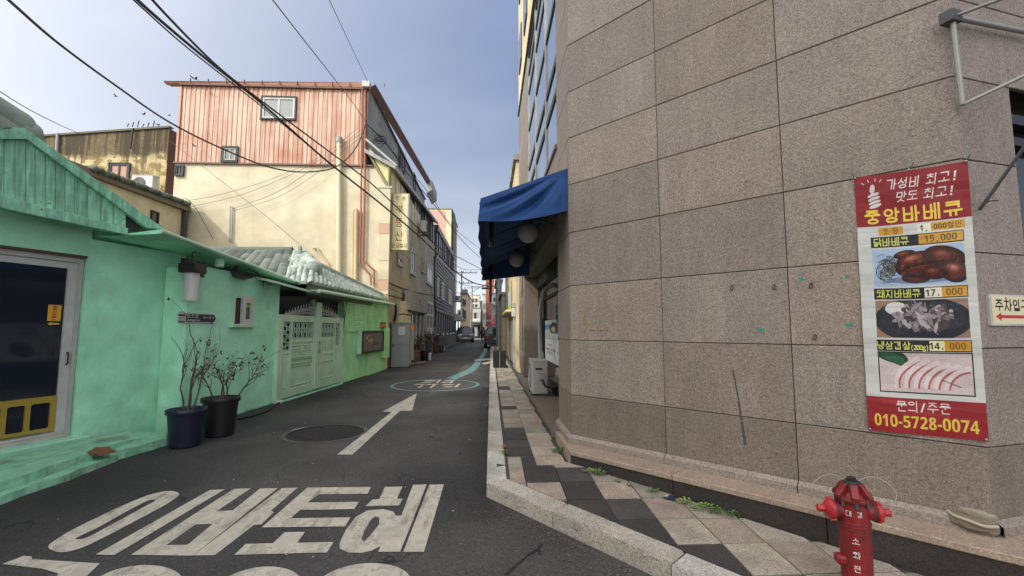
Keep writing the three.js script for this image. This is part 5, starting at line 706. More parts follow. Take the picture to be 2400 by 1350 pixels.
// ------------------------------------------------------------------ steel gate
{
  const t = onWall(WG, 'courtyard_gate', 'double mint green steel gate with spear-topped arch and lattice panels', 'gate'), g = (x, y) => WG.hit(640 + x / 5, 690 + y / 5);
  const yB = 0.05, yT = g(75, 232)[1], uL0 = g(76, 800)[0], uC0 = g(468, 800)[0], uC1 = g(530, 800)[0], uR1 = g(772, 800)[0], uM = (uC0 + uC1) / 2, yTc = g(495, 92)[1];
  const Y = (x, y) => g(x, y)[1];
  obj('gate_post', rbox(uL0 - 0.17, uL0 - 0.02, -0.06, Y(20, 230), -0.10, 0.05, 0.008), M.mintSteel, t); obj('gate_post', rbox(uR1 + 0.02, uR1 + 0.14, -0.02, Y(780, 275), -0.10, 0.04, 0.008), M.mintSteel, t);
  const leaf = (a, b, side) => { // frame bars, then what fills them
    const w = b - a, s = 0.055, top = yT;
    const out = side < 0 ? [a + s, a + s + 0.22 * w] : [b - s - 0.22 * w, b - s], inn = side < 0 ? [out[1] + 0.05, b - s] : [a + s, out[0] - 0.05], vb = side < 0 ? [out[1], out[1] + 0.05] : [out[0] - 0.05, out[0]];
    const yA = top - 0.17, yLat = yA - 0.33, yP1 = yLat - 0.09, yP2 = yP1 - 0.36, yP3 = yP2 - 0.12;
    const f = obj('gate_leaf', [rbox(a, a + s, yB, top, -0.03, 0.03, 0.006), rbox(b - s, b, yB, top, -0.03, 0.03, 0.006), rbox(a + s, b - s, top - 0.15, top, -0.028, 0.028, 0.006), rbox(a + s, b - s, yB, yB + 0.17, -0.028, 0.028, 0.006), rbox(vb[0], vb[1], yB + 0.17, top - 0.15, -0.026, 0.026, 0.005), box(inn[0], inn[1], yB + 0.17, yLat, -0.02, -0.01), box(out[0], out[1], yB + 0.17, yLat - 0.25, -0.02, -0.01)], M.mintSteel, t);
    const lat = (x0, x1, y0, y1, n, m) => { const q = []; const dx = (x1 - x0) / n, dy = (y1 - y0) / m; for (let i = 0; i <= n; i++) q.push(box(x0 + i * dx - 0.005, x0 + i * dx + 0.005, y0, y1, -0.008, 0.004)); for (let j = 0; j <= m; j++) q.push(box(x0, x1, y0 + j * dy - 0.005, y0 + j * dy + 0.005, -0.008, 0.0035)); for (let i = 0; i < n; i++) for (let j = 0; j < m; j++) if ((i + j) % 2 === 0 || (m === 3 && j === 1)) q.push(new THREE.TorusGeometry(Math.min(dx, dy) * 0.36, 0.008, 4, 12).toNonIndexed().translate(x0 + (i + 0.5) * dx, y0 + (j + 0.5) * dy, 0)); return q; };
    obj('lattice', lat(inn[0], inn[1], yLat, yA, 9, 3), M.mintSteel, f); obj('lattice', lat(out[0] + 0.03, out[1] - 0.03, yLat - 0.25, yA, 2, 7), M.mintSteel, f);
    const rim = (x0, x1, y0, y1, r = 0.02, d = 0.014) => [rbox(x0, x1, y1 - r, y1, -0.01, d, 0.005), rbox(x0, x1, y0, y0 + r, -0.01, d, 0.005), rbox(x0, x0 + r, y0 + r, y1 - r, -0.01, d, 0.005), rbox(x1 - r, x1, y0 + r, y1 - r, -0.01, d, 0.005)];
    obj('pressed_panel', [...rim(inn[0] + 0.02, inn[1] - 0.02, yP2, yP1), rbox(inn[0] + 0.07, inn[1] - 0.07, yP2 + 0.2, yP2 + 0.225, -0.01, 0.006, 0.003), rbox(inn[0] + 0.07, inn[1] - 0.07, yP2 + 0.14, yP2 + 0.165, -0.01, 0.006, 0.003), rbox(inn[0] + 0.07, inn[1] - 0.07, yP2 + 0.26, yP2 + 0.28, -0.01, 0.006, 0.003), sph((inn[0] + inn[1]) / 2, yP2 + 0.18, -0.006, 0.085, 0.11, 0.02), new THREE.TorusGeometry(0.1, 0.01, 6, 20).toNonIndexed().scale(0.85, 1.2, 1).translate((inn[0] + inn[1]) / 2, yP2 + 0.18, 0)], M.mintSteel, f);
    if (side < 0) obj('pressed_panel', rim(inn[0] + 0.01, inn[1] - 0.02, yP3 - 0.02, yP2 - 0.03, 0.018), mat(0xa3c6aa, 0.55, { map: rep(T.noise, 0.6) }), f);
    obj('pressed_panel', rim(inn[0] + 0.02, inn[1] - 0.02, yB + 0.21, yP3 - 0.04, 0.022), M.mintSteel, f); obj('pressed_panel', rim(out[0] + 0.04, out[1] - 0.04, yB + 0.21, yLat - 0.32, 0.018), M.mintSteel, f);
    // spear-topped arch
    const n = side < 0 ? 11 : 9, hi = yTc - 0.05 - top, lo = 0.10, q = [], x0 = side < 0 ? a + 0.12 : a, x1 = side < 0 ? b : b - 0.03, arch = (s2) => top + lo * 0.4 + (hi - lo * 0.4) * Math.sin((side < 0 ? s2 : 1 - s2) * Math.PI / 2);
    for (let k = 0; k < n; k++) { const s2 = (k + 0.5) / n, x = x0 + (x1 - x0) * s2, y = arch(s2) - 0.05; const sp = [rod(V(x, top, 0), V(x, y, 0), 0.006, 0.006, 5), new THREE.ConeGeometry(0.02, 0.085, 4).toNonIndexed().translate(x, y + 0.045, 0), sph(x, y, 0, 0.012, 0.01, 0.012, 6)]; obj('spear', sp, mat([0.42, 0.46, 0.42], 0.5), f); }
    for (const e of [0.55, 0.85]) { const pts = []; for (let k = 0; k <= 10; k++) { const s2 = k / 10; pts.push(V(x0 + (x1 - x0) * s2, top + (arch(s2) - top - 0.05) * e, 0)); } q.push(tube(pts, 0.008, 20, 5)); }
    for (let k = 0; k < n * 2; k++) { const s2 = (k + 0.5) / (n * 2), x = x0 + (x1 - x0) * s2; for (const e of [0.3, 0.7]) q.push(new THREE.TorusGeometry(0.024, 0.006, 4, 10).toNonIndexed().translate(x, top + (arch(s2) - top - 0.05) * e, 0)); }
    obj('arch_scrolls', q, mat([0.42, 0.46, 0.42], 0.5), f);
  };
  leaf(uL0, uC0 - 0.002, -1); leaf(uC1 + 0.002, uR1, 1);
  obj('meeting_post', rbox(uC0, uC1, yB + 0.01, yTc, -0.04, 0.055, 0.012), M.mintSteel, t);
  obj('lock', [rbox(uM - 0.02, uM + 0.1, 0.97, 1.0, 0.05, 0.085, 0.006), rbox(uM - 0.02, uM + 0.1, 1.17, 1.2, 0.05, 0.085, 0.006), rod(V(uM + 0.02, 0.96, 0.08), V(uM + 0.02, 1.2, 0.08), 0.012), rod(V(uM + 0.06, 0.9, 0.08), V(uM + 0.06, 1.02, 0.08), 0.01)], M.galv, t);
  for (const y of [0.45, 1.0, 1.55]) obj('hinge', rod(V(uL0 - 0.012, y, 0.03), V(uL0 - 0.012, y + 0.09, 0.03), 0.012), M.mintSteel, t);
  obj('threshold', rbox(uL0 - 0.1, uR1 + 0.1, -0.1, 0.018, -0.12, 0.10, 0.015), M.mintRough, t); obj('stop_block', rbox(uL0 - 0.16, uL0 - 0.02, -0.04, 0.06, 0.03, 0.14, 0.03), M.mintSteel, t);
}
// ------------------------------------------------------------------ courtyard wall with brick courses, display case, tiled roof
{
  const t = thing('courtyard_building', 'low building with pale bulging roof tiles and a green brick wall past the gate', 'building'), f = (x, y, w = 0) => WC.hit(x, y, w);
  const u0 = 0.02, u1 = lenC, yS = f(805, 775)[1], yTop = 2.45;
  inW(t, WC, 'rendered_wall', [box(u0, u1, -0.2, yS, -0.25, 0), box(u0 + 0.2, u1, yS, yTop + 0.2, -0.25, -0.05)], M.lime);
  const nr = 13, dy = (yTop - yS) / nr; for (let r = 0; r < nr; r++) { const n = 12, off = r % 2 ? 0.5 : 0; for (let c = -1; c < n; c++) { const L = (u1 - u0) / n, a = Math.max(u0 + 0.16 + (r > 8 ? 0 : (9 - r) * 0.0), u0 + (c + off) * L), b = Math.min(u1 - 0.02, u0 + (c + off + 1) * L); if (b - a < 0.08) continue; inW(t, WC, 'brick', cbox(a + 0.003, b - 0.003, yS + r * dy + 0.003, yS + (r + 1) * dy - 0.003, -0.05, 0.012 + R(-0.004, 0.006) + (nr - r) * 0.0015, 0.006), M.lime); } }
  inW(t, WC, 'wall_edge', [tri([V(-0.03, yS - 0.02, 0.03), V(0.34, yS - 0.02, 0.03), V(0.26, yS + 0.42, 0.022), V(0.12, yS + 0.5, 0.022), V(-0.22, yTop, 0.022), V(-0.02, yTop, 0.022), V(0.17, yS + 0.55, 0.022)], [[0, 1, 2, 3], [3, 2, 6], [3, 6, 5, 4]])], M.lime);
  inW(t, WC, 'side_panel', [rbox(f(893, 800)[0], f(906, 800)[0], f(900, 838)[1], f(900, 768)[1], 0.0, 0.12, 0.01)], M.lime);
  inW(t, WC, 'ledge', box(0.1, f(850, 772)[0], yS - 0.03, yS, 0.0, 0.05), M.lime);
  const pb = f(870, 846)[0]; inW(t, WC, 'pier', rbox(pb - 0.5, pb + 0.9, -0.2, f(870, 823)[1] - 0.02, 0.0, 0.05, 0.015), M.lime);
  // roof over the road front
  const ex = WC.at(0, 0, 0).x, E0 = atX(744, 680, ex + 0.30), E1 = atX(922, 712, ex + 0.36), R0 = V(ex - 0.85, 3.32, -13.5), R1 = atX(893, 694, -4.15);
  obj('gutter', [rod(E0.clone().add(V(0.03, -0.02, 0)), E1.clone().add(V(0.03, -0.02, 0)), 0.045, 0.045, 8), slab([E0, E1, V(E1.x - 0.5, E1.y + 0.06, E1.z), V(E0.x - 0.5, E0.y + 0.06, E0.z)], 0.03)], M.mintSteel, t);
  obj('downpipe_head', tube([E1.clone(), E1.clone().add(V(0.03, -0.05, -0.25)), E1.clone().add(V(-0.1, -0.5, -0.9)), V(E1.x - 0.25, 1.6, E1.z - 1.1)], 0.05, 20, 8), M.black, t);
  const A = V(E0.x - 0.16, E0.y + 0.14, E0.z + 0.2), B = V(E1.x - 0.2, E1.y + 0.10, E1.z + 0.3), Cc = R1.clone(), D = V(R0.x, R0.y, R0.z + 0.6);
  const bil = (s, q) => A.clone().lerp(B, s).lerp(D.clone().lerp(Cc, s), q), nrm = B.clone().sub(A).cross(D.clone().sub(A)).normalize(); if (nrm.y < 0) nrm.negate();
  obj('roof_bed', tri([A, B, Cc, D, A.clone().setY(2.3), B.clone().setY(2.3), Cc.clone().setY(2.3), D.clone().setY(2.3)], [[0, 1, 2, 3], [4, 5, 1, 0], [5, 6, 2, 1], [7, 4, 0, 3], [7, 6, 5, 4]]), M.tileBed, t);
  const tileGeo = (p, dirDown, right, up, L, Wd, lift) => { const g = new THREE.CylinderGeometry(Wd * 0.55, Wd * 0.5, L, 8, 1, false, -Math.PI / 2, Math.PI).toNonIndexed().scale(1, 1, 0.62); const m = new THREE.Matrix4().makeBasis(right, dirDown.clone().negate(), up); m.setPosition(p.clone().addScaledVector(up, lift)); g.applyMatrix4(m); return boxUV(g); };
  const nc = 26, nq = 7;
  for (let q = 0; q < nq; q++) for (let c = 0; c < nc; c++) { const s = (c + 0.5) / nc, v = (q + 0.42) / nq, p = bil(s, v), down = bil(s, v - 0.05).sub(p).normalize(), right = bil(s + 0.02, v).sub(p).normalize(), up = right.clone().cross(down.clone().negate()).normalize(); if (up.y < 0) up.negate(); const L = bil(s, 0).distanceTo(bil(s, 1)) / nq; p.addScaledVector(up, R(-0.006, 0.008)); obj('roof_tile', tileGeo(p, down, right, up, L * 1.3, bil(0, v).distanceTo(bil(1, v)) / nc, 0.01 + 0.0), M.tile[Math.floor(rnd() * 2.3)], t); }
  obj('ridge_cap', [rod(D.clone().add(V(0, 0.05, -0.2)), Cc.clone().add(V(0, 0.05, 0)), 0.11, 0.10, 10)], M.tile[1], t);
  // near hip: a slope facing the viewer, plastered over at the hip, with ridge ornaments
  const H0 = V(-9.5, 3.72, -13.6), H1 = V(-5.75, 3.74, -13.6), K0 = V(-9.8, 2.75, -11.2), K1 = V(-4.75, 2.55, -10.9);
  obj('roof_bed', tri([K0, K1, H1, H0, V(-9.8, 2.45, -13.6), V(-4.75, 2.45, -13.6)], [[0, 1, 2, 3], [4, 5, 1, 0], [1, 5, 2]]), M.tileBed, t); obj('roof_bed', tri([K1, A, D, H1], [[0, 1, 2, 3], [3, 2, 1, 0]]), M.tileBed, t);
  for (let q = 0; q < 5; q++) for (let c = 0; c < 4; c++) { const s = (c + 0.5) / 4, v = (q + 0.45) / 5, bl = (s2, v2) => K1.clone().lerp(A, s2).lerp(H1.clone().lerp(D, s2), v2), p = bl(s, v), dn = bl(s, v - 0.05).sub(p).normalize(), rt = bl(s + 0.02, v).sub(p).normalize(), up = rt.clone().cross(dn.clone().negate()).normalize(); if (up.y < 0) up.negate(); obj('roof_tile', tileGeo(p, dn, rt, up, bl(s, 0).distanceTo(bl(s, 1)) / 5 * 1.3, bl(0, v).distanceTo(bl(1, v)) / 4, R(0, 0.02)), M.tile[(q + c) % 3], t); }
  for (let q = 0; q < 6; q++) for (let c = 0; c < 18; c++) { const s = (c + 0.5) / 18, v = (q + 0.4) / 6, P = K0.clone().lerp(K1, s).lerp(H0.clone().lerp(H1, s), v), dn = K0.clone().lerp(K1, s).sub(H0.clone().lerp(H1, s)).normalize(), rt = V(1, 0, 0), up = V(0, 1, 0.45).normalize(); obj('roof_tile', tileGeo(P, dn, rt, up, 0.55, 0.27, R(0, 0.015)), M.slate[Math.floor(rnd() * 3)], t); }
  obj('ridge_cap', rod(H0.clone().add(V(0, 0.06, 0)), H1.clone().add(V(0.0, 0.06, 0)), 0.1, 0.1, 8), M.slate[0], t);
  const apex = atZ(706, 596, -13.2), ball = atZ(736, 630, -11.9);
  for (let i = 0; i < 26; i++) { const s = i / 25, side = R(-1, 1), p = apex.clone().lerp(atZ(690, 655, -11.0), s * 0.98); p.x += side * (0.12 + 0.42 * s); p.y -= Math.abs(side) * 0.16 * s + R(0, 0.06); p.z += 0.1 * side; const g = new THREE.CapsuleGeometry(R(0.07, 0.12), R(0.14, 0.3), 4, 9).toNonIndexed().rotateZ(Math.PI / 2 + R(-0.5, 0.2)).rotateY(R(-0.9, 0.3)).translate(p.x, p.y, p.z); obj('hip_tile', boxUV(g), M.tile[i % 3], t); }
  for (let i = 0; i < 12; i++) { const s = i / 11, p = apex.clone().lerp(ball, s); p.y -= 0.03; const g = new THREE.CapsuleGeometry(0.11 + 0.04 * s, 0.2, 4, 10).toNonIndexed().rotateX(-0.9).rotateY(-0.5).translate(p.x, p.y, p.z); obj('hip_tile', boxUV(g), M.tile[i % 2], t); }
  { const g = new THREE.SphereGeometry(1, 20, 14), a = g.attributes.position; for (let i = 0; i < a.count; i++) { const n = 1 + 0.25 * (fbm(a.getX(i) * 0.5 + 1, a.getY(i) * 0.5 + a.getZ(i) * 0.3 + 1, 4, 4, 411, 3) - 0.5); a.setXYZ(i, a.getX(i) * n, a.getY(i) * n, a.getZ(i) * n); } g.computeVertexNormals(); const m = atZ(712, 628, -12.3); obj('hip_mortar', boxUV(g.toNonIndexed().scale(0.34, 0.24, 0.66).rotateX(0.4).translate(m.x, m.y - 0.06, m.z)), M.tile[1], t); }
  obj('end_tile', [boxUV(new THREE.SphereGeometry(0.19, 20, 14).toNonIndexed().scale(1, 1, 0.7).translate(ball.x, ball.y, ball.z + 0.1))], M.tile[2], t);
  const fin = atZ(702, 590, -13.0); obj('finial', [lathe([[0.0, -0.2], [0.13, -0.2], [0.12, -0.02], [0.07, 0.04], [0.075, 0.1], [0.04, 0.17], [0, 0.18]], 12).translate(fin.x, fin.y, fin.z)], M.tile[2], t);
  obj('canopy', slab([atX(632, 655, -4.1), atX(745, 686, -3.95), V(-5.0, 2.62, -11.6), V(-5.0, 2.62, -9.2)], 0.04), M.mintSteel, t);
  obj('courtyard_wall', box(-8.2, -8.0, 0, 2.415, -14.4, -8.4), M.darkGrey, t); obj('courtyard_wall', box(-8.0, -4.6, 0, 2.75, -14.4, -14.2), M.darkGrey, t); obj('courtyard_roof', box(-8.2, -4.72, 2.42, 2.5, -11.4, -8.3), M.mintDark, t); obj('inner_post', rod(V(-4.75, 0, -12.6), V(-4.75, 2.5, -12.6), 0.07), M.mintSteel, t);  // wall colour stands in for courtyard shade; roof added to keep light out
  // display case
  const k = onWall(WC, 'display_case', 'dark framed glazed display case fixed to the green courtyard wall', 'display case'), a = f(846, 776, 0.1), b = f(894, 822, 0.1);
  obj('box', rbox(a[0] - 0.06, b[0], b[1], a[1], 0.0, 0.14, 0.01), M.mintSteel, k); obj('frame', [box(a[0], b[0], a[1] - 0.05, a[1], 0.142, 0.18), box(a[0], b[0], b[1], b[1] + 0.07, 0.142, 0.18), box(a[0], a[0] + 0.05, b[1] + 0.07, a[1] - 0.05, 0.142, 0.18), box(b[0] - 0.05, b[0], b[1] + 0.07, a[1] - 0.05, 0.142, 0.18)], M.black, k);
  obj('picture', new THREE.PlaneGeometry(b[0] - a[0] - 0.1, a[1] - b[1] - 0.12).translate((a[0] + b[0]) / 2, (a[1] + b[1]) / 2 + 0.01, 0.15), mat(0xffffff, 0.15, { map: canvasTex(256, 200, (c) => { c.fillStyle = '#6c6660'; c.fillRect(0, 0, 256, 200); c.fillStyle = '#8d5a4c'; c.beginPath(); c.ellipse(120, 104, 62, 30, .2, 0, 7); c.fill(); c.fillStyle = '#a08a70'; c.beginPath(); c.ellipse(96, 90, 34, 18, -.3, 0, 7); c.fill(); c.fillStyle = '#55504b'; c.beginPath(); c.ellipse(160, 130, 40, 16, 0, 0, 7); c.fill(); c.strokeStyle = '#c9c4ba'; c.lineWidth = 7; c.beginPath(); c.moveTo(40, 70); c.lineTo(66, 30); c.stroke(); }) }), k);
  obj('support', rod(V(a[0] - 0.03, a[1], 0.1), V(a[0] - 0.03, a[1] + 0.28, 0.06), 0.012), M.mintSteel, k);
  const o = onWall(WC, 'orange_box', 'small orange box on the top of the green side panel', 'box', f(899, 762, 0.1)[0], f(899, 768, 0.1)[1], 0.06); obj('body', rbox(-0.22, 0.22, 0.0, 0.15, -0.06, 0.08, 0.02), M.orange, o); obj('lid', rbox(-0.23, 0.23, 0.151, 0.19, -0.07, 0.09, 0.015), M.darkGrey, o);
}
// ------------------------------------------------------------------ potted shrubs
function shrub(name, label, px, py, rimW, rimY, m, sd, spread, hgt) {
  const p = G(px, py), d = -p.z * 1.0, k = d / 1080, r = (rimW * k) / 2 * 0.86, h = (py - rimY) * k * 0.97, t = thing(name, label, 'potted plant', V(p.x, gy(p.z), p.z - r * 0.6)); seed_ = sd;
  obj('pot', lathe([[0, 0], [r * 0.74, 0], [r * 0.76, 0.02], [r * 0.92, h - 0.06], [r * 1.02, h - 0.055], [r * 1.03, h], [r * 0.93, h], [r * 0.9, h - 0.05], [0, h - 0.05]], 32), m, t); obj('soil', lathe([[r * 0.9, h - 0.045], [r * 0.4, h - 0.03], [0, h - 0.025]], 20), M.soil, t);
  const wood = [], leaves = [], grow = (a, dir, len, rad, lv) => {
    let q = a.clone(), dv = dir.clone(); const n = 3 + (lv < 2 ? 1 : 0);
    for (let i = 0; i < n; i++) { const b = q.clone().addScaledVector(dv, len / n); wood.push(rod(q, b, rad * (1 - i / n * 0.45), rad * (1 - (i + 1) / n * 0.45), lv < 2 ? 6 : 4)); q = b; dv.add(V(R(-0.28, 0.28), R(-0.1, 0.16), R(-0.28, 0.28))).normalize();
      if (lv < 4 && (i > 0 || lv > 0)) { const s = lv === 0 ? 1 + (rnd() < 0.4 ? 1 : 0) : rnd() < (lv < 3 ? 0.56 : 0.3) ? 1 : 0; for (let j = 0; j < s; j++) grow(q, dv.clone().add(V(R(-1, 1) * spread, R(-0.15, 0.5), R(-1, 1) * spread)).normalize(), len * R(0.45, 0.75), rad * 0.5, lv + 1); }
      if (lv > 1 && rnd() < 0.16) { const l = 0.028, g = tri([V(0, 0, 0), V(l, l * 0.5, l * 0.4), V(l * 1.8, 0, 0), V(l, -l * 0.3, -l * 0.4)], [[0, 1, 2], [0, 2, 3]]); g.rotateZ(R(-1.6, 0.6)).rotateY(R(0, 6)).translate(q.x, q.y, q.z); leaves.push(g); } }
  };
  for (const [x, y, z, l] of hgt) grow(V(x * 0.25, h - 0.04, z * 0.25), V(x, y, z).normalize(), l, 0.0115, 0);
  obj('branches', wood, M.bark, t); if (leaves.length) obj('withered_leaves', leaves, M.deadLeaf, t); return t;
}
shrub('potted_shrub', 'tall bare shrub in the dark blue pot by the green wall', 416, 1052, 92, 966, mat([0.012, 0.016, 0.035], 0.4), 12, 0.55, [[-0.10, 1, 0.05, 0.62], [0.06, 1, 0.0, 0.78], [0.22, 1, -0.1, 0.62], [0.02, 1, -0.15, 0.55]]);
shrub('potted_shrub', 'low spreading bare shrub in the black pot right of the blue one', 499, 1026, 90, 938, mat([0.012, 0.010, 0.012], 0.5), 31, 0.95, [[-0.35, 1, 0.1, 0.34], [0.1, 1, 0.0, 0.40], [0.75, 0.7, 0.1, 0.42], [-0.15, 1, -0.3, 0.4], [0.4, 0.9, 0.3, 0.36]]);

// ------------------------------------------------------------------ cream and pink building beyond the green house
const XF = -3.95, zP = atX(905, 800, XF).z;                         // its alley face and its sunlit end wall
const WP = new Wall(XF, zP, 1, 0), WT = new Wall(XF, zP, 0, -1);
const windowOn = (t, w, x0, x1, y0, y1, o = {}) => { // framed sliding window standing in a wall
  const d = o.d ?? 0.06, s = o.s ?? 0.05, out = o.out ?? 0, f = inW(t, w, 'window', [box(x0, x1, y1 - s, y1, out + 0.002, out + d), box(x0, x1, y0, y0 + s, out + 0.002, out + d), box(x0, x0 + s, y0 + s, y1 - s, out + 0.002, out + d), box(x1 - s, x1, y0 + s, y1 - s, out + 0.002, out + d), ...(o.mid === false ? [] : [box((x0 + x1) / 2 - s * 0.5, (x0 + x1) / 2 + s * 0.5, y0 + s, y1 - s, out + 0.002, out + d * 0.8)])], o.m ?? M.white);
  obj('window_pane', box(x0 + s, x1 - s, y0 + s, y1 - s, out + 0.003, out + d * 0.35).rotateY(w.turn).translate(w.x, 0, w.z), o.g ?? M.glassGrey, f);
  if (o.surround) obj('surround', merge([box(x0 - o.surround, x1 + o.surround, y1, y1 + o.surround, out + 0.001, out + d * 1.4), box(x0 - o.surround, x1 + o.surround, y0 - o.surround, y0, out + 0.001, out + d * 1.7), box(x0 - o.surround, x0, y0, y1, out + 0.001, out + d * 1.35), box(x1, x1 + o.surround, y0, y1, out + 0.001, out + d * 1.35)]).rotateY(w.turn).translate(w.x, 0, w.z), o.sm ?? M.dark, f);
  return f;
};
{
  const t = thing('cream_building', 'tall cream house with a faded pink corrugated top storey and tan alley side', 'building'), f = (x, y, w = 0) => WP.hit(x, y, w), a = (x, y, w = 0) => WT.hit(x, y, w);
  const uL_ = f(396, 600)[0], uU = f(862, 300)[0], y1 = f(600, 384)[1], y2 = f(600, 206)[1], len = a(1017, 700)[0], yS0 = a(907, 450)[1];
  inW(t, WP, 'end_wall', box(uL_, -0.006, -0.2, y1, -8, 0), M.cream);
  { // corrugated steel: sheets side by side with trapezoid ribs
    const pitch = 0.182, n = Math.floor((uU - uL_ - 0.1) / pitch), per = 9;
    for (let s = 0; s < n; s += per) { const m = Math.min(per, n - s), P = []; for (let i = 0; i <= m; i++) { const x = uL_ + 0.12 + (s + i) * pitch; P.push([x, 0], ...(i < m ? [[x + 0.045, 0], [x + 0.06, 0.022], [x + 0.14, 0.022], [x + 0.155, 0]] : [])); } const back = P.map(([x]) => [x, -0.05]).filter((_, i, q) => i === 0 || i === q.length - 1).reverse(); const g = ext([...P, ...back].map(([x, z]) => [x, -z]), y2 - y1 - 0.02); g.rotateX(-Math.PI / 2); const pz = g.attributes.position; const q = boxUV(g.translate(0, y1 + 0.01, 0.03)); inW(t, WP, 'corrugated_sheet', q, M.rustpink); }
    inW(t, WP, 'upper_core', box(uL_ + 0.1, uU - 0.31, y1, y2 + 0.09, -8, 0.0), M.greyw);
    inW(t, WP, 'joint_strip', box(uL_ - 0.02, uU + 0.28, y1 - 0.05, y1 + 0.01, 0.001, 0.09), M.brownSteel);
    inW(t, WP, 'corner_strip', [box(uU - 0.06, uU + 0.015, y1, y2, 0.001, 0.085)], M.brownSteel); inW(t, WP, 'corner_strip', box(uL_ + 0.04, uL_ + 0.12, y1, y2, 0.001, 0.085), M.pinkTrim);
    inW(t, WP, 'eaves_gutter', [tri([V(f(393, 200)[0], f(393, 200)[1], 0.18), V(uU + 0.02, y2 + 0.05, 0.18), V(uU + 0.02, y2 + 0.22, 0.24), V(f(393, 200)[0], f(393, 197)[1], 0.24), V(uU + 0.02, y2 + 0.05, 0), V(f(393, 200)[0], f(393, 200)[1], 0), V(uU + 0.02, y2 + 0.22, -0.2), V(f(393, 200)[0], f(393, 197)[1], -0.2)], [[0, 1, 2, 3], [5, 4, 1, 0], [3, 2, 6, 7]])], M.pinkTrim);
    for (let i = 0; i < 12; i++) inW(t, WP, 'gutter_joint', box(uL_ + 0.5 + i * 0.68, uL_ + 0.52 + i * 0.68, y2 + 0.06, y2 + 0.2, 0.19, 0.252), M.brownSteel);
    inW(t, WP, 'soffit', box(uL_ + 0.05, uU, y2 - 0.02, y2 + 0.04, 0.0, 0.17), M.brownSteel); inW(t, WP, 'gutter_end', rbox(uU - 0.2, uU + 0.1, y2 + 0.02, y2 + 0.26, 0.06, 0.3, 0.02), M.white);
  }
  const win = (x0, x1, yA, yB, o) => { const p = f(x0, yB), q = f(x1, yA); return windowOn(t, WP, p[0], q[0], p[1], q[1], o); };
  win(616, 694, 232, 279, { out: 0.045, surround: 0.06, d: 0.05, s: 0.07, g: mat([0.26, 0.28, 0.27], 0.3) }); win(527, 556, 350, 377, { out: 0.05, surround: 0.09, d: 0.05, s: 0.035, mid: true, g: mat([0.2, 0.2, 0.19], 0.3) }); win(414, 431, 391, 411, { s: 0.04, surround: 0.04, m: M.darkGrey });
  // pipes on the end wall
  const pipe = (pts, r, m, name, w = 0.12) => obj(name, tube(pts.map(([x, y]) => { const [u, v] = f(x, y, w); return WP.at(u, v, w); }), r, 0, 10), m, t);
  pipe([[795, 322], [794, 660]], 0.10, M.cream, 'vent_pipe', 0.14); pipe([[795, 322], [795, 334]], 0.125, M.paleGrey, 'vent_collar', 0.14);
  pipe([[828, 492], [826, 660]], 0.045, M.beige, 'drain_pipe'); pipe([[835, 490], [833, 660]], 0.075, M.beige, 'drain_pipe');
  pipe([[849, 207], [847, 400], [844, 618]], 0.032, M.redPipe, 'red_pipe'); pipe([[856, 207], [855, 400], [851, 610]], 0.036, M.redPipe, 'red_pipe'); pipe([[844, 618], [868, 645]], 0.032, M.redPipe, 'red_pipe'); pipe([[868, 645], [870, 668]], 0.032, M.redPipe, 'red_pipe'); pipe([[851, 610], [877, 634]], 0.036, M.redPipe, 'red_pipe'); pipe([[877, 634], [876, 668]], 0.036, M.redPipe, 'red_pipe');
  pipe([[538, 566], [540, 484]], 0.02, M.steel, 'conduit', 0.06); pipe([[543, 566], [545, 484]], 0.02, M.steel, 'conduit', 0.06); pipe([[540, 484], [545, 484]], 0.02, M.steel, 'conduit', 0.06); pipe([[733, 582], [742, 581], [748, 590], [770, 620]], 0.03, M.beige, 'branch_pipe', 0.07);
  // tiled corner strip
  const pu = f(887, 600)[0], py = f(895, 442)[1]; const bands = [0, 1.35, 2.15, 3.0, 3.4, 4.15, 5.2, 5.6, py]; for (let i = 0; i + 1 < bands.length; i++) inW(t, WP, 'corner_tile', cbox(pu, 0.05, bands[i] + 0.005, Math.min(py, bands[i + 1]) - 0.005, 0.002, 0.09, 0.006), i === 3 || i === 6 ? mat([0.56, 0.36, 0.25], 0.6) : M.cream);
  inW(t, WP, 'corner_cap', box(pu - 0.05, 0.1, py, py + 0.06, 0, 0.12), M.white);
  // alley face: tan render below, a glazed veranda above with a canopy, the set-back grey top storey
  const yTopN = a(959, 511)[1], yTopF = a(1015, 571)[1], yw = (u) => yTopN + ((u - a(959, 511)[0]) / (len - a(959, 511)[0])) * (yTopF - yTopN);
  inW(t, WT, 'alley_wall', tri([V(0, -0.2, 0.0), V(len, -0.2, 0), V(len, yw(len), 0), V(0, yw(0), 0), V(0, yw(0), -3), V(len, yw(len), -3), V(0, -0.2, -3), V(len, -0.2, -3)], [[0, 1, 2, 3], [3, 2, 5, 4], [1, 7, 5, 2]]), M.tan);
  for (const yy of [3.1, 4.9]) inW(t, WT, 'render_joint', box(0.05, len, yy, yy + 0.025, 0.0005, 0.004), M.darkGrey);
  const cN = a(910, 368, 0.22), cF = a(992, 476, 0.22), yc = (u) => cN[1] + ((u - cN[0]) / (cF[0] - cN[0])) * (cF[1] - cN[1]);
  const xs = uU; // top storey side, behind the alley face
  inW(t, WT, 'veranda_floor', tri([V(0, yw(0), 0.001), V(len, yw(len), 0.001), V(len, yw(len), xs), V(0, yw(0), xs)], [[0, 1, 2, 3]]), M.greyw);
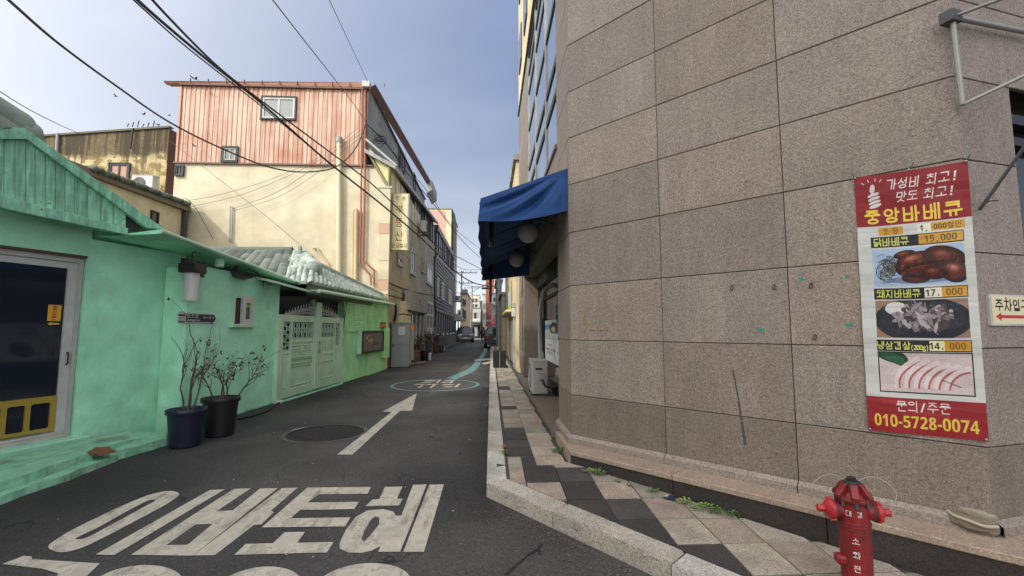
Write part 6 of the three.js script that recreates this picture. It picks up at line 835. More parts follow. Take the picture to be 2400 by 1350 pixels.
  const nv = 15; for (let i = 0; i < nv; i++) { const u = 0.12 + (i / nv) * (len - 0.2), u2 = 0.12 + ((i + 1) / nv) * (len - 0.2); inW(t, WT, 'veranda_panel', tri([V(u + 0.05, yw(u), -0.06), V(u2 - 0.05, yw(u2), -0.06), V(u2 - 0.05, yc(u2) - 0.1, -0.06), V(u + 0.05, yc(u) - 0.1, -0.06)], [[0, 1, 2, 3]]), i % 3 === 1 ? M.grey : i % 4 === 2 ? M.paleGrey : M.glassGrey); inW(t, WT, 'veranda_post', box(u - 0.05, u + 0.05, yw(u), yc(u) - 0.08, -0.1, 0.0), M.darkGrey); }
  inW(t, WT, 'canopy', tri([V(-0.25, yc(0), 0.25), V(len, yc(len), 0.25), V(len, yc(len) + 0.65, xs - 0.05), V(-0.25, yc(0) + 0.65, xs - 0.05), V(-0.25, yc(0) - 0.16, 0.25), V(len, yc(len) - 0.16, 0.25), V(len, yc(len) + 0.5, xs - 0.05), V(-0.25, yc(0) + 0.5, xs - 0.05)], [[0, 1, 2, 3], [4, 5, 1, 0], [7, 6, 5, 4], [7, 4, 0, 3]]), M.paleGrey);
  // the triangular end panel of the veranda
  inW(t, WP, 'veranda_end', tri([V(uU + 0.06, y1 + 0.72, 0.02), V(0.0, yc(0) - 0.1, 0.02), V(0.02, f(905, 440)[1], 0.02), V(-0.08, f(905, 440)[1], 0.02), V(uU + 0.3, y1 + 0.1, 0.02)], [[4, 3, 2, 1, 0]]), mat([0.72, 0.66, 0.32], 0.6)); inW(t, WP, 'veranda_brace', [rod(V(uU + 0.05, y1 + 0.55, 0.05), V(-0.06, py + 0.05, 0.05), 0.06, 0.06, 4), rod(V(-0.02, py, 0.05), V(-0.02, yc(0) - 0.1, 0.05), 0.05, 0.05, 4)], mat([0.30, 0.26, 0.14], 0.6)); inW(t, WP, 'canopy_edge', rod(V(uU, y1 + 0.98, 0.26), V(0.3, yc(0) - 0.04, 0.26), 0.05, 0.05, 4), M.white);
  inW(t, WP, 'side_storey', box(uU - 0.3, uU, y1 + 0.01, y2 + 0.1, -16, -0.02), M.greyw);
  const sx = uU, WS = new Wall(XF + sx, zP, 0, -1), b = (x, y) => WS.hit(x, y);
  const r0 = b(868, 208), r1 = b(1000, 428); inW(t, WS, 'side_gutter', tri([V(-0.2, y2 + 0.0, 0.02), V(r1[0], r1[1] - 0.15, 0.02), V(r1[0], r1[1] + 0.05, 0.3), V(-0.2, y2 + 0.16, 0.3), V(r1[0], r1[1] + 0.35, 0.2), V(-0.2, y2 + 0.36, 0.2)], [[0, 1, 2, 3], [3, 2, 4, 5]]), M.brownSteel);
  const wy = (x0, x1, yt, yb) => { const p = b(x0, yb), q = b(x1, yt); windowOn(t, WS, p[0], q[0], Math.min(p[1], q[1] - 0.7), q[1], { m: M.darkGrey, s: 0.06, mid: false, g: M.glassGrey }); }; wy(933, 938, 352, 388); wy(941, 948, 367, 398); wy(968, 973, 412, 440);
  inW(t, WS, 'end_bracket', tri([V(r1[0] - 0.2, r1[1] - 0.9, 0.02), V(r1[0] - 0.2, r1[1] - 0.6, 0.45), V(r1[0] - 0.2, r1[1] + 0.1, 0.45), V(r1[0] - 0.2, r1[1] + 0.2, 0.02), V(r1[0] + 3, r1[1] - 0.9, 0.02), V(r1[0] + 3, r1[1] - 0.6, 0.45), V(r1[0] + 3, r1[1] + 0.1, 0.45), V(r1[0] + 3, r1[1] + 0.2, 0.02)], [[0, 1, 2, 3], [1, 5, 6, 2], [4, 5, 1, 0], [3, 2, 6, 7], [7, 6, 5, 4]]), M.paleGrey);
  // windows of the alley face
  const wt = (x0, x1, yt, yb, o) => { const p = a(x0, yb), q = a(x1, yt); return windowOn(t, WT, p[0], q[0], (a(x0, yb)[1] + a(x1, yb)[1]) / 2, (a(x0, yt)[1] + a(x1, yt)[1]) / 2, o); };
  const br = mat([0.34, 0.30, 0.24], 0.7); wt(930, 940, 602, 618, { surround: 0.13, sm: br, mid: false, m: M.pvc, s: 0.06 }); wt(960, 972, 588, 640, { surround: 0.13, sm: M.paleGrey, m: M.pvc, s: 0.08 }); wt(987, 992, 612, 636, { surround: 0.1, sm: br, mid: false, m: M.pvc }); wt(999, 1012, 624, 664, { surround: 0.16, sm: M.paleGrey, m: M.white, s: 0.12, g: mat([0.5, 0.5, 0.36], 0.3) });
  // shop front at street level
  const g0 = 0.02, o = (x) => a(x, 780)[0]; inW(t, WT, 'shop_recess', box(o(961), o(1011), 0, a(985, 706)[1], 0.001, 0.006), M.glassGrey);
  for (const x of [961, 972, 981, 990, 996, 1004, 1011]) inW(t, WT, 'shop_post', box(o(x) - 0.09, o(x) + 0.11, g0, a(985, 706)[1], 0.007, 0.1), M.pvc);
  for (const y of [2.35, 3.15]) inW(t, WT, 'shop_rail', box(o(961), o(1011), y, y + 0.12, 0.007, 0.09), M.pvc);
  inW(t, WT, 'shop_panel', box(o(996), o(1011), 0.9, 1.6, 0.007, 0.06), M.white); inW(t, WT, 'shop_panel', box(o(940), o(957), 0, 2.6, 0.001, 0.05), M.greyw);
  // roof over the whole block
  inW(t, WP, 'roof', box(uL_ + 0.1, uU + 0.1, y2 + 0.1, y2 + 0.16, -16, 0.05), M.darkGrey); inW(t, WP, 'rear_wall', [box(uL_, uL_ + 0.2, 0, y2, -16, -8)], M.greyw);
  // signs, meter boxes and the bracketed unit belong to no one wall
  const S = thing('vertical_sign', 'tall faded cream sign with stacked letters sticking out over the alley', 'sign'), sp0 = atZ(914, 453, zP - 0.3), sp1 = atZ(954, 587, zP - 0.3);
  obj('box', rbox(sp0.x, sp1.x, sp1.y, sp0.y, sp0.z - 0.16, sp0.z, 0.015), mat([0.40, 0.33, 0.25], 0.6), S); obj('rim', box(sp1.x + 0.001, sp1.x + 0.05, sp1.y, sp0.y, sp0.z - 0.17, sp0.z + 0.012), M.paleGrey, S);
  obj('face', new THREE.PlaneGeometry((sp1.x - sp0.x) * 0.8, sp0.y - sp1.y - 0.03).translate(sp1.x - (sp1.x - sp0.x) * 0.4 - 0.005, (sp0.y + sp1.y) / 2, sp0.z + 0.005), mat(0xffffff, 0.5, { map: canvasTex(256, 900, (c, W, H) => { c.fillStyle = '#e3d9a8'; c.fillRect(0, 0, W, H); text(c, '축', 64, 40, 64, '#6a6a58', { lw: .12 }); text(c, '복', 186, 40, 64, '#6a6a58', { lw: .12 }); text(c, '부', 110, 180, 130, '#a9584a', { lw: .1 }); text(c, '동', 110, 390, 140, '#a9584a', { lw: .1 }); text(c, '산', 110, 610, 140, '#a9584a', { lw: .1 }); text(c, '전세월세', 126, 800, 62, '#7a4a44', { lw: .12 }); }) }), S); for (const y of [sp0.y - 0.3, sp1.y + 0.4]) obj('bracket', rod(V(XF - 0.05, y, sp0.z - 0.08), V(sp0.x + 0.02, y, sp0.z - 0.08), 0.03), M.dark, S);
  const Hs = onWall(WT, 'box_sign', 'weathered pale box sign with faded letters over the old shop front', 'sign'), h0 = a(963, 705, 0.4), h1 = a(1003, 705, 0.4), hy1 = a(966, 682, 0.4)[1], hy0 = a(966, 727, 0.4)[1];
  obj('box', box(h0[0], h1[0], hy0, hy1, 0.12, 0.4), M.paleGrey, Hs); obj('face', new THREE.PlaneGeometry(h1[0] - h0[0], hy1 - hy0).translate((h0[0] + h1[0]) / 2, (hy0 + hy1) / 2, 0.405), mat(0xffffff, 0.7, { map: canvasTex(768, 256, (c, W, H) => { c.fillStyle = '#9c988a'; c.fillRect(0, 0, W, H); text(c, '중앙', 150, 20, 96, '#6d6c60', { lw: .1 }); c.fillStyle = '#ab7f70'; c.fillRect(270, 70, 160, 66); text(c, '전통', 350, 80, 50, '#8a4c42'); text(c, '건강원', 330, 140, 96, '#63655f', { lw: .12, adv: 1.3 }); c.fillStyle = 'rgba(120,118,106,.5)'; for (let i = 0; i < 60; i++) c.fillRect((i * 97) % W, 0, 3 + (i % 5), H); }) }), Hs); obj('underside_bracket', [rod(V(h0[0] + 0.3, hy0 - 0.04, 0), V(h0[0] + 0.3, hy0 - 0.04, 0.38), 0.04), rod(V(h1[0] - 0.8, hy0 - 0.04, 0), V(h1[0] - 0.8, hy0 - 0.04, 0.38), 0.04)], M.dark, Hs);
  for (const [x0, x1, yt, yb, lab] of [[946, 961, 706, 735, 'upper of two cream meter boxes on the wall above the grey cabinet'], [945, 961, 738, 762, 'lower of two cream meter boxes on the wall above the grey cabinet']]) { const m = onWall(WT, 'meter_box', lab, 'meter box', 0, 0, 0, null), p = a(x0, yb, 0.2), q = a(x1, yt, 0.2); obj('body', rbox(p[0], q[0], a(x0, yb, 0.2)[1], a(x0, yt, 0.2)[1], 0.0, 0.24, 0.015), mat([0.62, 0.55, 0.36], 0.6), m); obj('door_seam', box(p[0] + 0.08, p[0] + 0.1, a(x0, yb, 0.2)[1] + 0.05, a(x0, yt, 0.2)[1] - 0.05, 0.241, 0.246), M.dark, m); }
  const ac = onWall(WT, 'air_conditioner', 'outdoor air conditioner on a steel bracket high on the tan wall', 'air conditioner', a(981, 548)[0], a(981, 548)[1], 0.3); acUnit(ac, 1); obj('bracket', [rod(V(-0.45, -0.02, -0.3), V(-0.45, -0.02, 0.25), 0.03), rod(V(0.45, -0.02, -0.3), V(0.45, -0.02, 0.25), 0.03), rod(V(-0.45, -0.02, 0.25), V(0.45, -0.02, 0.25), 0.03), rod(V(-0.45, -0.02, 0.25), V(-0.45, 0.55, 0.25), 0.02), rod(V(0.45, -0.02, 0.25), V(0.45, 0.55, 0.25), 0.02), rod(V(-0.45, 0.55, 0.25), V(0.45, 0.55, 0.25), 0.02)], M.darkGrey, ac);
}
// ------------------------------------------------------------------ grey street cabinet and the pots beyond it
{
  const p = G(938, 862), t = thing('street_cabinet', 'grey steel electrical cabinet standing by the alley in front of the tan wall', 'cabinet', V(p.x, 0, p.z), 0.16), w = 0.70, k = -p.z / 1080, h = (862 - 761) * k, d = 0.5;
  obj('body', rbox(-w / 2, w / 2, 0.03, h, -d, 0, 0.012), mat([0.27, 0.30, 0.29], 0.5, { map: rep(T.noise, 0.8) }), t); obj('roof', rbox(-w / 2 - 0.03, w / 2 + 0.03, h, h + 0.05, -d - 0.03, 0.03, 0.01), M.grey, t); obj('plinth', box(-w / 2 - 0.02, w / 2 + 0.02, -0.05, 0.03, -d, 0.02), M.mortar, t); obj('notice', box(-0.1, 0.16, h - 0.45, h - 0.12, 0.001, 0.006), mat([0.42, 0.44, 0.44], 0.6), t); obj('lock', rbox(-w / 2 + 0.03, -w / 2 + 0.08, h * 0.48, h * 0.53, 0.0, 0.025, 0.005), M.black, t); obj('seam', box(-w / 2 + 0.01, w / 2 - 0.01, h * 0.52, h * 0.525, 0.0005, 0.003), M.dark, t);
  obj('side_box', rbox(w / 2 + 0.001, w / 2 + 0.16, h * 0.16, h * 0.92, -d + 0.05, -0.08, 0.01), M.grey, t); obj('orange_label', box(w / 2 + 0.02, w / 2 + 0.161, h * 0.86, h * 0.97, -0.079, -0.07), M.orange, t);
}
{ // pots, tubs and boxes along the old shop front
  const pot = (x, y, wpx, hpx, m, label, plant, taper = 0.78) => { const p = G(x, y), k = -p.z / 1080, r = (wpx * k) / 2, h = hpx * k, t = thing('flower_pot', label, 'pot', V(p.x, 0, p.z - r * 0.5)); obj('pot', lathe([[0, 0], [r * taper, 0], [r * 0.95, h * 0.86], [r * 1.06, h * 0.87], [r * 1.06, h], [r * 0.92, h], [r * 0.9, h * 0.9], [0, h * 0.9]], 20), m, t); obj('soil', lathe([[r * 0.88, h * 0.91], [0, h * 0.93]], 12), M.soil, t);
    if (plant) { const w = []; for (let i = 0; i < plant * 14; i++) { const a = R(0, 6.28), l = R(0.25, 0.75), q = V(R(-0.6, 0.6) * r, h * 0.9, R(-0.6, 0.6) * r), e = q.clone().add(V(Math.cos(a) * l * 0.4, l, Math.sin(a) * l * 0.4)); w.push(rod(q, e, 0.009, 0.004, 4)); for (let j = 0; j < 3; j++) { const s = q.clone().lerp(e, R(0.4, 1)), g = tri([V(0, 0, 0), V(0.07, 0.03, 0.03), V(0.14, -0.02, 0), V(0.07, 0, -0.03)], [[0, 1, 2], [0, 2, 3]]); g.rotateZ(R(-1, 1)).rotateY(R(0, 6)).translate(s.x, s.y, s.z); w.push(g); } } obj('plant', w, plant > 1 ? mat([0.075, 0.06, 0.035], 0.9, { side: THREE.DoubleSide }) : mat([0.10, 0.065, 0.045], 0.9, { side: THREE.DoubleSide }), t); } };
  pot(971, 850, 24, 28, M.terracotta, 'large brown pot with dry stalks beside the grey cabinet', 2); pot(994, 846, 19, 25, M.black, 'black tub with a pale lid among the pots', 0, 0.95); pot(1020, 829, 14, 26, mat([0.11, 0.05, 0.035], 0.8), 'dark red pot with dry stalks by the tan wall', 2); pot(1034, 826, 13, 16, M.darkGrey, 'dark grey tub farthest up the row of pots', 0, 0.9); pot(985, 836, 18, 30, M.terracotta, 'brown pot with brown twigs behind the black tub', 1); pot(1004, 832, 16, 34, M.darkGrey, 'dark pot with bushy dry plant in the back row', 2);
  const bx = (x, y, w, h, m, label) => { const p = G(x, y), k = -p.z / 1080, t = thing('white_box', label, 'box', V(p.x, 0, p.z - 0.1)); obj('body', rbox(-w * k / 2, w * k / 2, 0, h * k * 0.86, -0.14, 0.14, 0.02), m, t); obj('lid', rbox(-w * k / 2 - 0.015, w * k / 2 + 0.015, h * k * 0.86 + 0.002, h * k, -0.15, 0.15, 0.015), m, t); };
  bx(958, 856, 7, 19, M.white, 'white plastic box squeezed between the grey cabinet and the big pot'); bx(1006, 845, 7, 17, M.white, 'small white canister right of the black tub'); bx(1014, 828, 5, 22, M.white, 'tall narrow white box among the pots'); bx(1040, 822, 4, 7, M.white, 'tiny white tub beside the farthest grey tub'); bx(998, 822, 9, 20, M.white, 'white square box behind the pots against the shop front');
  tag(obj('loose_board', slab([G(960, 858), G(1000, 852), G(998, 848), G(958, 853)].map((p) => V(p.x, 0.05, p.z)), 0.035), M.terracotta), 'thin brown board lying on the road before the pots', 'board');
}
// ------------------------------------------------------------------ yellow peeling building and the low beige house behind the gable
{
  const zY = -22, q = (x, y) => atZ(x, y, zY), a = q(86, 322), b = q(397, 300), t = thing('peeling_building', 'old yellow building with peeling paint and black rain streaks under its roof edge', 'building');
  const W = b.x - a.x + 3, g = new THREE.PlaneGeometry(W, 6.2, 1, 1).toNonIndexed(); g.translate(b.x - W / 2, b.y - 3.1, zY); const P = g.attributes.position; for (let i = 0; i < P.count; i++) if (P.getY(i) > b.y - 1 && P.getX(i) < b.x - 1) P.setY(i, b.y + (a.y - b.y) * ((b.x - P.getX(i)) / (b.x - a.x)));
  obj('front_wall', g, M.peel, t); obj('side_wall', box(b.x - 0.02, b.x, 0, b.y - 0.002, zY - 9, zY - 0.002), mat([0.14, 0.07, 0.05], 0.9), t); obj('body', box(b.x - W, b.x - 0.03, 0, a.y - 0.4, zY - 9, zY - 0.05), M.greyw, t);
  obj('parapet', [tri([V(b.x + 0.05, b.y, zY + 0.08), V(b.x - W, b.y + (a.y - b.y) * (W / (b.x - a.x)), zY + 0.08), V(b.x - W, b.y + (a.y - b.y) * (W / (b.x - a.x)) + 0.09, zY + 0.08), V(b.x + 0.05, b.y + 0.09, zY + 0.08), V(b.x + 0.05, b.y + 0.09, zY - 0.3), V(b.x - W, b.y + (a.y - b.y) * (W / (b.x - a.x)) + 0.09, zY - 0.3)], [[0, 3, 2, 1], [3, 4, 5, 2]])], mat([0.16, 0.14, 0.10], 0.9), t);
  const wd = new Wall(b.x, zY, 1, 0), w0 = wd.hit(256, 425), w1 = wd.hit(304, 385); windowOn(t, wd, w0[0], w1[0], w0[1], w1[1], { m: M.dark, s: 0.08, g: mat([0.42, 0.22, 0.15], 0.4), surround: 0.05 });
  obj('roof_hut', [box(q(220, 310).x, q(272, 310).x, b.y - 0.4, q(240, 299).y, zY - 3, zY - 2), box(q(216, 310).x, q(275, 310).x, q(240, 299).y, q(240, 296).y, zY - 3.2, zY - 1.9)], M.beige, t); obj('roof_dome', boxUV(new THREE.SphereGeometry(0.7, 16, 8).toNonIndexed().scale(1, 0.35, 1).translate(q(195, 312).x, q(195, 316).y, zY - 1.5)), M.white, t);
  obj('downpipe', [tube([V(q(140, 312).x, q(140, 314).y, zY + 0.1), V(q(137, 360).x, q(137, 360).y, zY + 0.1)], 0.06)], M.paleGrey, t); obj('downpipe', tube([V(q(316, 300).x, q(316, 303).y, zY + 0.1), V(q(309, 350).x, q(309, 350).y, zY + 0.1)], 0.04), M.dark, t);
  for (let i = 0; i < 7; i++) obj('roof_spike', rod(V(q(300 + i * 12, 300).x, b.y, zY + 0.05), V(q(300 + i * 12, 300).x + 0.05, b.y + 0.16 + (i % 3) * 0.08, zY + 0.05), 0.02), M.dark, t);
  // low house with a tiled verge
  const X = -11.65, L = thing('beige_house', 'low beige house with a tiled roof edge behind the green gable', 'house'), n = atX(200, 405, X), f = atX(432, 488, X), zf = Math.max(f.z, zP + 0.03), WL = new Wall(X, n.z, 0, -1), lx = n.z - zf;
  inW(L, WL, 'road_wall', tri([V(-1, 0, 0), V(lx, 0, 0), V(lx, f.y - 0.05, 0), V(-1, n.y - 0.05, 0), V(lx, 0, -2.5), V(lx, f.y - 0.05, -2.5)], [[0, 1, 2, 3], [1, 4, 5, 2]]), M.cream); inW(L, WL, 'verge', tri([V(-1.2, n.y - 0.1, 0.2), V(lx + 0.1, f.y - 0.12, 0.2), V(lx + 0.1, f.y + 0.08, 0.2), V(-1.2, n.y + 0.1, 0.2), V(lx + 0.1, f.y + 0.3, -2.5), V(-1.2, n.y + 0.5, -2.5), V(lx + 0.1, f.y - 0.12, -0.1), V(-1.2, n.y - 0.1, -0.1)], [[0, 1, 2, 3], [3, 2, 4, 5], [7, 6, 1, 0]]), mat([0.20, 0.17, 0.13], 0.9)); inW(L, WL, 'downpipe', box(lx - 0.14, lx + 0.02, 0, f.y - 0.13, 0.001, 0.14), M.darkGrey);
  for (let i = 0; i < 22; i++) { const u = (i / 22) * lx, y = n.y + (f.y - n.y) * (i / 22); inW(L, WL, 'roof_tile', [new THREE.CapsuleGeometry(0.1, 0.28, 3, 8).toNonIndexed().rotateX(Math.PI / 2).translate(u, y + 0.12, 0.12)], M.slate[i % 3]); }
  const wq = WL.hit(352, 503), wr = WL.hit(366, 490); windowOn(L, WL, wq[0], wr[0] + 0.1, wq[1] - 0.3, wr[1] - 0.1, { m: M.dark, mid: false });
  const ac = thing('air_conditioner', 'white outdoor air conditioner on the low beige roof against the yellow wall', 'air conditioner', atZ(338, 452, zY + 0.7), 0.0); acUnit(ac, 1.15, M.white);
}
// ------------------------------------------------------------------ grey sided building further along the left
{
  const len0 = WT.hit(1019, 700)[0], len1 = WT.hit(1064, 700)[0], a = (x, y, w = 0) => WT.hit(x, y, w), t = thing('sided_building', 'grey building with horizontal siding, dark ground floor and a dark glazed top row', 'building');
  const yA = 2.9, yTn = a(1019, 525)[1], yTf = a(1063, 602)[1], L = (u) => (u - len0) / (len1 - len0), yT = (u) => yTn + (yTf - yTn) * L(u), yB = (u) => 6.7 + 0.7 * L(u);
  inW(t, WT, 'core', box(len0, len1, 0, yTn - 0.3, -5, -0.03), M.greyw); const m1 = mat([0.30, 0.295, 0.275], 0.9, { map: rep(T.noise, 1.7) }), m2 = mat([0.44, 0.41, 0.35], 0.9, { map: rep(T.noise, 1.7) });
  for (let i = 0; i < 15; i++) { const y0 = yA + i * 0.27, y1 = y0 + 0.25, hi = y0 > 5.4; inW(t, WT, 'siding_board', tri([V(len0, y0, 0.09), V(len1, y0, 0.09), V(len1, y1, 0.02), V(len0, y1, 0.02), V(len0, y0, 0), V(len1, y0, 0)], [[0, 1, 2, 3], [4, 5, 1, 0]]), hi ? m2 : m1); }
  inW(t, WT, 'end_wall', box(len0 - 0.02, len0, yA, yTn, -0.5, 0.04), M.greyw); inW(t, WT, 'near_face', [box(len0, len0 + 0.05, 0, yTn, -0.03, 0.06)], M.paleGrey);
  const win = (x0, x1, y0, y1) => windowOn(t, WT, a(x0, 700)[0], a(x1, 700)[0], y0, y1, { m: M.pvc, s: 0.1, out: 0.08, d: 0.08 }); win(1021, 1024, 3.9, 5.3); win(1032, 1038, 3.9, 5.3); win(1049, 1056, 3.9, 5.3);
  for (let i = 0; i < 12; i++) { const u0 = len0 + (i / 12) * (len1 - len0), u1 = len0 + ((i + 1) / 12) * (len1 - len0); inW(t, WT, 'top_pane', tri([V(u0 + 0.08, yB(u0) + 0.3, 0.04), V(u1 - 0.08, yB(u1) + 0.3, 0.04), V(u1 - 0.08, yT(u1) - 0.25, 0.04), V(u0 + 0.08, yT(u0) - 0.25, 0.04)], [[0, 1, 2, 3]]), i % 3 === 1 ? M.paleGrey : M.glassGrey); inW(t, WT, 'top_post', box(u0 - 0.08, u0 + 0.08, yB(u0), yT(u0), 0, 0.1), M.dark); }
  inW(t, WT, 'top_rail', [tri([V(len0, yT(len0) - 0.25, 0.14), V(len1, yT(len1) - 0.25, 0.14), V(len1, yT(len1) + 0.1, 0.2), V(len0, yT(len0) + 0.1, 0.2)], [[0, 1, 2, 3]]), tri([V(len0, yB(len0), 0.08), V(len1, yB(len1), 0.08), V(len1, yB(len1) + 0.3, 0.08), V(len0, yB(len0) + 0.3, 0.08)], [[0, 1, 2, 3]]), tri([V(len0, yT(len0) + 0.1, 0.2), V(len1, yT(len1) + 0.1, 0.2), V(len1, yT(len1) + 0.15, -5), V(len0, yT(len0) + 0.15, -5)], [[0, 1, 2, 3]])], M.paleGrey);
  for (let i = 0; i < 9; i++) { const u0 = len0 + 0.3 + (i / 9) * (len1 - len0 - 0.6), u1 = u0 + (len1 - len0 - 0.6) / 9; inW(t, WT, 'ground_pane', box(u0 + 0.07, u1 - 0.07, 0.95, 2.8, 0.0, 0.02), M.black); inW(t, WT, 'ground_post', box(u0 - 0.07, u0 + 0.07, 0.95, 2.88, 0, 0.09), M.darkGrey); if (i % 2 === 0) inW(t, WT, 'lamp_globe', sph(u0 + 0.5, 1.08, 0.16, 0.11), M.white); }
  inW(t, WT, 'ground_edge', box(len0, len1, 2.8, 2.9, 0, 0.14), M.darkGrey); inW(t, WT, 'low_wall', box(len0 + 0.2, len1, 0, 0.95, 0.0, 0.3), mat([0.085, 0.075, 0.05], 0.9)); inW(t, WT, 'plinth', box(len0 + 0.4, len1, -0.05, 0.13, 0.3, 0.75), M.mortar);
  tag(obj('wall_cable', tube([[1018, 600], [1019, 700], [1021, 740], [1018, 765]].map(([x, y]) => WT.at(...a(x, y, 0.12), 0.12)), 0.05), M.wire), 'thick dark cable running down the joint of the tan and grey buildings', 'cable');
}

// ------------------------------------------------------------------ right side of the alley beyond the awning
{
  const W2 = new Wall(FX + 0.02, -14.2, 0, 1), zu = (px, y = 760) => W2.u(px, y), t = thing('cream_annex', 'sunlit cream building with grey steel doors beyond the shop on the right', 'building');
  const ue = zu(1184), ud0 = zu(1191), ud1 = zu(1203), uTop = -0.0;
  inW(t, W2, 'alley_wall', [box(ue, ud0, 0, 5.2, -3, 0), box(ud0, ud1, 2.15, 5.2, -3, 0), box(ud1, -2.0, 0, 5.2, -3, 0), box(ue, -2.0, 5.2, 7.6, -3, -0.004)], M.beige); inW(t, W2, 'roof', box(ue - 0.1, -1.9, 7.6, 7.8, -3, 0.1), M.greyw);
  inW(t, W2, 'steel_door', box(ud0 + 0.03, (ud0 + ud1) / 2 - 0.02, 0.1, 2.13, -0.12, -0.06), M.grey); inW(t, W2, 'steel_door', box((ud0 + ud1) / 2 + 0.02, ud1 - 0.03, 0.1, 2.13, -0.12, -0.05), M.paleGrey); inW(t, W2, 'door_hood', box(ud0 - 0.1, ud1 + 0.1, 2.2, 2.28, 0.002, 0.3), M.beige);
  const m = onWall(W2, 'power_meter', 'white electricity meter and conduit on the wall by the grey steel doors', 'meter', zu(1208), 1.95, 0.0); obj('body', rbox(-0.2, 0.2, 0, 0.3, 0.0, 0.14, 0.03), M.white, m); obj('hood', rbox(-0.14, 0.14, 0.32, 0.52, 0, 0.12, 0.03), M.paleGrey, m); obj('conduit', tube([V(0.05, 0, 0.06), V(0.05, -1.8, 0.06)], 0.025), M.paleGrey, m);
  const b = onWall(W2, 'wall_banner', 'white and lime green banner with black letters on the sunlit cream wall', 'banner'), b0 = zu(1182), b1 = zu(1200), y0 = 2.2, y1 = 3.3; obj('cloth', new THREE.PlaneGeometry(b1 - b0, y1 - y0, 6, 3).translate((b0 + b1) / 2, (y0 + y1) / 2, 0.05), mat(0xffffff, 0.7, { side: THREE.DoubleSide, map: canvasTex(512, 256, (c, W, H) => { c.fillStyle = '#c9d0cc'; c.fillRect(0, 0, W, H); c.fillStyle = '#a6cf1c'; c.fillRect(0, H * 0.66, W, H * 0.34); c.fillRect(0, 0, W, 14); text(c, '주차장', 250, 30, 66, '#2e3a40', { lw: .14 }); text(c, '이용안내', 250, 104, 56, '#2e3a40', { lw: .14 }); }) }), b); for (const u of [b0, b1]) obj('pole', rod(V(u, y0 - 0.1, 0.03), V(u, y1 + 0.25, 0.03), 0.02), M.steel, b);
  // pilasters and slots of the stone building's far end
  for (const z of [-12.9, -13.9]) { const s = inStone(WF, 'window_slot', [box(z - WF.z - 0.14, z - WF.z + 0.14, 0.9, 2.2, 0.001, 0.008), box(z - WF.z - 0.14, z - WF.z + 0.14, 2.4, 3.1, 0.001, 0.008)].slice(0, z < -13 ? 1 : 2), M.dark); }
  // stone pier, grey concrete shaft with the green sign, small shops and the red building
  const blk = (name, label, x0, x1, yT, z, dz, m, o = {}) => { const p = atZ(x0, yT, z), q = atZ(x1, yT, z), t2 = thing(name, label, 'building', V((p.x + q.x) / 2, 0, z)), w = q.x - p.x, h = p.y; obj('wall', box(-w / 2, w / 2, -0.1, h, -dz, 0), m, t2); obj('roof', box(-w / 2 - 0.1, w / 2 + 0.1, h, h + 0.14, -dz - 0.1, 0.1), o.roof ?? M.greyw, t2);
    for (const [a, b2, ya, yb, mm] of o.wins ?? []) { const u0 = atZ(a, ya, z).x - (p.x + q.x) / 2, u1 = atZ(b2, ya, z).x - (p.x + q.x) / 2, v1 = atZ(a, ya, z).y, v0 = atZ(a, yb, z).y; const f = obj('window', [box(u0 - 0.08, u1 + 0.08, v1, v1 + 0.1, 0.002, 0.1), box(u0 - 0.08, u1 + 0.08, v0 - 0.1, v0, 0.002, 0.1), box(u0 - 0.08, u0, v0, v1, 0.002, 0.1), box(u1, u1 + 0.08, v0, v1, 0.002, 0.1)], M.pvc, t2); obj('window_pane', box(u0, u1, v0, v1, 0.003, 0.03), mm ?? M.glassGrey, f); }
    return t2; };
  const pier = blk('stone_pier_house', 'narrow stone pier and house front beyond the cream wall on the right', 1176, 1186, 690, -26.2, 6, M.tan, {}); obj('band', box(-0.2, 0.2, 2.2, 2.26, 0.002, 0.02), M.darkGrey, pier);
  const sh = blk('grey_shaft_house', 'grey concrete house front with a tall green sign panel on the right', 1164, 1176, 658, -34, 7, M.greyw, {}); obj('green_panel', box(-0.17, 0.17, 1.0, 2.1, 0.003, 0.1), mat([0.03, 0.12, 0.10], 0.5), sh); for (let i = 0; i < 4; i++) obj('panel_letter', box(-0.06, 0.06, 1.12 + i * 0.24, 1.26 + i * 0.24, 0.101, 0.106), M.mintSteel, sh); obj('downpipe', rod(V(-0.12, 0, 0.06), V(-0.12, 4.6, 0.06), 0.04), M.paleGrey, sh);
  const ph = blk('pale_shop', 'pale narrow shop with a round white sign and a dark red awning', 1153, 1165, 688, -52, 8, M.paleGrey, { wins: [[1157, 1159, 715, 735]] }); obj('round_sign', boxUV(new THREE.CylinderGeometry(0.55, 0.55, 0.2, 20).rotateX(Math.PI / 2).translate(0.05, 4.8, 0.4)), M.white, ph); obj('sign_mark', box(-0.12, 0.08, 4.6, 5.05, 0.501, 0.51), M.dark, ph);
  const aw = thing('red_awning', 'dark red shop awning far up on the right side of the alley', 'awning', V(atZ(1157, 760, -44).x, 0, -44)); obj('cloth', tri([V(-0.32, 2.0, 0.5), V(0.4, 2.0, 0.5), V(0.4, 3.0, -0.2), V(0.1, 3.0, -0.2), V(-0.32, 2.0, -0.8), V(0.4, 2.0, -0.8)], [[0, 1, 2, 3], [4, 0, 3], [5, 4, 3, 2]]), mat([0.36, 0.03, 0.06], 0.6, { side: THREE.DoubleSide }), aw); obj('valance', box(-0.33, 0.41, 1.86, 2.0, 0.49, 0.51), mat([0.3, 0.03, 0.05], 0.6), aw);
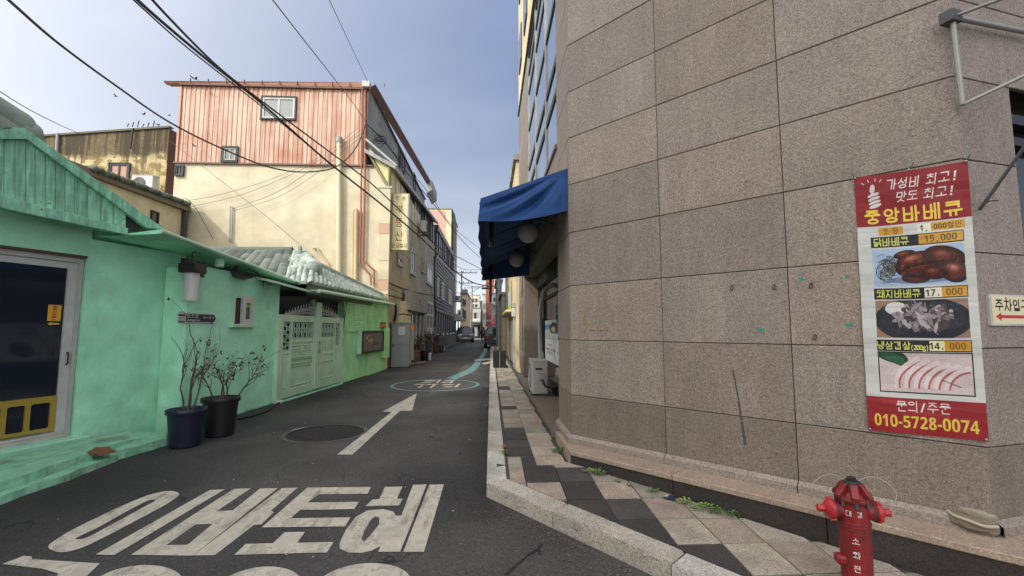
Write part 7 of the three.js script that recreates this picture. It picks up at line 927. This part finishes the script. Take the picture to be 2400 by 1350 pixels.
  const rb = blk('red_building', 'tall orange red building standing out beyond the awning on the right', 1139, 1158, 640, -72, 9, mat([0.52, 0.13, 0.06], 0.7, { map: rep(T.noise, 3) }), {}); obj('lower_front', box(-0.64, 0.64, 0, 5.6, 0.003, 0.08), mat([0.24, 0.075, 0.05], 0.8, { map: rep(T.noise, 2) }), rb); obj('band', box(-0.64, 0.64, 2.7, 2.95, 0.081, 0.15), M.greyw, rb); obj('sign_board', box(-0.6, 0.2, 1.2, 1.9, 0.081, 0.2), M.white, rb);
  blk('white_strip_house', 'narrow white house front with stacked sign boxes beside the red building', 1131, 1138, 690, -84, 8, M.white, { wins: [[1133, 1136, 712, 722], [1133, 1136, 735, 745]] });
  const nb = blk('sign_house', 'dark narrow house with red and white stacked letter signs far up the alley', 1124, 1131, 706, -92, 8, M.darkGrey, {}); for (let i = 0; i < 3; i++) obj('letter_box', rbox(-0.3, 0.35, 4.3 - i * 0.75, 4.9 - i * 0.75, 0.01, 0.3, 0.04), i ? mat([0.6, 0.5, 0.46], 0.5) : mat([0.6, 0.2, 0.2], 0.5), nb); obj('yellow_board', box(-0.3, 0.3, 1.4, 2.3, 0.003, 0.15), mat([0.55, 0.48, 0.12], 0.6), nb);
  // left side, beyond the sided building
  const pk = blk('pink_tower', 'tall pink and cream building rising behind the grey sided one', 1003, 1058, 490, -54, 10, M.beige, {}); const pw = 54 * 55 / 1080; obj('pink_front', box(-pw / 2 + 0.02, pw / 2 - 0.72, 8, 15.5, 0.003, 0.05), mat([0.60, 0.34, 0.27], 0.7), pk); obj('flue', tube([V(pw / 2 + 0.25, 6, -0.5), V(pw / 2 + 0.25, 15.0, -0.5), V(pw / 2 + 0.1, 15.4, -0.5), V(pw / 2 - 0.1, 15.4, -0.5)], 0.2, 40, 10), M.darkGrey, pk); obj('side_panel', box(pw / 2 - 0.02, pw / 2 + 0.45, 5, 14.4, -1.6, -0.8), M.greyw, pk);
  blk('balcony_house', 'beige house with balconies and a dark roof at the bend on the left', 1080, 1096, 690, -64, 10, M.beige, { roof: M.dark, wins: [[1084, 1087, 700, 716], [1088, 1092, 703, 716], [1084, 1087, 724, 744], [1088, 1092, 728, 748]] });
  blk('pale_house', 'small pale house front between the balcony house and the cream tower', 1094, 1104, 702, -78, 8, M.white, { wins: [[1097, 1100, 708, 718], [1096, 1101, 732, 748]] });
  blk('cream_tower', 'bright cream building farthest away at the end of the alley', 1103, 1124, 692, -112, 10, M.cream, { wins: [[1107, 1111, 700, 708], [1114, 1119, 700, 708], [1107, 1111, 713, 720], [1114, 1119, 713, 720]] });
  const wh = blk('white_house', 'white house with a dark window and a white canopy closing the view', 1105, 1127, 723, -88, 8, M.white, { wins: [[1111, 1117, 733, 747]] }); obj('canopy', tri([V(-0.9, 2.9, 1.6), V(0.9, 2.9, 1.6), V(0.7, 3.5, 0.01), V(-0.7, 3.5, 0.01), V(-0.9, 2.7, 1.6), V(0.9, 2.7, 1.6), V(-0.9, 2.7, 0.01), V(0.9, 2.7, 0.01)], [[0, 1, 2, 3], [4, 5, 1, 0], [5, 7, 2, 1], [6, 4, 0, 3]]), mat([0.75, 0.74, 0.62], 0.6), wh); obj('shop_front', box(-0.8, 0.8, 0, 2.3, 0.003, 0.05), M.dark, wh); obj('gate_pier', box(-1.5, -1.0, 0, 2.3, 0.3, 0.8), M.terracotta, wh); obj('poster', box(-0.3, 0.3, 0.2, 2.0, 0.06, 0.1), M.white, wh);
  const cp = thing('flat_canopy', 'flat dark canopy over a shop front just beyond the sided building', 'canopy', V(-4.4, 0, -53)); obj('slab', tri([V(-1, 3.3, 0), V(0.65, 3.3, 0), V(1.3, 2.7, 0), V(1.3, 2.5, 0), V(-1, 2.5, 0), V(-1, 3.3, -6), V(0.65, 3.3, -6), V(1.3, 2.7, -6), V(1.3, 2.5, -6), V(-1, 2.5, -6)], [[0, 4, 3, 2, 1], [1, 2, 7, 6], [2, 3, 8, 7], [0, 1, 6, 5], [3, 4, 9, 8]]), M.greyw, cp); obj('wall', box(-1, 0.2, 0, 2.5, -6, -0.3), M.darkGrey, cp); obj('post', rod(V(0.5, 0, -5), V(0.5, 2.5, -5), 0.08), M.greyw, cp);
  const ws = thing('white_sign', 'white sign with dark marks above the flat canopy on the left', 'sign', V(atZ(1077, 752, -58).x, atZ(1077, 752, -58).y, -58)); obj('board', rbox(-0.3, 0.3, 0, 1.4, -0.2, 0, 0.03), M.white, ws); obj('mark', box(-0.1, 0.12, 0.75, 1.15, 0.001, 0.01), M.dark, ws); obj('text_bar', box(-0.16, 0.16, 0.25, 0.45, 0.001, 0.01), M.darkGrey, ws);
  const ba = thing('air_conditioner', 'grey outdoor unit on a high steel bracket beyond the sided building', 'air conditioner', atZ(1072, 707, -53)); acUnit(ba, 1.0, M.paleGrey); obj('bracket', [rod(V(-0.6, -0.03, 0.2), V(0.5, -0.03, 0.2), 0.04), rod(V(-0.6, -0.03, -0.2), V(0.5, -0.03, -0.2), 0.04), rod(V(0.5, -0.03, 0.2), V(0.5, 1.0, 0.2), 0.03), rod(V(-0.6, 1.0, 0.2), V(0.5, 1.0, 0.2), 0.03)], M.dark, ba);
  const st = thing('market_stall', 'blue and purple covered goods by a wall far up on the left', 'stall', V(atZ(1090, 780, -62).x, 0, -62)); obj('cover', rbox(-0.6, 0.6, 0.6, 1.9, -0.6, 0, 0.1), mat([0.05, 0.04, 0.14], 0.7), st); obj('counter', rbox(-0.65, 0.65, 0, 0.6, -0.7, 0.05, 0.05), M.dark, st);
}
// ------------------------------------------------------------------ vehicles and the rider
function suv(name, label, pos, turn, m, rear) { // length along z, front towards +z
  const t = thing(name, label, 'car', pos, turn), L = 2.25, w = 0.93;
  const prof = [[-L, 0.42], [-L + 0.02, 0.98], [-L + 0.12, 1.06], [-L + 0.42, 1.62], [-L + 0.7, 1.7], [0.25, 1.7], [0.55, 1.62], [1.18, 1.1], [2.02, 0.98], [2.2, 0.84], [2.25, 0.5], [2.18, 0.36], [-L + 0.1, 0.36]];
  const s = new THREE.Shape(prof.map((p) => new THREE.Vector2(p[0], p[1]))), g = new THREE.ExtrudeGeometry(s, { depth: 2 * w - 0.16, bevelEnabled: true, bevelSize: 0.05, bevelThickness: 0.08, bevelSegments: 3 }).toNonIndexed().translate(0, 0, -w + 0.08); const a = g.attributes.position; for (let i = 0; i < a.count; i++) { const y = a.getY(i); if (y > 1.06) a.setZ(i, a.getZ(i) * (1 - 0.22 * (y - 1.06) / 0.64)); } g.computeVertexNormals(); g.rotateY(-Math.PI / 2); obj('body', boxUV(g), m, t);
  obj('windscreen', tri([V(-0.74, 1.14, 1.17), V(0.74, 1.14, 1.17), V(0.62, 1.6, 0.63), V(-0.62, 1.6, 0.63)], [[0, 1, 2, 3]]), M.glassSky, t); obj('rear_window', tri([V(-0.74, 1.12, -2.21), V(0.74, 1.12, -2.21), V(0.62, 1.58, -1.93), V(-0.62, 1.58, -1.93)], [[3, 2, 1, 0]]), M.glassDark, t);
  for (const q of [-1, 1]) { obj('side_window', tri([V(q * 0.972, 1.12, 0.95), V(q * 0.972, 1.12, -1.9), V(q * 0.83, 1.6, -1.65), V(q * 0.83, 1.6, 0.5)], [[0, 1, 2, 3], [3, 2, 1, 0]]), M.glassDark, t); obj('headlight', rbox(q * 0.62 - 0.2, q * 0.62 + 0.2, 0.8, 0.92, 2.16, 2.27, 0.03), mat([0.6, 0.62, 0.64], 0.1, { metalness: 0.5 }), t); obj('tail_light', rbox(q * 0.72 - 0.14, q * 0.72 + 0.14, 0.86, 1.04, -2.31, -2.2, 0.03), mat([0.3, 0.02, 0.02], 0.3), t); obj('mirror', rbox(q * 1.04 - 0.1, q * 1.04 + 0.1, 1.08, 1.24, 0.72, 0.86, 0.03), m, t);
    for (const z of [-1.35, 1.38]) { const wh = obj('wheel', [boxUV(new THREE.CylinderGeometry(0.35, 0.35, 0.24, 24).rotateZ(Math.PI / 2).translate(q * 0.86, 0.35, z))], M.rubber, t); obj('rim', boxUV(new THREE.CylinderGeometry(0.22, 0.22, 0.02, 12).rotateZ(Math.PI / 2).translate(q * 0.986, 0.35, z)), M.steel, wh); } }
  obj('grille', rbox(-0.42, 0.42, 0.66, 0.84, 2.2, 2.30, 0.02), M.black, t); obj('number_plate', box(-0.26, 0.26, 0.52, 0.63, 2.3, 2.31), M.white, t); obj('number_plate', box(-0.26, 0.26, 0.72, 0.83, -2.325, -2.31), M.white, t); obj('bumper_strip', rbox(-0.6, 0.6, 0.4, 0.47, 2.22, 2.31, 0.02), M.steel, t); obj('badge', sph(0, 0.9, 2.22, 0.07, 0.04, 0.03, 8), M.steel, t); return t;
}
suv('parked_car', 'dark grey car facing the viewer on the left far up the alley', V(-2.9, 0, -55), 0.10, mat([0.055, 0.052, 0.055], 0.25));
suv('parked_car', 'black car seen from behind at the kerb on the right', V(0.55, 0, -38.6), Math.PI + 0.02, mat([0.012, 0.012, 0.013], 0.3), true);
function figure(bones, cell, m, name, parent) { // one continuous surface round a skeleton of tapered capsules
  const lo = V(1e9, 1e9, 1e9), hi = V(-1e9, -1e9, -1e9); for (const [a, b, ra, rb] of bones) for (const [p, r] of [[a, ra], [b, rb]]) { lo.min(p.clone().subScalar(r + 0.05)); hi.max(p.clone().addScalar(r + 0.05)); }
  const c = lo.clone().add(hi).multiplyScalar(0.5), half = Math.max(hi.x - lo.x, hi.y - lo.y, hi.z - lo.z) / 2, n = Math.max(24, Math.ceil((2 * half) / cell)), mc = new MarchingCubes(n, m, false, false, 60000); mc.isolation = 0; const pa = V(0, 0, 0), ba = V(0, 0, 0);
  for (let k = 0; k < n; k++) for (let j = 0; j < n; j++) for (let i = 0; i < n; i++) { const x = V((i - n / 2) / (n / 2), (j - n / 2) / (n / 2), (k - n / 2) / (n / 2)).multiplyScalar(half).add(c); let s = 0; for (const [a, b, ra, rb] of bones) { pa.copy(x).sub(a); ba.copy(b).sub(a); const h = Math.min(1, Math.max(0, pa.dot(ba) / ba.lengthSq())), d = pa.addScaledVector(ba, -h).length() - (ra + (rb - ra) * h); s += Math.exp(-d * 45); } mc.field[i + j * n + k * n * n] = Math.log(s) / 45; }
  mc.update(); const g = new THREE.BufferGeometry(), cnt = mc.count; g.setAttribute('position', new THREE.BufferAttribute(new Float32Array(mc.positionArray.slice(0, cnt * 3)), 3)); g.setAttribute('normal', new THREE.BufferAttribute(new Float32Array(mc.normalArray.slice(0, cnt * 3)), 3)); g.scale(half, half, half).translate(c.x, c.y, c.z); g.computeVertexNormals(); return obj(name, boxUV(g), m, parent);
}
{
  const p = G(1133, 805), t = thing('motorcycle', 'black scooter seen from behind riding up the alley', 'motorcycle', V(p.x, 0, p.z + 0.3), 0.0);
  for (const z of [0, -1.25]) { const w = obj('wheel', new THREE.TorusGeometry(0.22, 0.06, 8, 20).toNonIndexed().rotateY(Math.PI / 2).translate(0, 0.28, z), M.rubber, t); obj('rim', boxUV(new THREE.CylinderGeometry(0.17, 0.17, 0.05, 12).rotateZ(Math.PI / 2).translate(0, 0.28, z)), M.steel, w); }
  obj('body', [rbox(-0.17, 0.17, 0.42, 0.72, -0.55, 0.22, 0.08, 3), rbox(-0.19, 0.19, 0.26, 0.34, -0.95, -0.5, 0.03), rbox(-0.2, 0.2, 0.3, 0.95, -1.08, -0.95, 0.05)], M.black, t); obj('seat', rbox(-0.15, 0.15, 0.72, 0.8, -0.6, 0.2, 0.035), M.rubber, t); obj('tail_light', rbox(-0.11, 0.11, 0.58, 0.66, 0.2, 0.26, 0.02), mat([0.5, 0.02, 0.02], 0.3), t); obj('number_plate', box(-0.11, 0.11, 0.4, 0.53, 0.235, 0.245), M.white, t); obj('exhaust', rod(V(0.2, 0.3, -0.4), V(0.22, 0.36, 0.2), 0.05), M.steel, t); obj('handlebar', tube([V(-0.36, 1.06, -0.85), V(-0.1, 1.0, -0.98), V(0.1, 1.0, -0.98), V(0.36, 1.06, -0.85)], 0.018), M.black, t); for (const q of [-1, 1]) obj('mirror', [rod(V(q * 0.3, 1.04, -0.88), V(q * 0.38, 1.26, -0.86), 0.01), sph(q * 0.4, 1.3, -0.86, 0.07, 0.05, 0.02, 10)], M.black, t);
  const r = thing('person', 'person in a dark jacket and helmet seated on the black scooter, seen from behind', 'person', V(p.x, 0, p.z + 0.3)), B = []; const j = (x, y, z) => V(x, y, z); const add = (a, b, ra, rb) => B.push([a, b, ra, rb]);
  add(j(0, 0.9, -0.12), j(0, 1.12, -0.14), 0.16, 0.16); add(j(0, 1.12, -0.14), j(0, 1.36, -0.18), 0.17, 0.15); add(j(-0.17, 1.38, -0.18), j(0.17, 1.38, -0.18), 0.085, 0.085); add(j(0, 1.4, -0.18), j(0, 1.54, -0.2), 0.07, 0.06);
  for (const q of [-1, 1]) { add(j(q * 0.2, 1.37, -0.18), j(q * 0.31, 1.14, -0.34), 0.07, 0.055); add(j(q * 0.31, 1.14, -0.34), j(q * 0.33, 1.07, -0.72), 0.055, 0.042); add(j(q * 0.33, 1.07, -0.72), j(q * 0.34, 1.07, -0.84), 0.042, 0.035); add(j(q * 0.1, 0.9, -0.12), j(q * 0.2, 0.84, -0.55), 0.1, 0.075); add(j(q * 0.2, 0.84, -0.55), j(q * 0.2, 0.45, -0.66), 0.07, 0.05); add(j(q * 0.2, 0.42, -0.66), j(q * 0.21, 0.38, -0.84), 0.05, 0.04); }
  figure(B, 0.025, mat([0.018, 0.018, 0.022], 0.7), 'body', r); obj('helmet', [sph(0, 1.64, -0.21, 0.135, 0.145, 0.155, 20)], M.black, r); obj('visor', sph(0, 1.63, -0.28, 0.11, 0.07, 0.1, 12), M.glassDark, r); obj('jacket_mark', box(-0.05, 0.05, 1.2, 1.26, 0.02, 0.026), M.paleGrey, r);
}
{ // black board barrier on the pavement, the white box behind it, street lamp, poles
  const p = G(1171, 862, KH), z = p.z, k = -z / 1080, w = 31 * k, h = 40 * k, t = thing('black_barrier', 'pair of black slatted panels standing on the pavement up the alley', 'barrier', V(p.x, KH, z), 0.03); for (const q of [-1, 1]) { obj('panel', rbox(q * w / 4 - w / 4 + 0.008, q * w / 4 + w / 4 - 0.008, 0, h, -0.18, 0, 0.015), M.black, t); for (let i = 0; i < 3; i++) obj('slat', rbox(q * w / 4 - w / 4 + 0.03, q * w / 4 + w / 4 - 0.03, h * (0.06 + i * 0.31), h * (0.06 + i * 0.31) + h * 0.26, 0.001, 0.014, 0.005), M.black, t); } obj('clamp', rbox(-0.012, 0.012, 0.03, h - 0.03, 0.001, 0.02, 0.004), M.steel, t); obj('foot', rbox(w * 0.25, w * 0.62, 0, 0.09, -0.3, 0.06, 0.02), M.black, t);
  const b = G(1160, 822, KH), x = thing('carton', 'white carton with a yellow label lying behind the black panels', 'carton', V(b.x, KH, b.z), 0.05), kb = -b.z / 1080; obj('box', rbox(-10 * kb, 10 * kb, 0, 9 * kb, -0.3, 0, 0.01), M.white, x); obj('label', box(-2 * kb, 3 * kb, 2 * kb, 8 * kb, 0.001, 0.006), M.yellow, x);
  const L = thing('street_lamp', 'street lamp on a curved arm beside the red building on the right', 'street lamp', V(atZ(1168, 700, -33).x, 0, -32.8)); obj('pole', rod(V(0, 0, 0), V(0, 6.2, 0), 0.1, 0.08), M.greyw, L); obj('arm', tube([V(0, 4.0, 0), V(-0.2, 4.5, 0.1), V(-0.7, 4.55, 0.2), V(-0.95, 4.4, 0.3)], 0.035), M.darkGrey, L); obj('head', rbox(-1.2, -0.6, 4.33, 4.47, 0.1, 0.4, 0.05), M.darkGrey, L); obj('upper_lamp', [rod(V(0, 5.2, 0), V(-0.6, 5.7, 0.2), 0.03), rbox(-0.7, -0.45, 5.6, 5.8, 0.1, 0.35, 0.04)], M.dark, L);
  const pole = (px, z, h, arms, label) => { const b0 = atZ(px, 790, z), t2 = thing('utility_pole', label, 'utility pole', V(b0.x, 0, z)); obj('pole', rod(V(0, 0, 0), V(0, h, 0), 0.17, 0.1), M.greyw, t2); for (const [y, l, o] of arms) { obj('crossarm', box(o - l, o + l, y - 0.05, y + 0.05, -0.05, 0.05), M.darkGrey, t2); for (const q of [-0.9, -0.3, 0.4, 0.9]) obj('insulator', lathe([[0, 0], [0.06, 0], [0.04, 0.1], [0.06, 0.16], [0.03, 0.22], [0, 0.22]], 8).translate(o + l * q, y + 0.05, 0), M.dark, t2); } return t2; };
  const q = pole(1080.5, -66, 9.9, [[9.6, 1.5, 0.7], [8.1, 1.0, 0.6]], 'nearer utility pole with crossarms above the alley bend'); obj('transformer', [rbox(0.1, 0.9, 6.0, 7.2, -0.4, 0.4, 0.1), rod(V(0.5, 7.2, 0), V(0.5, 7.6, 0), 0.06)], M.grey, q); pole(1106, -86, 9.6, [[9.2, 1.1, 0.2]], 'farther utility pole against the cream tower'); pole(1167, -60, 9.8, [], 'bare pole behind the red awning');
}
// ------------------------------------------------------------------ cables overhead
{
  const strung = (pts, r, label, name = 'overhead_cable', m = M.wire) => tag(obj(name, tube(pts.map(([x, y, z]) => atZ(x, y, z)), r, pts.length * 14, 6), m), label, 'cable');
  strung([[-60, -70, -5.2], [20, 0, -6.0], [130, 96, -7.2], [265, 196, -8.8], [400, 288, -10.6], [520, 348, -12.2], [640, 394, -14], [720, 403, -15.2], [790, 390, -16.2], [835, 345, -16.9], [858, 290, -17.3]], 0.021, 'thick black cable sagging across the cream wall to the pink building corner');
  strung([[290, -30, -7.0], [360, 34, -7.8], [500, 152, -9.6], [610, 240, -11.2], [760, 372, -13], [900, 484, -15.5], [1000, 570, -18], [1060, 630, -20.5], [1106, 661, -23], [1150, 672, -26]], 0.027, 'thickest black cable running from the top left down the whole alley');
  strung([[330, -30, -7.0], [400, 46, -7.8], [515, 160, -9.5], [612, 236, -11.0], [740, 332, -13], [870, 430, -15.4], [960, 515, -18], [1030, 580, -21], [1080, 606, -26], [1130, 632, -36]], 0.022, 'black cable beside the thickest one, parting from it over the cream wall');
  strung([[300, -12, -7.1], [420, 96, -8.6], [520, 176, -10], [606, 244, -11.4], [700, 322, -13.2], [800, 404, -15.4]], 0.014, 'thinner cable strapped along the thick cables at the upper left');
  strung([[620, -25, -7], [700, 78, -9], [780, 180, -12], [830, 245, -15], [858, 286, -17.4]], 0.011, 'thin cable dropping steeply to the corner of the pink building');
  strung([[760, -25, -8], [800, 60, -11], [840, 145, -15], [862, 192, -17.6]], 0.009, 'thinnest cable running up from the pink roof corner to the top edge', 'overhead_cable', M.wireGrey);
  strung([[-20, 202, -7], [60, 252, -9], [130, 288, -12], [190, 315, -17]], 0.009, 'thin cable at the far left above the green gable');
  strung([[858, 290, -17.4], [900, 330, -19], [960, 412, -22], [1010, 470, -25], [1080, 560, -32], [1127, 606, -40]], 0.02, 'cable bundle leaving the pink building corner up the alley');
  strung([[870, 300, -17.8], [930, 366, -20], [1000, 446, -24], [1060, 530, -30], [1127, 585, -38]], 0.014, 'thin cable above the bundle leaving the pink building corner', 'overhead_cable');
  strung([[1018, 604, -33], [1050, 610, -44], [1090, 632, -60], [1128, 632, -70]], 0.03, 'cable crossing the alley gap from the grey building to the awning side');
  strung([[1064, 655, -50], [1090, 668, -60], [1128, 672, -70], [1150, 664, -60]], 0.035, 'dark cable sagging over the far alley between the poles');
  strung([[1066, 700, -60], [1095, 690, -62], [1128, 672, -58], [1166, 655, -50]], 0.03, 'cable rising to the right across the far alley');
  strung([[905, 690, -17.8], [945, 700, -21], [985, 708, -27], [1016, 720, -33]], 0.02, 'black service cable looping along the tan wall');
  strung([[912, 663, -18], [950, 678, -21.5], [1000, 690, -29], [1040, 690, -40], [1064, 688, -50]], 0.024, 'cable strung from the tan wall bracket along to the grey building');
  for (const [a, lab] of [[[[420, 474], [520, 455], [640, 418], [760, 362], [838, 300]], 'topmost'], [[[440, 486], [560, 458], [680, 410], [780, 356], [845, 305]], 'second'], [[[545, 490], [640, 455], [720, 405], [800, 345], [848, 312]], 'third'], [[[548, 494], [650, 462], [740, 408], [810, 350], [850, 318]], 'lowest']]) tag(obj('wall_wire', tube(a.map(([x, y]) => { const [u, v] = WP.hit(x, y, 0.22); return WP.at(u, v, 0.22); }), 0.008, 40, 4), M.wireGrey), lab + ' of four thin wires drooping across the sunlit cream wall', 'wire');
  tag(obj('wall_wire', tube([[398, 330], [520, 425], [640, 520], [700, 572]].map(([x, y]) => { const [u, v] = WP.hit(x, y, 0.5); return WP.at(u, v, 0.5); }), 0.006, 30, 4), M.wireGrey), 'thin straight wire slanting down to the right over the cream wall', 'wire');
  tag(obj('wall_wire', tube([[420, 470], [436, 466], [460, 490], [482, 530], [500, 560]].map(([x, y]) => { const [u, v] = WP.hit(x, y, 0.3); return WP.at(u, v, 0.3); }), 0.012, 30, 4), M.wireGrey), 'curled wire above the shaded lower left of the cream wall', 'wire');
  tag(obj('wire_coil', [...Array(7)].map((_, i) => new THREE.TorusGeometry(0.16 + i * 0.035, 0.014, 5, 20).toNonIndexed().scale(1, 0.6, 1).rotateY(0.4 + i * 0.2).rotateZ(i * 0.35).translate(...atZ(888 + (i % 3) * 3, 322 + i * 2, -17.9).toArray())), M.wire), 'tangle of coiled black wire by the pink building corner', 'wire coil');
}
// ------------------------------------------------------------------ pigeons
{
  const bird = (x, y, z, turn, label, perched) => { const t = thing('pigeon', label, 'bird', atZ(x, y, z), turn); t.scale.setScalar(0.38); const g = new THREE.SphereGeometry(1, 12, 9).toNonIndexed(), a = g.attributes.position; for (let i = 0; i < a.count; i++) { const q = a.getX(i); a.setY(i, a.getY(i) * (0.06 - 0.025 * Math.max(0, -q))); a.setZ(i, a.getZ(i) * (0.055 - 0.02 * Math.max(0, -q))); a.setX(i, q * 0.14); } g.computeVertexNormals(); if (perched) g.rotateZ(0.7); obj('body', boxUV(g), M.darkGrey, t); obj('head', sph(perched ? 0.1 : 0.15, perched ? 0.13 : 0.03, 0, 0.04, 0.036, 0.034, 8), M.dark, t); obj('tail', perched ? tri([V(-0.1, -0.06, 0.03), V(-0.22, -0.15, 0.04), V(-0.22, -0.15, -0.04), V(-0.1, -0.06, -0.03)], [[0, 1, 2, 3], [3, 2, 1, 0]]) : tri([V(-0.1, 0, 0.03), V(-0.25, 0, 0.06), V(-0.25, 0, -0.06), V(-0.1, 0, -0.03)], [[0, 1, 2, 3], [3, 2, 1, 0]]), M.darkGrey, t);
    for (const s of [-1, 1]) obj('wing', perched ? sph(-0.02, 0.0, s * 0.05, 0.13, 0.05, 0.015, 8).rotateZ(0.6) : tri([V(0.07, 0.02, s * 0.04), V(-0.07, 0.02, s * 0.04), V(-0.1, 0.14, s * 0.26), V(0.0, 0.17, s * 0.33), V(0.09, 0.1, s * 0.2)], [[0, 1, 2, 3, 4], [4, 3, 2, 1, 0]]), M.dark, t); return t; };
  [[272, 226, -19, 'pigeon flying alone in the sky above the green gable', 0], [336, 268, -19, 'pigeon flying above the yellow building roof', 0], [452, 183, -17.5, 'pigeon flying just above the pink roof, higher of two', 0], [459, 186, -17.5, 'pigeon flying just above the pink roof, lower of two', 0], [368, 292, -21, 'pigeon flying close above the right end of the yellow building', 0], [418, 193, zP + 0.1, 'pigeon perched on the left end of the pink roof gutter', 1], [397, 270, zP + 0.2, 'pigeon clinging at the left edge of the pink storey', 1], [457, 343, zP + 0.4, 'pigeon flying in front of the pink corrugated wall', 0]].forEach(([x, y, z, l, p], i) => bird(x, y, z, i * 1.3, l, p));
}
// ------------------------------------------------------------------ taller blocks across the street behind the viewer; they shade the alley mouth
{
  const back = (name, label, x0, x1, z0, z1, h, m) => { const t = thing(name, label, 'building', V((x0 + x1) / 2, -0.6, (z0 + z1) / 2)), w = (x1 - x0) / 2, d = (z1 - z0) / 2; obj('wall', box(-w, w, -2, h, -d, d), m, t); obj('roof', box(-w - 0.2, w + 0.2, h, h + 0.3, -d - 0.2, d + 0.2), M.greyw, t); for (let y = 1.4; y < h - 1.6; y += 3) for (let x = -w + 1; x < w - 1.6; x += 2.4) { const f = obj('window', box(x, x + 1.5, y, y + 1.4, -d - 0.06, -d - 0.001), M.pvc, t); obj('window_pane', box(x + 0.08, x + 1.42, y + 0.08, y + 1.32, -d - 0.065, -d - 0.061), M.glassGrey, f); } return t; };
  back('corner_block', 'pale block out of view to the left behind the viewer', -13.5, -5.4, 0.8, 9, 14.5, M.cream);
}

// ------------------------------------------------------------------ every thing built in world measures gets its origin at its own base
for (const o of scene.children) if (o.isGroup && o.position.lengthSq() === 0 && o.rotation.y === 0) {
  const b = new THREE.Box3().setFromObject(o), c = V((b.min.x + b.max.x) / 2, b.min.y, (b.min.z + b.max.z) / 2);
  o.position.copy(c); for (const k of o.children) k.position.sub(c);
}
const GROUPS = { weed: 'weeds along the joints of the pavement', flower_pot: 'pots and tubs along the old shop front', white_box: 'white boxes among the pots', pigeon: 'pigeons over the left roofs', globe_lamp: 'globe lamps under the awning', overhead_cable: 'cables strung over the alley', wall_wire: 'thin wires in front of the cream wall', tape_scrap: 'scraps of green tape on the granite', wire_loop: 'dark wire loops on the granite', utility_pole: 'poles far up the alley', meter_box: 'meter boxes above the grey cabinet', air_conditioner: 'outdoor air conditioners', parked_car: 'cars parked up the alley', potted_shrub: 'bare potted shrubs by the green wall' };
for (const o of scene.children) { const g = GROUPS[o.name.replace(/_\d{3}$/, '')]; if (g && !o.userData.group) o.userData.group = g; }
renderer.render(scene, camera);
